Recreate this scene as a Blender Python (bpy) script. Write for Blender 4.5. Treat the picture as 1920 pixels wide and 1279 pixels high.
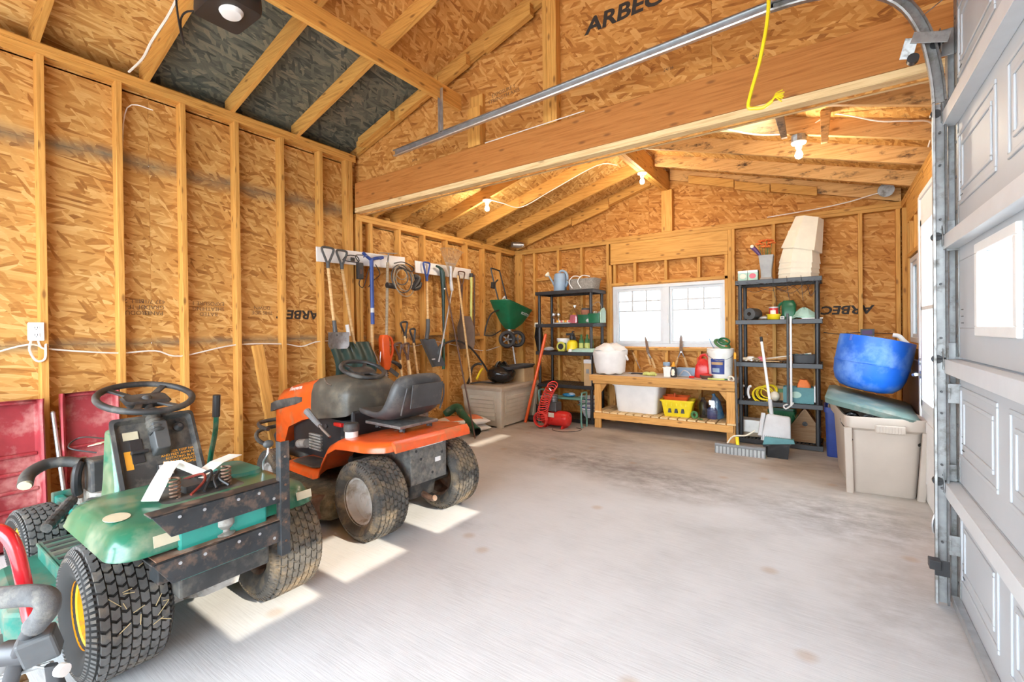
import bpy, math, random
from mathutils import Vector as V, Matrix, Euler
random.seed(7)
R_ = math.radians
SC = bpy.context.scene
COL = SC.collection
for _o in list(bpy.data.objects): bpy.data.objects.remove(_o)

# ------------------------------------------------------------------ camera
cam = bpy.data.cameras.new('camera'); camo = bpy.data.objects.new('camera', cam); COL.objects.link(camo)
F_PX, YAW, PITCH, ROLL, CY, EYE = 859.7, 0.6048, 0.0054, -0.0116, 623.0, 1.311
cam.sensor_fit = 'HORIZONTAL'; cam.sensor_width = 36.0; cam.lens = F_PX / 1920 * 36.0
cam.shift_y = -(639.5 - CY) / 1920
_f = V((-math.sin(YAW)*math.cos(PITCH), math.cos(YAW)*math.cos(PITCH), -math.sin(PITCH)))
_r = V((math.cos(YAW), math.sin(YAW), 0)); _u = _r.cross(_f)
_r2 = math.cos(ROLL)*_r + math.sin(ROLL)*_u; _u2 = -math.sin(ROLL)*_r + math.cos(ROLL)*_u
_m = Matrix((_r2, _u2, -_f)).transposed().to_4x4(); _m.translation = (0, 0, EYE)
camo.matrix_world = _m; cam.clip_start = .02
SC.camera = camo

# ------------------------------------------------------------------ light
SC.view_settings.view_transform = 'Standard'; SC.view_settings.look = 'None'
SC.view_settings.gamma = 1; SC.view_settings.use_curve_mapping = False
SC.view_settings.exposure = 2.0
W = bpy.data.worlds.new('world'); SC.world = W; W.use_nodes = True
W.node_tree.nodes['Background'].inputs[0].default_value = (.80, .91, 1, 1)
W.node_tree.nodes['Background'].inputs[1].default_value = 3.6
sun = bpy.data.lights.new('sun', 'SUN'); suno = bpy.data.objects.new('sun', sun); COL.objects.link(suno)
sun.energy = 2.3; sun.color = (1, .86, .68); sun.angle = R_(.6)
suno.rotation_euler = V((-1, .02, -.508)).to_track_quat('-Z', 'Y').to_euler()
suno.location = (8, 0, 6)
BULB_W = 5.0
try:
    SC.cycles.max_bounces = 8; SC.cycles.diffuse_bounces = 5; SC.cycles.caustics_reflective = False; SC.cycles.caustics_refractive = False
    SC.cycles.sample_clamp_indirect = 6
except Exception: pass

# ------------------------------------------------------------------ materials
def _nt(name):
    m = bpy.data.materials.new(name); m.use_nodes = True
    nt = m.node_tree; return m, nt, nt.nodes['Principled BSDF']
def N(nt, t, **k):
    n = nt.nodes.new(t)
    for a, v in k.items():
        if a.startswith('i_'):
            s = a[2:]; n.inputs[int(s) if s.isdigit() else s].default_value = v
        else: setattr(n, a, v)
    return n
def L(nt, a, b): nt.links.new(a, b)
def ramp(nt, fac, stops):
    r = N(nt, 'ShaderNodeValToRGB'); e = r.color_ramp.elements
    while len(e) < len(stops): e.new(.5)
    for x, (p, c) in zip(e, stops): x.position = p; x.color = (*c, 1) if len(c) == 3 else c
    L(nt, fac, r.inputs[0]); return r.outputs[0]
def math_(nt, op, a, b=None, clamp=False):
    n = N(nt, 'ShaderNodeMath', operation=op, use_clamp=clamp)
    for i, x in enumerate((a, b)):
        if x is None: continue
        if isinstance(x, (int, float)): n.inputs[i].default_value = x
        else: L(nt, x, n.inputs[i])
    return n.outputs[0]
def mix(nt, fac, a, b, mode='MIX'):
    n = N(nt, 'ShaderNodeMix', data_type='RGBA', blend_type=mode)
    for s, x in ((0, fac), (6, a), (7, b)):
        if isinstance(x, (int, float)): n.inputs[s].default_value = x
        elif isinstance(x, tuple): n.inputs[s].default_value = (*x[:3], 1)
        else: L(nt, x, n.inputs[s])
    return n.outputs[2]
def noise(nt, vec, scale, detail=3, rough=.55, dist=0):
    n = N(nt, 'ShaderNodeTexNoise'); n.inputs['Scale'].default_value = scale; n.inputs['Detail'].default_value = detail
    n.inputs['Roughness'].default_value = rough; n.inputs['Distortion'].default_value = dist
    if vec is not None: L(nt, vec, n.inputs['Vector'])
    return n.outputs[0]
def mapping(nt, vec, loc=(0,0,0), rot=(0,0,0), sc=(1,1,1)):
    n = N(nt, 'ShaderNodeMapping'); n.inputs[1].default_value = loc; n.inputs[2].default_value = rot; n.inputs[3].default_value = sc
    L(nt, vec, n.inputs[0]); return n.outputs[0]
def bump(nt, b, h, strength, dist=.01):
    n = N(nt, 'ShaderNodeBump'); n.inputs['Strength'].default_value = strength; n.inputs['Distance'].default_value = dist
    L(nt, h, n.inputs['Height']); L(nt, n.outputs[0], b.inputs['Normal'])
def objcoord(nt):
    return N(nt, 'ShaderNodeTexCoord').outputs['Object']

def mat(name, c, rough=.5, metal=0, var=.12, vs=9, dirt=None, bmp=0, bs=120, coat=0, emit=0, trans=0, ior=1.45, alpha=1, spec=.5):
    m, nt, b = _nt(name)
    b.inputs['Roughness'].default_value = rough; b.inputs['Metallic'].default_value = metal
    b.inputs['Specular IOR Level'].default_value = spec
    if coat: b.inputs['Coat Weight'].default_value = coat; b.inputs['Coat Roughness'].default_value = .15
    if trans: b.inputs['Transmission Weight'].default_value = trans; b.inputs['IOR'].default_value = ior
    if alpha < 1: b.inputs['Alpha'].default_value = alpha
    if emit: b.inputs['Emission Color'].default_value = (*c, 1); b.inputs['Emission Strength'].default_value = emit
    oc = objcoord(nt); col = None
    if var:
        n = noise(nt, oc, vs, 4)
        lo = tuple(max(0, x*(1-var)) for x in c); hi = tuple(min(1, x*(1+var)) for x in c)
        col = ramp(nt, n, [(.3, lo), (.7, hi)])
        rr = math_(nt, 'ADD', math_(nt, 'MULTIPLY', n, .25), rough-.12); L(nt, rr, b.inputs['Roughness'])
    else: b.inputs['Base Color'].default_value = (*c, 1)
    if dirt:
        dc, amt, ds = dirt
        d = noise(nt, mapping(nt, oc, (3.1, 1.7, .4)), ds, 5, .65)
        fac = ramp(nt, d, [(.62-amt*.35, (0,0,0)), (.75-amt*.2, (1,1,1))])
        col = mix(nt, math_(nt, 'MULTIPLY', fac, .85), col if col is not None else tuple(c), dc)
        L(nt, math_(nt, 'ADD', math_(nt, 'MULTIPLY', fac, .3), rough, True), b.inputs['Roughness'])
    if col is not None: L(nt, col, b.inputs['Base Color'])
    if bmp: bump(nt, b, noise(nt, oc, bs, 3), bmp, .004)
    return m

def osb(name, tint=(1,1,1), stops=None, dark=None, bands=None):
    """strand board: layers of long flakes in several directions, sizes in metres on the UV"""
    m, nt, b = _nt(name)
    uv = N(nt, 'ShaderNodeTexCoord').outputs['UV']
    oi = N(nt, 'ShaderNodeObjectInfo').outputs['Random']
    off = N(nt, 'ShaderNodeCombineXYZ'); L(nt, math_(nt, 'MULTIPLY', oi, 37), off.inputs[0]); L(nt, math_(nt, 'MULTIPLY', oi, 91), off.inputs[1])
    va = N(nt, 'ShaderNodeVectorMath', operation='ADD'); L(nt, uv, va.inputs[0]); L(nt, off.outputs[0], va.inputs[1])
    nz = N(nt, 'ShaderNodeTexNoise'); nz.inputs['Scale'].default_value = 3.2; nz.inputs['Detail'].default_value = 2; L(nt, va.outputs[0], nz.inputs['Vector'])
    w1 = N(nt, 'ShaderNodeVectorMath', operation='SCALE'); L(nt, nz.outputs[1], w1.inputs[0]); w1.inputs['Scale'].default_value = .035
    vv = N(nt, 'ShaderNodeVectorMath', operation='ADD'); L(nt, va.outputs[0], vv.inputs[0]); L(nt, w1.outputs[0], vv.inputs[1])
    val = None; edge = None
    for k, (ang, lx, ly, th) in enumerate([(4, .20, .060, 0), (-14, .16, .040, .30), (20, .15, .034, .42), (-32, .12, .030, .60), (8, .18, .020, .50), (55, .09, .022, .76)]):
        mp = mapping(nt, mapping(nt, vv.outputs[0], (k*3.7, k*1.9, 0), (0, 0, R_(ang))), sc=(1/lx, 1/ly, 1))
        vo = N(nt, 'ShaderNodeTexVoronoi', voronoi_dimensions='2D', feature='F1'); vo.inputs['Scale'].default_value = 1; L(nt, mp, vo.inputs['Vector'])
        sp = N(nt, 'ShaderNodeSeparateColor'); L(nt, vo.outputs['Color'], sp.inputs[0])
        v = math_(nt, 'ADD', math_(nt, 'MULTIPLY', sp.outputs[0], .9), math_(nt, 'MULTIPLY', vo.outputs['Distance'], .14))
        if val is None: val = v
        else:
            mk = math_(nt, 'GREATER_THAN', sp.outputs[1], th)
            mx = N(nt, 'ShaderNodeMix', data_type='FLOAT'); L(nt, mk, mx.inputs[0]); L(nt, val, mx.inputs[2]); L(nt, v, mx.inputs[3]); val = mx.outputs[0]
    fine = noise(nt, mapping(nt, vv.outputs[0], sc=(10, 90, 1)), 2.2, 2)
    big = noise(nt, va.outputs[0], 1.3, 1)
    t = math_(nt, 'ADD', math_(nt, 'MULTIPLY', val, .68), math_(nt, 'ADD', math_(nt, 'MULTIPLY', fine, .26), math_(nt, 'MULTIPLY', big, .16)))
    stops = stops or [(.14, (.22,.09,.025)), (.30, (.44,.215,.062)), (.48, (.57,.315,.10)), (.70, (.67,.405,.15)), (.95, (.80,.565,.265))]
    stops = [(p, tuple(min(1, a*q*w) for a, q, w in zip(c, tint, (.96, .90, .78)))) for p, c in stops]
    col = ramp(nt, t, stops)
    for zb, hb in (bands or ()):      # weathered grey line along a sheet joint
        oc = objcoord(nt); sp2 = N(nt, 'ShaderNodeSeparateXYZ'); L(nt, oc, sp2.inputs[0])
        dz = math_(nt, 'ABSOLUTE', math_(nt, 'SUBTRACT', math_(nt, 'ADD', sp2.outputs[2], math_(nt, 'MULTIPLY', math_(nt, 'SUBTRACT', noise(nt, oc, 2.5, 4), .5), hb*1.6)), zb))
        k2 = math_(nt, 'MULTIPLY', math_(nt, 'SUBTRACT', 1, math_(nt, 'DIVIDE', dz, hb), True), noise(nt, mapping(nt, oc, (3, 3, 1)), 5, 4, .7))
        col = mix(nt, math_(nt, 'MULTIPLY', k2, 1.3, True), col, (.17,.155,.115))
    if dark:      # mould / water stain with its own shape
        s = noise(nt, mapping(nt, va.outputs[0], (2, 5, 0)), dark[1], 5, .7)
        fac = ramp(nt, s, [(dark[2], (0,0,0)), (dark[2]+.16, (1,1,1))])
        col = mix(nt, fac, col, dark[0])
    L(nt, col, b.inputs['Base Color']); b.inputs['Roughness'].default_value = .72; b.inputs['Specular IOR Level'].default_value = .25
    bump(nt, b, fine, .4, .003)
    return m

def lumber(name, c=(.64,.33,.082), knots=True, stain=None, rough=.62, kd=1.0):
    m, nt, b = _nt(name)
    uv = N(nt, 'ShaderNodeTexCoord').outputs['UV']
    oi = N(nt, 'ShaderNodeObjectInfo').outputs['Random']
    off = N(nt, 'ShaderNodeCombineXYZ'); L(nt, math_(nt, 'MULTIPLY', oi, 53), off.inputs[0]); L(nt, math_(nt, 'MULTIPLY', oi, 17), off.inputs[1])
    va = N(nt, 'ShaderNodeVectorMath', operation='ADD'); L(nt, uv, va.inputs[0]); L(nt, off.outputs[0], va.inputs[1]); va = va.outputs[0]
    g = noise(nt, mapping(nt, va, sc=(1.3, 26, 1)), 2.4, 5, .6, .7)
    lo = tuple(x*y for x, y in zip(c, (.72, .62, .5))); hi = tuple(min(1, x*y) for x, y in zip(c, (1.15, 1.22, 1.35)))
    col = ramp(nt, g, [(.28, lo), (.5, c), (.75, hi)])
    hv = N(nt, 'ShaderNodeHueSaturation'); L(nt, col, hv.inputs['Color'])
    L(nt, math_(nt, 'ADD', math_(nt, 'MULTIPLY', oi, .24), .88), hv.inputs['Value']); col = hv.outputs[0]
    if knots:
        vo = N(nt, 'ShaderNodeTexVoronoi', voronoi_dimensions='2D'); vo.inputs['Scale'].default_value = 1
        L(nt, mapping(nt, va, (.3, .2, 0), sc=(4.2, 11, 1)), vo.inputs['Vector'])
        sp = N(nt, 'ShaderNodeSeparateColor'); L(nt, vo.outputs['Color'], sp.inputs[0])
        k = math_(nt, 'MULTIPLY', ramp(nt, vo.outputs['Distance'], [(.06, (1,1,1)), (.16, (0,0,0))]), math_(nt, 'GREATER_THAN', sp.outputs[0], .62))
        col = mix(nt, math_(nt, 'MULTIPLY', k, .75*kd), col, (.20, .075, .02))
    if stain:
        s = noise(nt, mapping(nt, va, (1, 4, 0), sc=(1, 2.2, 1)), stain[1], 5, .72)
        col = mix(nt, ramp(nt, s, [(stain[2], (0,0,0)), (stain[2]+.13, (1,1,1))]), col, stain[0])
    L(nt, col, b.inputs['Base Color']); b.inputs['Roughness'].default_value = rough; b.inputs['Specular IOR Level'].default_value = .3
    return m

# ------------------------------------------------------------------ geometry
class G:
    def __init__(s): s.v = []; s.f = []; s.uv = []; s.M = Matrix()
    def at(s, loc=(0,0,0), rot=(0,0,0), sc=None):
        s.M = Matrix.Translation(loc) @ Euler(rot).to_matrix().to_4x4()
        if sc: s.M = s.M @ Matrix.Diagonal((*sc, 1))
        return s
    def add(s, vs, fs, uvs=None):
        o = len(s.v); vs = [V(p) for p in vs]
        s.v += [tuple(s.M @ p) for p in vs]
        for i, f in enumerate(fs):
            s.f.append([o+j for j in f])
            if uvs is not None: s.uv.append(uvs[i])
            else:
                p = [vs[j] for j in f]; n = (p[1]-p[0]).cross(p[-1]-p[0])
                a = max(range(3), key=lambda q: abs(n[q])); x, y = [(1,2),(0,2),(0,1)][a]
                s.uv.append([(q[x], q[y]) for q in p])
        return s
    def box(s, c, d, rot=None, taper=None, la=None):
        hx, hy, hz = [x/2 for x in d]; t = taper or (1, 1)
        vs = []
        for z, k in ((-hz, (1, 1)), (hz, t)):
            vs += [V((-hx*k[0], -hy*k[1], z)), V((hx*k[0], -hy*k[1], z)), V((hx*k[0], hy*k[1], z)), V((-hx*k[0], hy*k[1], z))]
        fs = [(3,2,1,0), (4,5,6,7), (0,1,5,4), (1,2,6,5), (2,3,7,6), (3,0,4,7)]
        la = max(range(3), key=lambda q: d[q]) if la is None else la; j = random.random()*3; uvs = []
        for f, na in zip(fs, (2, 2, 1, 0, 1, 0)):
            ax = [q for q in range(3) if q != na]
            if la in ax: ax = [la]+[q for q in ax if q != la]
            uvs.append([(vs[i][ax[0]]+j, vs[i][ax[1]]+j*2+na*.31) for i in f])
        m = Euler(rot).to_matrix() if rot else None
        vs = [(m @ p if m else p)+V(c) for p in vs]
        return s.add(vs, fs, uvs)
    def b2(s, lo, hi, la=None): return s.box([(a+b)/2 for a, b in zip(lo, hi)], [abs(b-a) for a, b in zip(lo, hi)], la=la)
    def bar(s, p0, p1, w, h, up=(0,0,1)):
        p0, p1 = V(p0), V(p1); d = (p1-p0); l = d.length; d.normalize(); up = V(up)
        sd = d.cross(up)
        if sd.length < 1e-4: sd = d.cross(V((1,0,0)))
        sd.normalize(); u = sd.cross(d); R = Matrix((d, sd, u)).transposed(); j = random.random()*3
        vs = [V((x, y, z)) for x in (0, l) for y in (-w/2, w/2) for z in (-h/2, h/2)]
        fs = [(0,1,3,2), (4,6,7,5), (0,4,5,1), (2,3,7,6), (0,2,6,4), (1,5,7,3)]; axs = [(1,2),(1,2),(0,2),(0,2),(0,1),(0,1)]
        uvs = [[(vs[i][a]+j, vs[i][b]+j*2+k*.17) for i in f] for k, (f, (a, b)) in enumerate(zip(fs, axs))]
        return s.add([R @ p + p0 for p in vs], fs, uvs)
    def loft(s, rings, cap=(True, True), closed=True, loop=False):
        n = len(rings[0]); vs = [p for r in rings for p in r]; fs = []
        m = len(rings)
        for i in range(m if loop else m-1):
            for j in range(n if closed else n-1):
                a, b = i*n+j, i*n+(j+1) % n; i2 = (i+1) % m
                fs.append((a, b, i2*n+(j+1) % n, i2*n+j))
        if closed and not loop:
            if cap[0]: fs.append(tuple(range(n-1, -1, -1)))
            if cap[1]: fs.append(tuple((m-1)*n+k for k in range(n)))
        return s.add(vs, fs)
    def tube(s, pts, r, n=8, sm=1, closed=False, cap=True, flat=1):
        pts = [V(p) for p in pts]
        if sm > 1: pts = spline(pts, sm, closed)
        m = len(pts); rs = r if isinstance(r, (list, tuple)) else [r]*m
        if len(rs) != m: rs = [lerp_list(rs, i/(m-1)) for i in range(m)]
        rings = []; nrm = None
        for i, p in enumerate(pts):
            t = (pts[(i+1) % m]-pts[i-1]) if (closed or 0 < i < m-1) else (pts[1]-pts[0] if i == 0 else pts[-1]-pts[-2])
            t.normalize()
            if nrm is None: nrm = t.orthogonal().normalized()
            nrm = (nrm - t*nrm.dot(t))
            nrm = nrm.normalized() if nrm.length > 1e-5 else t.orthogonal().normalized()
            bn = t.cross(nrm)
            rings.append([p+(nrm*math.cos(a)*rs[i]+bn*math.sin(a)*rs[i]*flat) for a in [2*math.pi*k/n for k in range(n)]])
        return s.loft(rings, (cap, cap), True, closed)
    def cyl(s, p0, p1, r0, r1=None, n=16, cap=True): return s.tube([p0, p1], [r0, r0 if r1 is None else r1], n, cap=cap)
    def lathe(s, prof, n=24, c=(0,0,0), ax=(0,0,1), cap=(True, True), sx=1):
        ax = V(ax).normalized(); q = V((0,0,1)).rotation_difference(ax); c = V(c)
        return s.loft([[c + q @ V((r*math.cos(a)*sx, r*math.sin(a), z)) for a in [2*math.pi*k/n for k in range(n)]] for r, z in prof], cap)
    def prism(s, poly, a0, a1, ax='y'):
        f = {'x': lambda p, t: (t, p[0], p[1]), 'y': lambda p, t: (p[0], t, p[1]), 'z': lambda p, t: (p[0], p[1], t)}[ax]
        return s.loft([[V(f(p, a0)) for p in poly], [V(f(p, a1)) for p in poly]])
    def sph(s, c, r, n=14, m=9, z0=-1, z1=1):
        r = (r, r, r) if isinstance(r, (int, float)) else r
        a0, a1 = math.asin(z0), math.asin(z1)
        return s.loft([[V((c[0]+r[0]*math.cos(e)*math.cos(a), c[1]+r[1]*math.cos(e)*math.sin(a), c[2]+r[2]*math.sin(e))) for a in [2*math.pi*k/n for k in range(n)]]
                       for e in [a0+(a1-a0)*i/m for i in range(m+1)]])
    def torus(s, c, R, r, ax=(0,0,1), n=32, k=8, a0=0, a1=360):
        q = V((0,0,1)).rotation_difference(V(ax).normalized()); full = a1-a0 >= 360
        cnt = n if full else n+1
        return s.tube([V(c)+q @ V((R*math.cos(R_(a0+(a1-a0)*i/n)), R*math.sin(R_(a0+(a1-a0)*i/n)), 0)) for i in range(cnt)], r, k, closed=full)
    def build(s, name, m, parent=None, smooth=35, bev=0, seg=2, **tags):
        me = bpy.data.meshes.new(name); me.from_pydata(s.v, [], s.f); me.update()
        ul = me.uv_layers.new(name='UVMap'); k = 0
        flat = [c for f in s.uv for p in f for c in p]
        if len(flat) == 2*len(me.loops): ul.data.foreach_set('uv', flat)
        ms = m if isinstance(m, (list, tuple)) else [m]
        for x in ms: me.materials.append(MAT[x] if isinstance(x, str) else x)
        import bmesh
        bm = bmesh.new(); bm.from_mesh(me); bmesh.ops.recalc_face_normals(bm, faces=bm.faces); bm.to_mesh(me); bm.free()
        if smooth: me.shade_smooth(); me.set_sharp_from_angle(angle=R_(smooth))
        o = bpy.data.objects.new(name, me); COL.objects.link(o)
        if parent: o.parent = parent
        if bev:
            b = o.modifiers.new('bevel', 'BEVEL'); b.width = bev; b.segments = seg; b.limit_method = 'ANGLE'; b.angle_limit = R_(40)
        for a, v in tags.items(): o[a] = v
        return o
def lerp_list(l, t):
    x = t*(len(l)-1); i = min(int(x), len(l)-2); return l[i]+(l[i+1]-l[i])*(x-i)
def spline(p, k, closed=False):
    n = len(p); out = []
    for i in range(n if closed else n-1):
        g = (lambda j: p[j % n]) if closed else (lambda j: p[max(0, min(n-1, j))])
        a, b, c, d = g(i-1), g(i), g(i+1), g(i+2)
        for j in range(k):
            t = j/k; out.append(.5*((2*b)+(c-a)*t+(2*a-5*b+4*c-d)*t*t+(3*b-a-3*c+d)*t**3))
    if not closed: out.append(p[-1])
    return out
def thing(name, label, cat, loc=(0,0,0), rz=0, group=None, rot=None):
    o = bpy.data.objects.new(name, None); COL.objects.link(o); o.location = loc
    o.rotation_euler = rot or (0, 0, rz); o.empty_display_size = .1
    o['label'] = label; o['category'] = cat
    if group: o['group'] = group
    return o
def tag(o, label, cat, group=None, loc=None, rot=None):
    o['label'] = label; o['category'] = cat
    if group: o['group'] = group
    if loc: o.location = loc
    if rot: o.rotation_euler = rot
    return o
def struct(name, label, cat='wall'):
    o = bpy.data.objects.new(name, None); COL.objects.link(o); o['kind'] = 'structure'; o['label'] = label; o['category'] = cat
    o.empty_display_size = .1
    return o
def dup(o, parent=None, loc=None, rot=None, label=None):
    c = o.copy(); COL.objects.link(c)
    if parent is not None: c.parent = parent
    if loc is not None: c.location = loc
    if rot is not None: c.rotation_euler = rot
    if label: c['label'] = label
    for ch in [x for x in bpy.data.objects if x.parent == o]: dup(ch, c)
    return c
def text(name, s, size, m, parent, M, shear=0, ext=.0006, align='CENTER', sx=1, bold=0):
    cu = bpy.data.curves.new(name, 'FONT'); cu.body = s; cu.size = size; cu.shear = shear; cu.extrude = ext; cu.offset = size*bold
    cu.align_x = align; cu.align_y = 'CENTER'; cu.resolution_u = 3
    t = bpy.data.objects.new(name+'_tmp', cu); COL.objects.link(t)
    dg = bpy.context.evaluated_depsgraph_get(); dg.update()
    me = bpy.data.meshes.new_from_object(t.evaluated_get(dg)); bpy.data.objects.remove(t); bpy.data.curves.remove(cu)
    me.name = name; me.transform(M @ Matrix.Diagonal((sx, 1, 1, 1))); me.materials.clear(); me.materials.append(MAT[m])
    o = bpy.data.objects.new(name, me); COL.objects.link(o); o.parent = parent
    return o
def frame(o, x, y):   # matrix placing XY text plane with x axis and y axis at origin o
    x = V(x).normalized(); y = V(y).normalized(); z = x.cross(y)
    m = Matrix((x, y, z)).transposed().to_4x4(); m.translation = o; return m

MAT = {}
MAT['osb'] = osb('osb')
MAT['osb_wall'] = osb('osb_wall', bands=((2.62, .09), (1.24, .05)))
MAT['osb_red'] = osb('osb_red', (.95, .80, .68))
MAT['osb_grey'] = osb('osb_grey', stops=[(.12, (.035,.045,.045)), (.35, (.085,.10,.095)), (.6, (.15,.165,.15)), (.85, (.22,.22,.185)), (.98, (.34,.30,.22))])
MAT['osb_roof'] = osb('osb_roof', (.92,.93,.88), dark=((.05,.045,.03), 2.2, .60))
MAT['osb_rot'] = osb('osb_rot', (1.05,1,.92), dark=((.03,.02,.018), 3.0, .55))
MAT['lumber'] = lumber('lumber')
MAT['lumber_pale'] = lumber('lumber_pale', (.80,.58,.30), kd=.6)
MAT['lumber_beam'] = lumber('lumber_beam', (.52,.205,.05))
MAT['lumber_rot'] = lumber('lumber_rot', (.62,.36,.14), stain=((.045,.025,.02), 4.0, .55))
MAT['bench_wood'] = lumber('bench_wood', (.66,.34,.10))
MAT['bark'] = lumber('bark', (.22,.14,.08), stain=((.06,.04,.03), 12, .5))
MAT['ink'] = mat('ink', (.035,.028,.024), .8, var=0)
MAT['ink_soft'] = mat('ink_soft', (.17,.095,.045), .8, var=0)
MAT['galv'] = mat('galv', (.33,.335,.335), .45, .8, var=.22, vs=14, dirt=((.22,.21,.19), .35, 16))
MAT['galv_bright'] = mat('galv_bright', (.58,.60,.62), .36, .9, var=.12, vs=20)
MAT['steel_dark'] = mat('steel_dark', (.10,.10,.105), .5, .7, var=.3)
MAT['door_white'] = mat('door_white', (.50,.525,.555), .5, var=.05, vs=3, bmp=.08, bs=260)
MAT['white_paint'] = mat('white_paint', (.85,.855,.86), .4, var=.04)
MAT['vinyl'] = mat('vinyl', (.66,.69,.72), .35, var=.03)
MAT['cable_white'] = mat('cable_white', (.80,.75,.68), .5, var=.06)
MAT['black_plastic'] = mat('black_plastic', (.025,.025,.027), .42, var=.25)
MAT['dark_grey'] = mat('dark_grey', (.075,.078,.08), .5, var=.2)
MAT['mid_grey'] = mat('mid_grey', (.22,.225,.23), .5, var=.15)
MAT['light_grey'] = mat('light_grey', (.55,.56,.57), .45, var=.1)
MAT['white_plastic'] = mat('white_plastic', (.84,.84,.83), .35, var=.05)
MAT['milky'] = mat('milky', (.86,.86,.82), .3, var=.06)
MAT['red'] = mat('red', (.62,.025,.02), .3, var=.15)
MAT['yellow'] = mat('yellow', (.88,.68,.02), .35, var=.08)
MAT['orange_plastic'] = mat('orange_plastic', (.72,.10,.015), .35, var=.12)
MAT['blue'] = mat('blue', (.03,.13,.62), .35, var=.25, vs=5, dirt=((.30,.45,.75), .15, 9))
MAT['navy'] = mat('navy', (.02,.045,.22), .45, var=.2)
MAT['green_dark'] = mat('green_dark', (.012,.13,.055), .32, var=.2)
MAT['wood_handle'] = lumber('wood_handle', (.66,.43,.20), knots=False)
MAT['wood_grey'] = lumber('wood_grey', (.36,.29,.20), knots=False)
def glass(name, tint=(1,1,1), rough=0.0, alpha=.12):
    m, nt, b = _nt(name)
    nt.nodes.remove(b); t = N(nt, 'ShaderNodeBsdfTransparent'); t.inputs[0].default_value = (*tint, 1)
    g = N(nt, 'ShaderNodeBsdfGlossy'); g.inputs['Roughness'].default_value = .03
    mx = N(nt, 'ShaderNodeMixShader'); mx.inputs[0].default_value = alpha
    L(nt, t.outputs[0], mx.inputs[1]); L(nt, g.outputs[0], mx.inputs[2])
    L(nt, mx.outputs[0], nt.nodes['Material Output'].inputs[0]); return m
MAT['glass'] = glass('glass', (.97,.98,.98), alpha=.05)
MAT['glass_dim'] = glass('glass_dim', (.42,.43,.43), alpha=.03)
def frosted(name, c=(.95,.96,.96), amt=.5):
    m, nt, b = _nt(name)
    nt.nodes.remove(b); t = N(nt, 'ShaderNodeBsdfTransparent'); d = N(nt, 'ShaderNodeBsdfTranslucent'); d.inputs[0].default_value = (*c, 1)
    mx = N(nt, 'ShaderNodeMixShader'); mx.inputs[0].default_value = amt
    L(nt, t.outputs[0], mx.inputs[1]); L(nt, d.outputs[0], mx.inputs[2])
    L(nt, mx.outputs[0], nt.nodes['Material Output'].inputs[0]); return m
MAT['frosted'] = frosted('frosted')
MAT['tarp'] = frosted('tarp', (.75,.80,.82), 1.0)
MAT['clear_plastic'] = glass('clear_plastic', (.86,.88,.88), alpha=.14)
# ================================================================== THE SHELL
XL, XR, YG, YK, YF = -4.266, .634, 3.17, 6.29, -1.7      # stud faces: left, right, gable beam, back; front opening
ZL, ZT, SD, SLP = 2.612, 3.24, .09, .29                  # low plate, tall plate, stud depth, roof slope
XM = (XL+XR)/2

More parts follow.
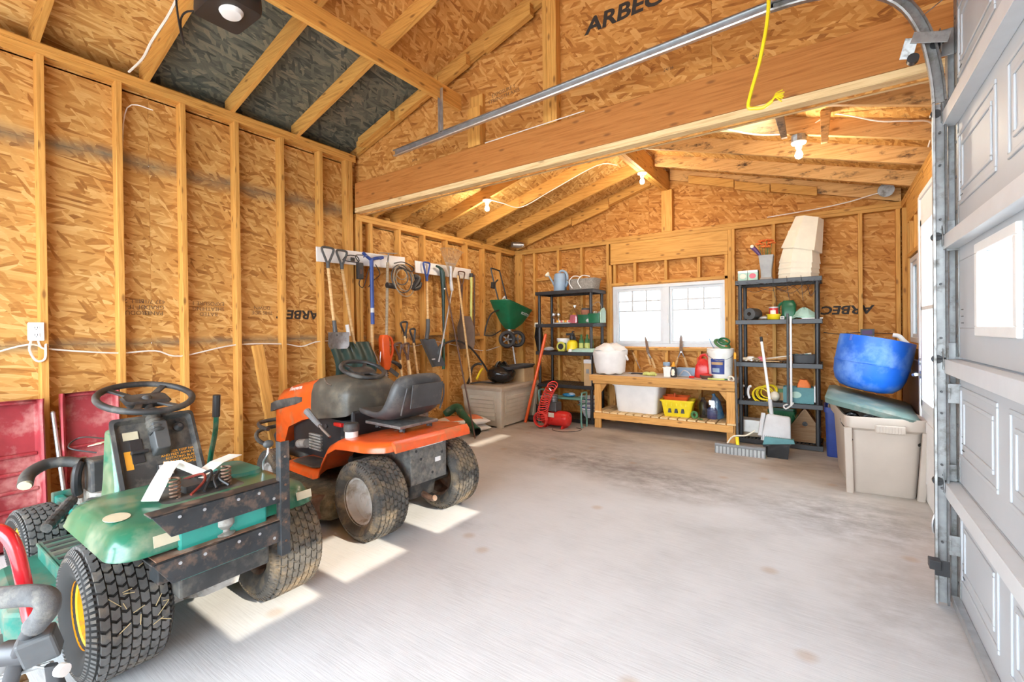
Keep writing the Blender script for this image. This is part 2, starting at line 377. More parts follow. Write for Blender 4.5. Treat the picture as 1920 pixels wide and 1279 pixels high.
def concrete():
    m, nt, b = _nt('concrete'); oc = objcoord(nt)
    fine = noise(nt, mapping(nt, oc, sc=(2.2, 55, 1)), 2.6, 4, .6, .3)
    mid = noise(nt, oc, 2.3, 5, .6); big = noise(nt, mapping(nt, oc, (4, 2, 0)), .7, 4)
    t = math_(nt, 'ADD', math_(nt, 'MULTIPLY', fine, .35), math_(nt, 'ADD', math_(nt, 'MULTIPLY', mid, .35), math_(nt, 'MULTIPLY', big, .3)))
    col = ramp(nt, t, [(.30, (.46,.47,.485)), (.5, (.63,.645,.665)), (.72, (.72,.735,.76))])
    sp = N(nt, 'ShaderNodeSeparateXYZ'); L(nt, oc, sp.inputs[0])
    # trodden-in brown dirt over the rear bay
    yn = math_(nt, 'ADD', sp.outputs[1], math_(nt, 'MULTIPLY', math_(nt, 'SUBTRACT', big, .5), 2.2))
    fb = ramp(nt, math_(nt, 'DIVIDE', yn, 10), [(.33, (0,0,0)), (.52, (.78,.78,.78))])
    dn = noise(nt, mapping(nt, oc, (1, 7, 0), sc=(1, 2.2, 1)), 1.6, 6, .68)
    brown = ramp(nt, dn, [(.3, (.20,.145,.095)), (.5, (.37,.30,.225)), (.7, (.52,.46,.385))])
    col = mix(nt, fb, col, brown)
    # grease and tyre grime blotches
    for (x, y, rx, ry, a) in ((-1.95, 4.2, 1.2, .5, .85), (-1.15, 3.95, .9, .5, .75), (.1, 3.9, .8, .6, .75), (-2.2, 4.9, 1.0, .45, .35), (.28, 2.9, .35, .8, .35), (-2.0, 2.35, .12, .1, .3)):
        dx = math_(nt, 'DIVIDE', math_(nt, 'SUBTRACT', sp.outputs[0], x), rx); dy = math_(nt, 'DIVIDE', math_(nt, 'SUBTRACT', sp.outputs[1], y), ry)
        d = math_(nt, 'ADD', math_(nt, 'MULTIPLY', dx, dx), math_(nt, 'MULTIPLY', dy, dy))
        n2 = noise(nt, mapping(nt, oc, (x*3, y, 0), sc=(1, 1.7, 1)), 5.5, 6, .72)
        k = math_(nt, 'MULTIPLY', math_(nt, 'SUBTRACT', 1, d, True), ramp(nt, n2, [(.34, (0,0,0)), (.72, (1,1,1))]))
        col = mix(nt, math_(nt, 'MULTIPLY', k, a), col, (.115,.088,.072))
    # rust spots
    vo = N(nt, 'ShaderNodeTexVoronoi', voronoi_dimensions='2D'); vo.inputs['Scale'].default_value = 1.15; L(nt, oc, vo.inputs['Vector'])
    col = mix(nt, math_(nt, 'MULTIPLY', ramp(nt, vo.outputs['Distance'], [(.02, (1,1,1)), (.06, (0,0,0))]), .35), col, (.42,.24,.10))
    L(nt, col, b.inputs['Base Color']); b.inputs['Roughness'].default_value = .62; b.inputs['Specular IOR Level'].default_value = .35
    bump(nt, b, fine, .25, .004); return m
MAT['concrete'] = concrete()
MAT['ground'] = mat('ground', (.50,.49,.46), .9, var=.15, vs=2)
o = G().b2((XL-.25, YF-.2, -.12), (XR+.25, YK+.25, 0)).build('floor', 'concrete', smooth=0)
o['kind'] = 'structure'; o['label'] = 'pale broom finished concrete slab with brown grime towards the rear bay'; o['category'] = 'floor'
o = G().b2((-30, -30, -.3), (30, 40, -.13)).build('ground', 'ground', smooth=0)
o['kind'] = 'structure'; o['label'] = 'flat gravel yard around the garage outside'; o['category'] = 'ground'

def stud_at(par, first, lo, hi, name='stud', m='lumber'):
    o = G().b2(lo, hi).build(name, m, par, 0, .002, 1) if first is None else first.copy()
    if first is not None: COL.objects.link(o)
    return o

# ---- left wall
wl = struct('wall_left', 'bare stud wall with orange strand board behind the two mowers')
def sheet(par, lo, hi, m, name='osb_sheet'):
    return G().b2(lo, hi, 1 if hi[0]-lo[0] < .05 else 0).build(name, m, par, 0, .0025, 1)
X0 = XL-SD
for k in range(-4, 4):          # board sheets in three courses, joints staggered
    a, c = .737-.4064*1.5+k*1.2192, .737-.4064*1.5+(k+1)*1.2192
    a, c = max(a, YF), min(c, 3.26)
    if c-a < .05: continue
    for z0, z1 in ((0, 1.24), (1.24, 2.62), (2.62, ZT+.02)):
        sheet(wl, (X0-.012, a, z0), (X0, c, z1), 'osb_wall')
st = G().b2((-SD, -.019, .038), (0, .019, ZT-.076)).build('stud', 'lumber', wl, 0, .002, 1); st.location = (XL, .737, 0)
for y in [.737+.4064*k for k in range(-5, 6) if k] + [3.085, 3.125]:
    s2 = dup(st, wl); s2.location = (XL+(.0015 if y == 3.125 else 0), y, 0)
G().b2((XL-SD, YF, ZT-.076), (XL, YG+.02, ZT-.039)).build('top_plate', 'lumber', wl, 0, .002)
G().b2((XL-SD, YF, ZT-.038), (XL+.001, YG+.02, ZT)).build('top_plate', 'lumber', wl, 0, .002)
G().b2((XL-SD, YF, 0), (XL, YG+.02, .038)).build('bottom_plate', 'lumber', wl, 0, .002)
# low part of the left wall, rear bay
for a, c in ((3.2, 4.42), (4.42, 5.64), (5.64, YK+.1)):
    for z0, z1 in ((0, 1.24), (1.24, ZL)): sheet(wl, (X0-.012, a, z0), (X0, c, z1), 'osb_wall')
sl = G().b2((-SD, -.019, .038), (0, .019, ZL-.076)).build('stud', 'lumber', wl, 0, .002, 1); sl.location = (XL, 3.20, 0)
for y in (3.245, 3.39, 3.81, 4.22, 4.64, 5.06, 5.46, 5.88): dup(sl, wl, (XL, y, 0))
G().b2((XL-SD, YG+.02, ZL-.076), (XL, YK, ZL-.039)).build('top_plate', 'lumber', wl, 0, .002)
G().b2((XL-SD, YG+.02, ZL-.038), (XL+.001, YK, ZL)).build('top_plate', 'lumber', wl, 0, .002)
G().b2((XL-SD, YG+.02, 0), (XL, YK, .038)).build('bottom_plate', 'lumber', wl, 0, .002)
# blocking pieces between studs behind the tools
for y0, y1, z in ((3.409, 3.79, 1.17), (3.829, 4.2, 1.17), (4.239, 4.62, 1.27), (5.079, 5.44, 1.2)):
    G().b2((XL-.06, y0, z-.02), (XL-.005, y1, z+.02)).build('blocking', 'lumber', wl, 0, .002)
# short board leaning between studs
tag(G().bar((0, 0, .001), (.0, -.18, 1.18), .09, .036, (1,0,0)).build('lumber_offcut', 'lumber', None, 0, .002), 'short offcut of timber leaning between two studs behind the mowers', 'board', None, (XL+.06, 2.27, .02), (0, R_(-1.5), 0))
# mill print
def stamp(par, s, o, x, y, size, m='ink', shear=.15, sx=1.2): text('print', s, size, m, par, frame(o, x, y), shear, .0005, sx=sx, bold=.03 if shear else 0)
stamp(wl, 'ARBEC', (X0+.001, 2.56, 1.49), (0,-1,0), (0,0,-1), .12)
for y, s in ((1.23, 'PRODUCT\nOF 1F 16\nMILL 24'), (1.75, 'RATED\nSHEATHING\nEXPOSURE 1'), (1.36, 'PANEL\nGRADE\n437 7/16'), (2.2, 'THIS SIDE\nDOWN')):
    stamp(wl, s, (X0+.001, y, 1.52), (0,-1,0), (0,0,-1), .045, 'ink_soft', 0, 1)

# ---- back wall
wb = struct('wall_back', 'rear stud wall with strand board, window opening and gable peak')
Y0 = YK+SD
WX0, WX1, WZ0, WZ1 = -2.57, -1.06, 1.053, 1.912
for a, c, z0, z1 in ((XL-.1, -3.06, 0, 1.22), (-3.06, -1.84, 0, WZ0), (-1.84, -.62, 0, WZ0), (-.62, XR+.1, 0, 1.22),
                     (XL-.1, WX0, 1.22, ZL), (WX0, -1.84, WZ1, ZL), (-1.84, WX1, WZ1, ZL), (WX1, -.35, 1.22, ZL), (-.35, XR+.1, 1.22, ZL),
                     (-3.06, WX0, WZ0, 1.22), (WX1, -.62, WZ0, 1.22)):
    sheet(wb, (a, Y0, z0), (c, Y0+.012, z1), 'osb_red')
sb = G().b2((-.019, 0, .038), (.019, SD, ZL-.076)).build('stud', 'lumber', wb, 0, .002, 1); sb.location = (-3.904, YK, 0)
for x in (-4.2, -4.16, -3.465, -3.063, -2.645, -1.02, -.98, -.539, -.13, .288, .606): dup(sb, wb, (x, YK, 0))
# the corner post is a wide flat stud
G().b2((XL+.0, YK-.005, .038), (XL+.14, YK-.001+.04, ZL-.078)).build('corner_stud', 'lumber', wb, 0, .002)
for z0, z1 in ((ZL-.076, ZL-.039), (ZL-.038, ZL)): G().b2((XL, YK-.001, z0), (XR, YK+SD, z1)).build('top_plate', 'lumber', wb, 0, .002)
G().b2((XL, YK, 0), (XR, YK+SD, .038)).build('bottom_plate', 'lumber', wb, 0, .002)
G().b2((-2.60, YK+.002, 2.27), (-1.04, YK+SD, ZL-.078)).build('window_header', 'lumber', wb, 0, .002)
G().b2((-2.60, YK-.001, 2.232), (-1.04, YK+SD, 2.268)).build('header_plate', 'lumber', wb, 0, .002)
G().b2((-2.60, YK, WZ1+.012), (-1.04, YK+SD, WZ1+.05)).build('window_rough_head', 'lumber', wb, 0, .002)
G().b2((-2.60, YK, WZ0-.05), (-1.04, YK+SD, WZ0-.012)).build('window_rough_sill', 'lumber', wb, 0, .002)
for x in (-2.605, -1.06): G().b2((x-.019, YK, .04), (x+.019, YK+SD, 2.23)).build('trimmer_stud', 'lumber', wb, 0, .002)
cr = G().b2((-.019, 0, WZ1+.052), (.019, SD, 2.23)).build('cripple_stud', 'lumber', wb, 0, .002); cr.location = (-2.54, YK, 0)
for x in (-2.24, -1.811, -1.387): dup(cr, wb, (x, YK, 0))
cs = G().b2((-.019, 0, .04), (.019, SD, WZ0-.052)).build('cripple_stud', 'lumber', wb, 0, .002); cs.location = (-2.24, YK, 0)
for x in (-1.811, -1.387): dup(cs, wb, (x, YK, 0))
for x0, x1, z in ((-3.88, -3.49, 2.11), (-3.04, -2.67, 1.18), (-3.44, -3.09, 1.24)): G().b2((x0, YK+.02, z-.02), (x1, YK+SD-.01, z+.02)).build('blocking', 'lumber', wb, 0, .002)
stamp(wb, 'ARBEC', (.17, Y0-.001, 1.495), (-1,0,0), (0,0,-1), .13)
# gable boards above the back wall: squares and strips of strand board
def gable_sheet(par, x0, x1, y, zb, m, top=None):
    h = lambda x: ZL+.14+SLP*(min(x-XL, XR-x))
    pts = [(x0, zb), (x1, zb), (x1, h(x1))]
    if x0 < XM < x1: pts.append((XM, h(XM)))
    pts.append((x0, h(x0)))
    G().prism(pts, y, y+.012, 'y').build('osb_sheet', m, par, 0, .0025, 1)
for a, c in ((XL-.19, -3.4), (-3.4, -3.05), (-3.05, -2.7), (-2.7, -2.35), (-2.35, -2.06), (-2.06, -1.79), (-1.79, -.55), (-.55, XR+.19)): gable_sheet(wb, a, c, Y0, ZL, 'osb_red')
G().b2((-1.86, YK-.002, ZL+.001), (-1.72, YK+SD, 3.17)).build('gable_post', 'lumber', wb, 0, .002)

# ---- gable wall over the main beam
wg = struct('wall_gable', 'gable of strand board carried on the long timber beam')
hT = lambda x: ZT+.14+SLP*(min(x-XL, XR-x))
YS = YG+.07
for a, c in ((XL-.2, -3.1), (-3.1, -1.88), (-1.88, -.62), (-.62, XR+.2)):
    pts = [(a, 2.6), (c, 2.6), (c, hT(c))] + ([(XM, hT(XM))] if a < XM < c else []) + [(a, hT(a))]
    G().prism(pts, YS, YS+.012, 'y').build('osb_sheet', 'osb_red', wg, 0, .0025, 1)
G().b2((XL+.001, YG, 2.665), (.60, YG+.09, 2.935)).build('beam', 'lumber_beam', wg, 0, .004)
G().b2((XL+.001, YG-.004, ZL+.001), (.60, YG+.14, 2.662)).build('beam_plate', 'lumber_pale', wg, 0, .003)
for x0, x1 in ((-1.863, -1.826), (-1.825, -1.785), (-1.784, -1.74)): G().b2((x0, YG-.005, 2.937), (x1, YS-.001, 4.0)).build('ridge_post', 'lumber', wg, 0, .002)
G().b2((-2.64, YG-.01, 2.937), (-2.5, YG+.028, 3.28)).build('short_post', 'lumber', wg, 0, .002)
G().b2((-2.64, YG+.03, 2.937), (-2.5, YS-.001, 3.4)).build('short_post', 'lumber', wg, 0, .002)
stamp(wg, 'ARBEC', (-1.23, YS-.0015, 3.62), (1,0,.02), (-.02,0,1), .16)
stamp(wg, 'EXPOSURE 1\nSTRENGTH AXIS', (-2.3, YS-.0015, 3.35), (1,0,.06), (-.06,0,1), .045, 'ink_soft', 0, 1)
for x, z in ((-3.4, 3.02), (-.9, 3.1), (-.35, 3.0), (-2.3, 3.2)): stamp(wg, '24/16', (x, YS-.0015, z), (1,0,0), (0,0,1), .03, 'ink_soft', 0, 1)

# ---- tall roof
ct = struct('ceiling_front', 'tall rafter roof with strand board over the mower bay', 'ceiling')
RD = .14
def slope_pts(x0, x1, z_eave, xe=XL, sgn=1): return [(x, z_eave+SLP*((x-xe) if xe < XM else (xe-x))) for x in (x0, x1)]
def rafter(par, y, z_eave, side, x0, x1, m='lumber', w=.038, name='rafter', dz=0, d=RD):
    xe = XL if side < 0 else XR
    (a, za), (c, zc) = slope_pts(x0, x1, z_eave, xe)
    return G().prism([(a, za+dz), (c, zc+dz), (c, zc+d), (a, za+d)], y-w/2, y+w/2, 'y').build(name, m, par, 0, .002)
for y in (-1.55, -1.1, -.5, .11, .72, 1.313, 1.925, 2.53):
    rafter(ct, y, ZT, -1, XL-.1, XM-.02); rafter(ct, y, ZT, 1, XR+.1, XM+.02)
# rafter against the gable, sistered with short blocks
rafter(ct, YG+.035, ZT, -1, XL+.02, XM-.03, w=.04); rafter(ct, YG+.035, ZT, 1, XR, XM+.05, w=.04)
for x0, x1, dz, w in ((-4.14, -3.62, .02, .05), (-3.50, -2.97, -.03, .055), (-2.96, -2.62, -.05, .05), (-2.42, -1.95, -.07, .06)):
    (a, za), (c, zc) = slope_pts(x0, x1, ZT)
    G().prism([(a, za+dz), (c, zc+dz), (c, zc+.09+dz), (a, za+.09+dz)], YG-.045, YG+.013, 'y').build('rafter_block', 'lumber', ct, 0, .002)
G().b2((XM-.019, YF, ZT+SLP*(XM-XL)-.02), (XM+.019, YG+.07, ZT+SLP*(XM-XL)+RD)).build('ridge_board', 'lumber', ct, 0, .002)
def roof_sheet(par, y0, y1, xa, xb, z_eave, m, d=RD):
    xe = XL if xa < XM and xb <= XM+.01 else XR
    (a, za), (c, zc) = slope_pts(xa, xb, z_eave, xe)
    ln = math.hypot(c-a, zc-za); ang = math.atan2(zc-za, c-a)
    o = G().b2((0, 0, .0005), (ln, y1-y0, .0125), 1).build('roof_sheet', m, par, 0, .0025, 1)
    if c < a: o.rotation_euler = (0, -ang, 0); o.scale = (1, 1, -1)
    else: o.rotation_euler = (0, -ang, 0)
    o.location = (a, y0, za+d)
for y0, y1 in ((YF-.2, .11), (.11, 1.313), (1.313, 3.26)):
    roof_sheet(ct, y0, y1, XL-.2, -3.12, ZT, 'osb_grey' if y0 > 1 else 'osb')
for y0, y1 in ((YF-.2, -.5), (-.5, 1.925), (1.925, 3.26)): roof_sheet(ct, y0, y1, -3.117, XM, ZT, 'osb_red')
for y0, y1 in ((YF-.2, .72), (.72, 3.26)): roof_sheet(ct, y0, y1, XR+.3, XM+.001, ZT, 'osb_red')
G().b2((-2.745, YF, 3.285), (-2.705, YG-.012, 3.425)).build('joist', 'lumber', ct, 0, .003)
stamp(ct, 'STRUCTURAL PANEL\n1R24/2F16/W24\nEXPOSURE 1', (-3.62, .98, ZT+RD-.001+SLP*.646), (0,-1,0), (-1,0,-SLP), .05, 'ink_soft', 0, 1)

# ---- rear roof
cb = struct('ceiling_back', 'low rafter roof with strand board over the rear bay', 'ceiling')
RB = [3.44, 3.763, 4.367, 4.974, 5.664]
for y in RB:
    rafter(cb, y, ZL, -1, XL-.1, XM-.07); rafter(cb, y, ZL, 1, XR+.1, XM+.07, 'lumber_rot')
rafter(cb, YK+.03, ZL, -1, XL+.02, XM-.07); rafter(cb, YK+.03, ZL, 1, XR, XM+.07, 'lumber_rot')
for x0, x1, dz in ((-4.0, -3.21, -.01), (-3.2, -2.61, -.045), (-2.6, -2.0, .0)):
    (a, za), (c, zc) = slope_pts(x0, x1, ZL)
    G().prism([(a, za+dz), (c, zc+dz), (c, zc+.1+dz), (a, za+.1+dz)], YK-.03, YK+.008, 'y').build('rafter_block', 'lumber', cb, 0, .002)
for x0, x1, dz in ((-1.5, -.96, -.03), (-.95, -.57, -.05), (-.56, -.1, -.035)):
    (a, za), (c, zc) = slope_pts(x0, x1, ZL, XR)
    G().prism([(a, za+dz), (c, zc+dz), (c, zc+.1+dz), (a, za+.1+dz)], YK-.03, YK+.008, 'y').build('rafter_block', 'lumber', cb, 0, .002)
G().b2((-1.86, YG+.15, 3.165), (-1.815, YK+SD, 3.40)).build('ridge_beam', 'lumber', cb, 0, .003)
G().b2((-1.812, YG+.15, 3.165), (-1.77, YK+SD, 3.40)).build('ridge_beam', 'lumber', cb, 0, .003)
for y0, y1, xa, xb in ((YG+.08, 4.367, XL-.2, -3.12), (4.367, YK+.2, XL-.2, -3.12), (YG+.08, 3.763, -3.117, XM), (3.763, 5.664, -3.117, XM), (5.664, YK+.2, -3.117, XM)):
    roof_sheet(cb, y0, y1, xa, xb, ZL, 'osb_roof' if xa < -3.5 else 'osb')
for y0, y1, xa, xb in ((YG+.08, 3.763, XR+.3, -.2), (3.763, 4.367, XR+.3, -.38), (4.367, YK+.2, XR+.3, -.2), (YG+.08, 3.763, -.2, XM), (3.763, 4.367, -.98, XM), (4.367, YK+.2, -.2, XM)):
    roof_sheet(cb, y0, y1, xa, xb, ZL, 'osb_rot')
# torn opening in the sheathing, patched from outside with white sheet
G().prism([(-1.06, ZL+RD+.03+SLP*(XR+1.06)), (-.3, ZL+RD+.03+SLP*(XR+.3)), (-.3, ZL+RD+.035+SLP*(XR+.3)), (-1.06, ZL+RD+.035+SLP*(XR+1.06))], 3.7, 4.43, 'y').build('roof_patch', 'tarp', cb, 0)
for x, y, lean, m in ((-.32, 4.19, .04, 'bark'), (-.01, 4.22, -.01, 'lumber_rot')):
    z = ZL+RD+SLP*(XR-x)
    G().loft([[V((x-.035, y-.02, z)), V((x+.035, y-.02, z)), V((x+.035, y+.03, z)), V((x-.035, y+.03, z))],
              [V((x-.02+lean, y-.02, z-.24)), V((x+.022+lean, y-.02, z-.24)), V((x+.022+lean, y+.02, z-.24)), V((x-.02+lean, y+.02, z-.24))]]).build('hanging_block', m, cb, 0, .004)

# ---- right wall: door opening, passage door, window
wr = struct('wall_right', 'framed wall with garage door, white side door and window')
X1 = XR+SD
DY0, DY1, DZ = .18, 2.93, 2.88          # overhead door opening
SY0, SY1, SZ = 3.72, 4.72, 2.27         # passage door
VY0, VY1, VZ0, VZ1 = 4.86, 5.83, 1.15, 1.95
for y0, y1, z0, z1 in ((YF, DY0, 0, ZT), (DY0, DY1, DZ, ZT), (DY1, SY0, 0, ZT), (SY0, SY1, SZ, ZL), (SY1, VY0, 0, ZL), (VY0, VY1, 0, VZ0), (VY0, VY1, VZ1, ZL), (VY1, YK+.1, 0, ZL)):
    sheet(wr, (X1, y0, z0), (X1+.012, y1, z1), 'osb_red')
def rs(y0, y1, z0, z1, name='stud', m='lumber', x0=XR, x1=X1): return G().b2((x0, y0, z0), (x1, y1, z1)).build(name, m, wr, 0, .002)
for y in (-1.6, -1.2, -.8, -.4, .0): rs(y-.019, y+.019, .04, ZT-.08)
for y in (.1, 2.99, 3.06): rs(y-.019, y+.019, .04, ZT-.08)
for y in (3.3, 3.66): rs(y-.019, y+.019, .04, ZL-.08)
for y in (4.77, 4.815, 5.87, 5.92, 6.255): rs(y-.019, y+.019, .04, ZL-.08)
for y in (5.13, 5.45, 5.75): rs(y-.019, y+.019, VZ1+.05, 2.3, 'cripple_stud'); rs(y-.019, y+.019, .04, VZ0-.05, 'cripple_stud')
rs(4.836, 5.85, 2.3, ZL-.08, 'window_header', x0=XR-.001); rs(4.836, 5.85, VZ1+.01, VZ1+.048, 'window_rough_head', x0=XR-.001); rs(4.836, 5.85, VZ0-.05, VZ0-.012, 'window_rough_sill')
rs(3.69, 4.75, SZ+.02, ZL-.08, 'door_header', x0=XR-.001); rs(DY0-.06, DY1+.05, DZ+.0, ZT-.08, 'door_header', 'lumber_beam')
for z0, z1 in ((ZL-.076, ZL-.039), (ZL-.038, ZL)): rs(YG+.15, YK, z0, z1, 'top_plate', x0=XR-.001)
for z0, z1 in ((ZT-.076, ZT-.039), (ZT-.038, ZT)): rs(YF, YG+.06, z0, z1, 'top_plate')
rs(SY1+.02, YK, 0, .038, 'bottom_plate'); rs(YF, DY0-.06, 0, .038, 'bottom_plate'); rs(DY1+.1, SY0-.03, 0, .038, 'bottom_plate')

# ---- front wall behind the camera with the wide open doorway the daylight comes through
wf = struct('wall_front', 'front wall around the wide open vehicle doorway')
pts = [(XL-.1, 2.75), (XR+.1, 2.75), (XR+.1, hT(XR)), (XM, hT(XM)), (XL-.1, hT(XL))]
G().prism(pts, YF-.05, YF-.03, 'y').build('osb_sheet', 'osb_red', wf, 0)
for a, c in ((XL-.1, -3.95), (.35, XR+.1)): sheet(wf, (a, YF-.05, 0), (c, YF-.03, 2.75), 'osb_red')

# ---- windows
def window(nm, label, o, ux, w, h, sashes, lites):
    """built in local XZ facing -Y, then turned into the wall"""
    t = struct(nm, label, 'window'); t.location = o; t.rotation_euler = (0, 0, ux)
    fw = .045
    g = G(); g.b2((0,0,0), (w,.07,fw)); g.b2((0,0,h-fw), (w,.07,h)); g.b2((0,0,fw), (fw,.07,h-fw)); g.b2((w-fw,0,fw), (w,.07,h-fw))
    g.build('window_frame', 'vinyl', t, 0, .004)
    sw = (w-2*fw-.09)/2; xs = (fw, fw+sw+.09)
    G().b2((fw+sw, -.004, fw), (fw+sw+.09, .066, h-fw)).build('mullion', 'vinyl', t, 0, .004)
    for i, x in enumerate(xs):
        f = .035; g = G(); y = .012+.012*i
        g.b2((x,y,fw), (x+sw,y+.04,fw+f)); g.b2((x,y,h-fw-f), (x+sw,y+.04,h-fw)); g.b2((x,y,fw+f), (x+f,y+.04,h-fw-f)); g.b2((x+sw-f,y,fw+f), (x+sw,y+.04,h-fw-f))
        sash = g.build('sash', 'vinyl', t, 0, .003)
        gx0, gx1, gz0, gz1 = x+f, x+sw-f, fw+f, h-fw-f
        G().b2((gx0, y+.018, gz0), (gx1, y+.022, gz1)).build('pane', 'glass_dim', sash, 0)
        if lites:
            zt = gz1-(gz1-gz0)*.40
            for k in (1, 2): G().b2((gx0+(gx1-gx0)*k/3-.008, y+.012, zt), (gx0+(gx1-gx0)*k/3+.008, y+.026, gz1)).build('muntin', 'light_grey', sash, 0)
            for z in (zt, (zt+gz1)/2): G().b2((gx0, y+.011, z-.008), (gx1, y+.027, z+.008)).build('muntin', 'light_grey', sash, 0)
            G().b2((gx0, y+.030, gz0), (gx1, y+.032, zt-.009)).build('privacy_film', 'frosted', sash, 0)
    if lites: G().box((fw+sw+.075, -.012, h*.44), (.012, .02, .11)).build('window_latch', 'white_plastic', t, 0, .004)
    return t
window('window_1', 'white vinyl sliding window with small upper lites above the workbench', (WX0, YK+.01, WZ0), 0, WX1-WX0, WZ1-WZ0, 2, True)
window('window_2', 'white vinyl window in the side wall behind the blue barrel', (XR+.012, VY1, VZ0), R_(-90), VY1-VY0, VZ1-VZ0, 2, False)

# eave boards that close the rafter bays, and soffits
for par, x, y0, y1, ze in ((ct, XL-.19, YF-.1, YG+.07, ZT), (cb, XL-.19, YG+.08, YK+.1, ZL), (ct, XR+.19, YF-.1, YG+.07, ZT), (cb, XR+.19, YG+.08, YK+.1, ZL)):
    G().b2((x-.01, y0, ze-.12), (x+.01, y1, ze+.09)).build('eave_board', 'osb_roof', par, 0)
    xa, xb = (x, XL-SD+.0) if x < 0 else (X1, x)
    G().b2((xa, y0, ze-.10), (xb, y1, ze-.09)).build('soffit', 'osb_roof', par, 0)
# neighbouring shed seen through the side window
MAT['siding'] = mat('siding', (.20,.175,.155), .8, var=.3, vs=6)
nb = thing('neighbour_shed', 'brown shingled shed wall outside the side window', 'shed', (0,0,-.13))
for k in range(16): G().bar((3.1, 3.1, .1+k*.2), (3.1, 9.5, .1+k*.2), .03, .21, (.08,0,1)).build('shingle_course', 'siding', nb, 0)
for k in range(2): G().b2((3.12, 3.1+k*6.3, 0), (6, 3.2+k*6.3, 3.2)).build('end_wall', 'siding', nb, 0)
G().prism([(2.8, 3.15), (6.3, 4.2), (6.3, 4.26), (2.8, 3.21)], 2.9, 9.7, 'y').build('roof', 'siding', nb, 0)

for x0_, x1_ in ((XL-.2, XL-SD), (X1, XR+.2)): G().b2((x0_, YK+.1, ZL-.11), (x1_, YK+.11, ZL+.001)).build('soffit_end', 'osb_roof', cb, 0)
MAT['strut_white'] = mat('strut_white', (.64,.66,.68), .4, var=.05)
# ---- passage door in the right wall
d1 = struct('door_1', 'white metal side door with a tall glass light', 'door')
g = G(); X = .585
for a, c, z0, z1 in ((SY0+.03, SY0+.16, .01, SZ), (SY1-.12, SY1-.02, .01, SZ), (SY0+.16, SY1-.12, .01, .74), (SY0+.16, SY1-.12, 2.06, SZ)): g.b2((X, a, z0), (X+.045, c, z1))
g.build('leaf', 'white_paint', d1, 0, .003)
G().b2((X+.02, SY0+.16, .74), (X+.026, SY1-.12, 2.06)).build('pane', 'glass', d1, 0)
g = G()
for a, c, z0, z1 in ((SY0+.13, SY0+.19, .70, 2.1), (SY1-.15, SY1-.09, .70, 2.1), (SY0+.13, SY1-.09, .68, .75), (SY0+.13, SY1-.09, 2.05, 2.11), (SY0+.13, SY1-.09, 1.42, 1.45)): g.b2((X-.012, a, z0), (X+.055, c, z1))
g.build('glass_frame', 'white_paint', d1, 0, .004)
G().b2((X-.006, SY0+.22, .14), (X, SY1-.2, .60)).build('raised_panel', 'white_paint', d1, 0, .005)
g = G().tube([(X, SY1-.06, .93), (X-.05, SY1-.06, .93), (X-.055, SY1-.12, .93), (X-.05, SY1-.17, .94)], .011, 8, 4); g.cyl((X+.0, SY1-.06, .93), (X-.012, SY1-.06, .93), .03)
g.cyl((X, SY1-.06, 1.03), (X-.02, SY1-.06, 1.03), .026); g.build('door_handle', 'galv_bright', d1)
for nm, a, c, z0, z1 in (('door_jamb', SY1-.018, SY1+.03, 0, SZ+.03), ('door_jamb', SY0-.03, SY0+.02, 0, SZ+.03), ('door_head', SY0+.021, SY1-.019, SZ+.002, SZ+.04)): G().b2((X-.01, a, z0), (X1+.01, c, z1)).build(nm, 'white_paint', d1, 0, .003)

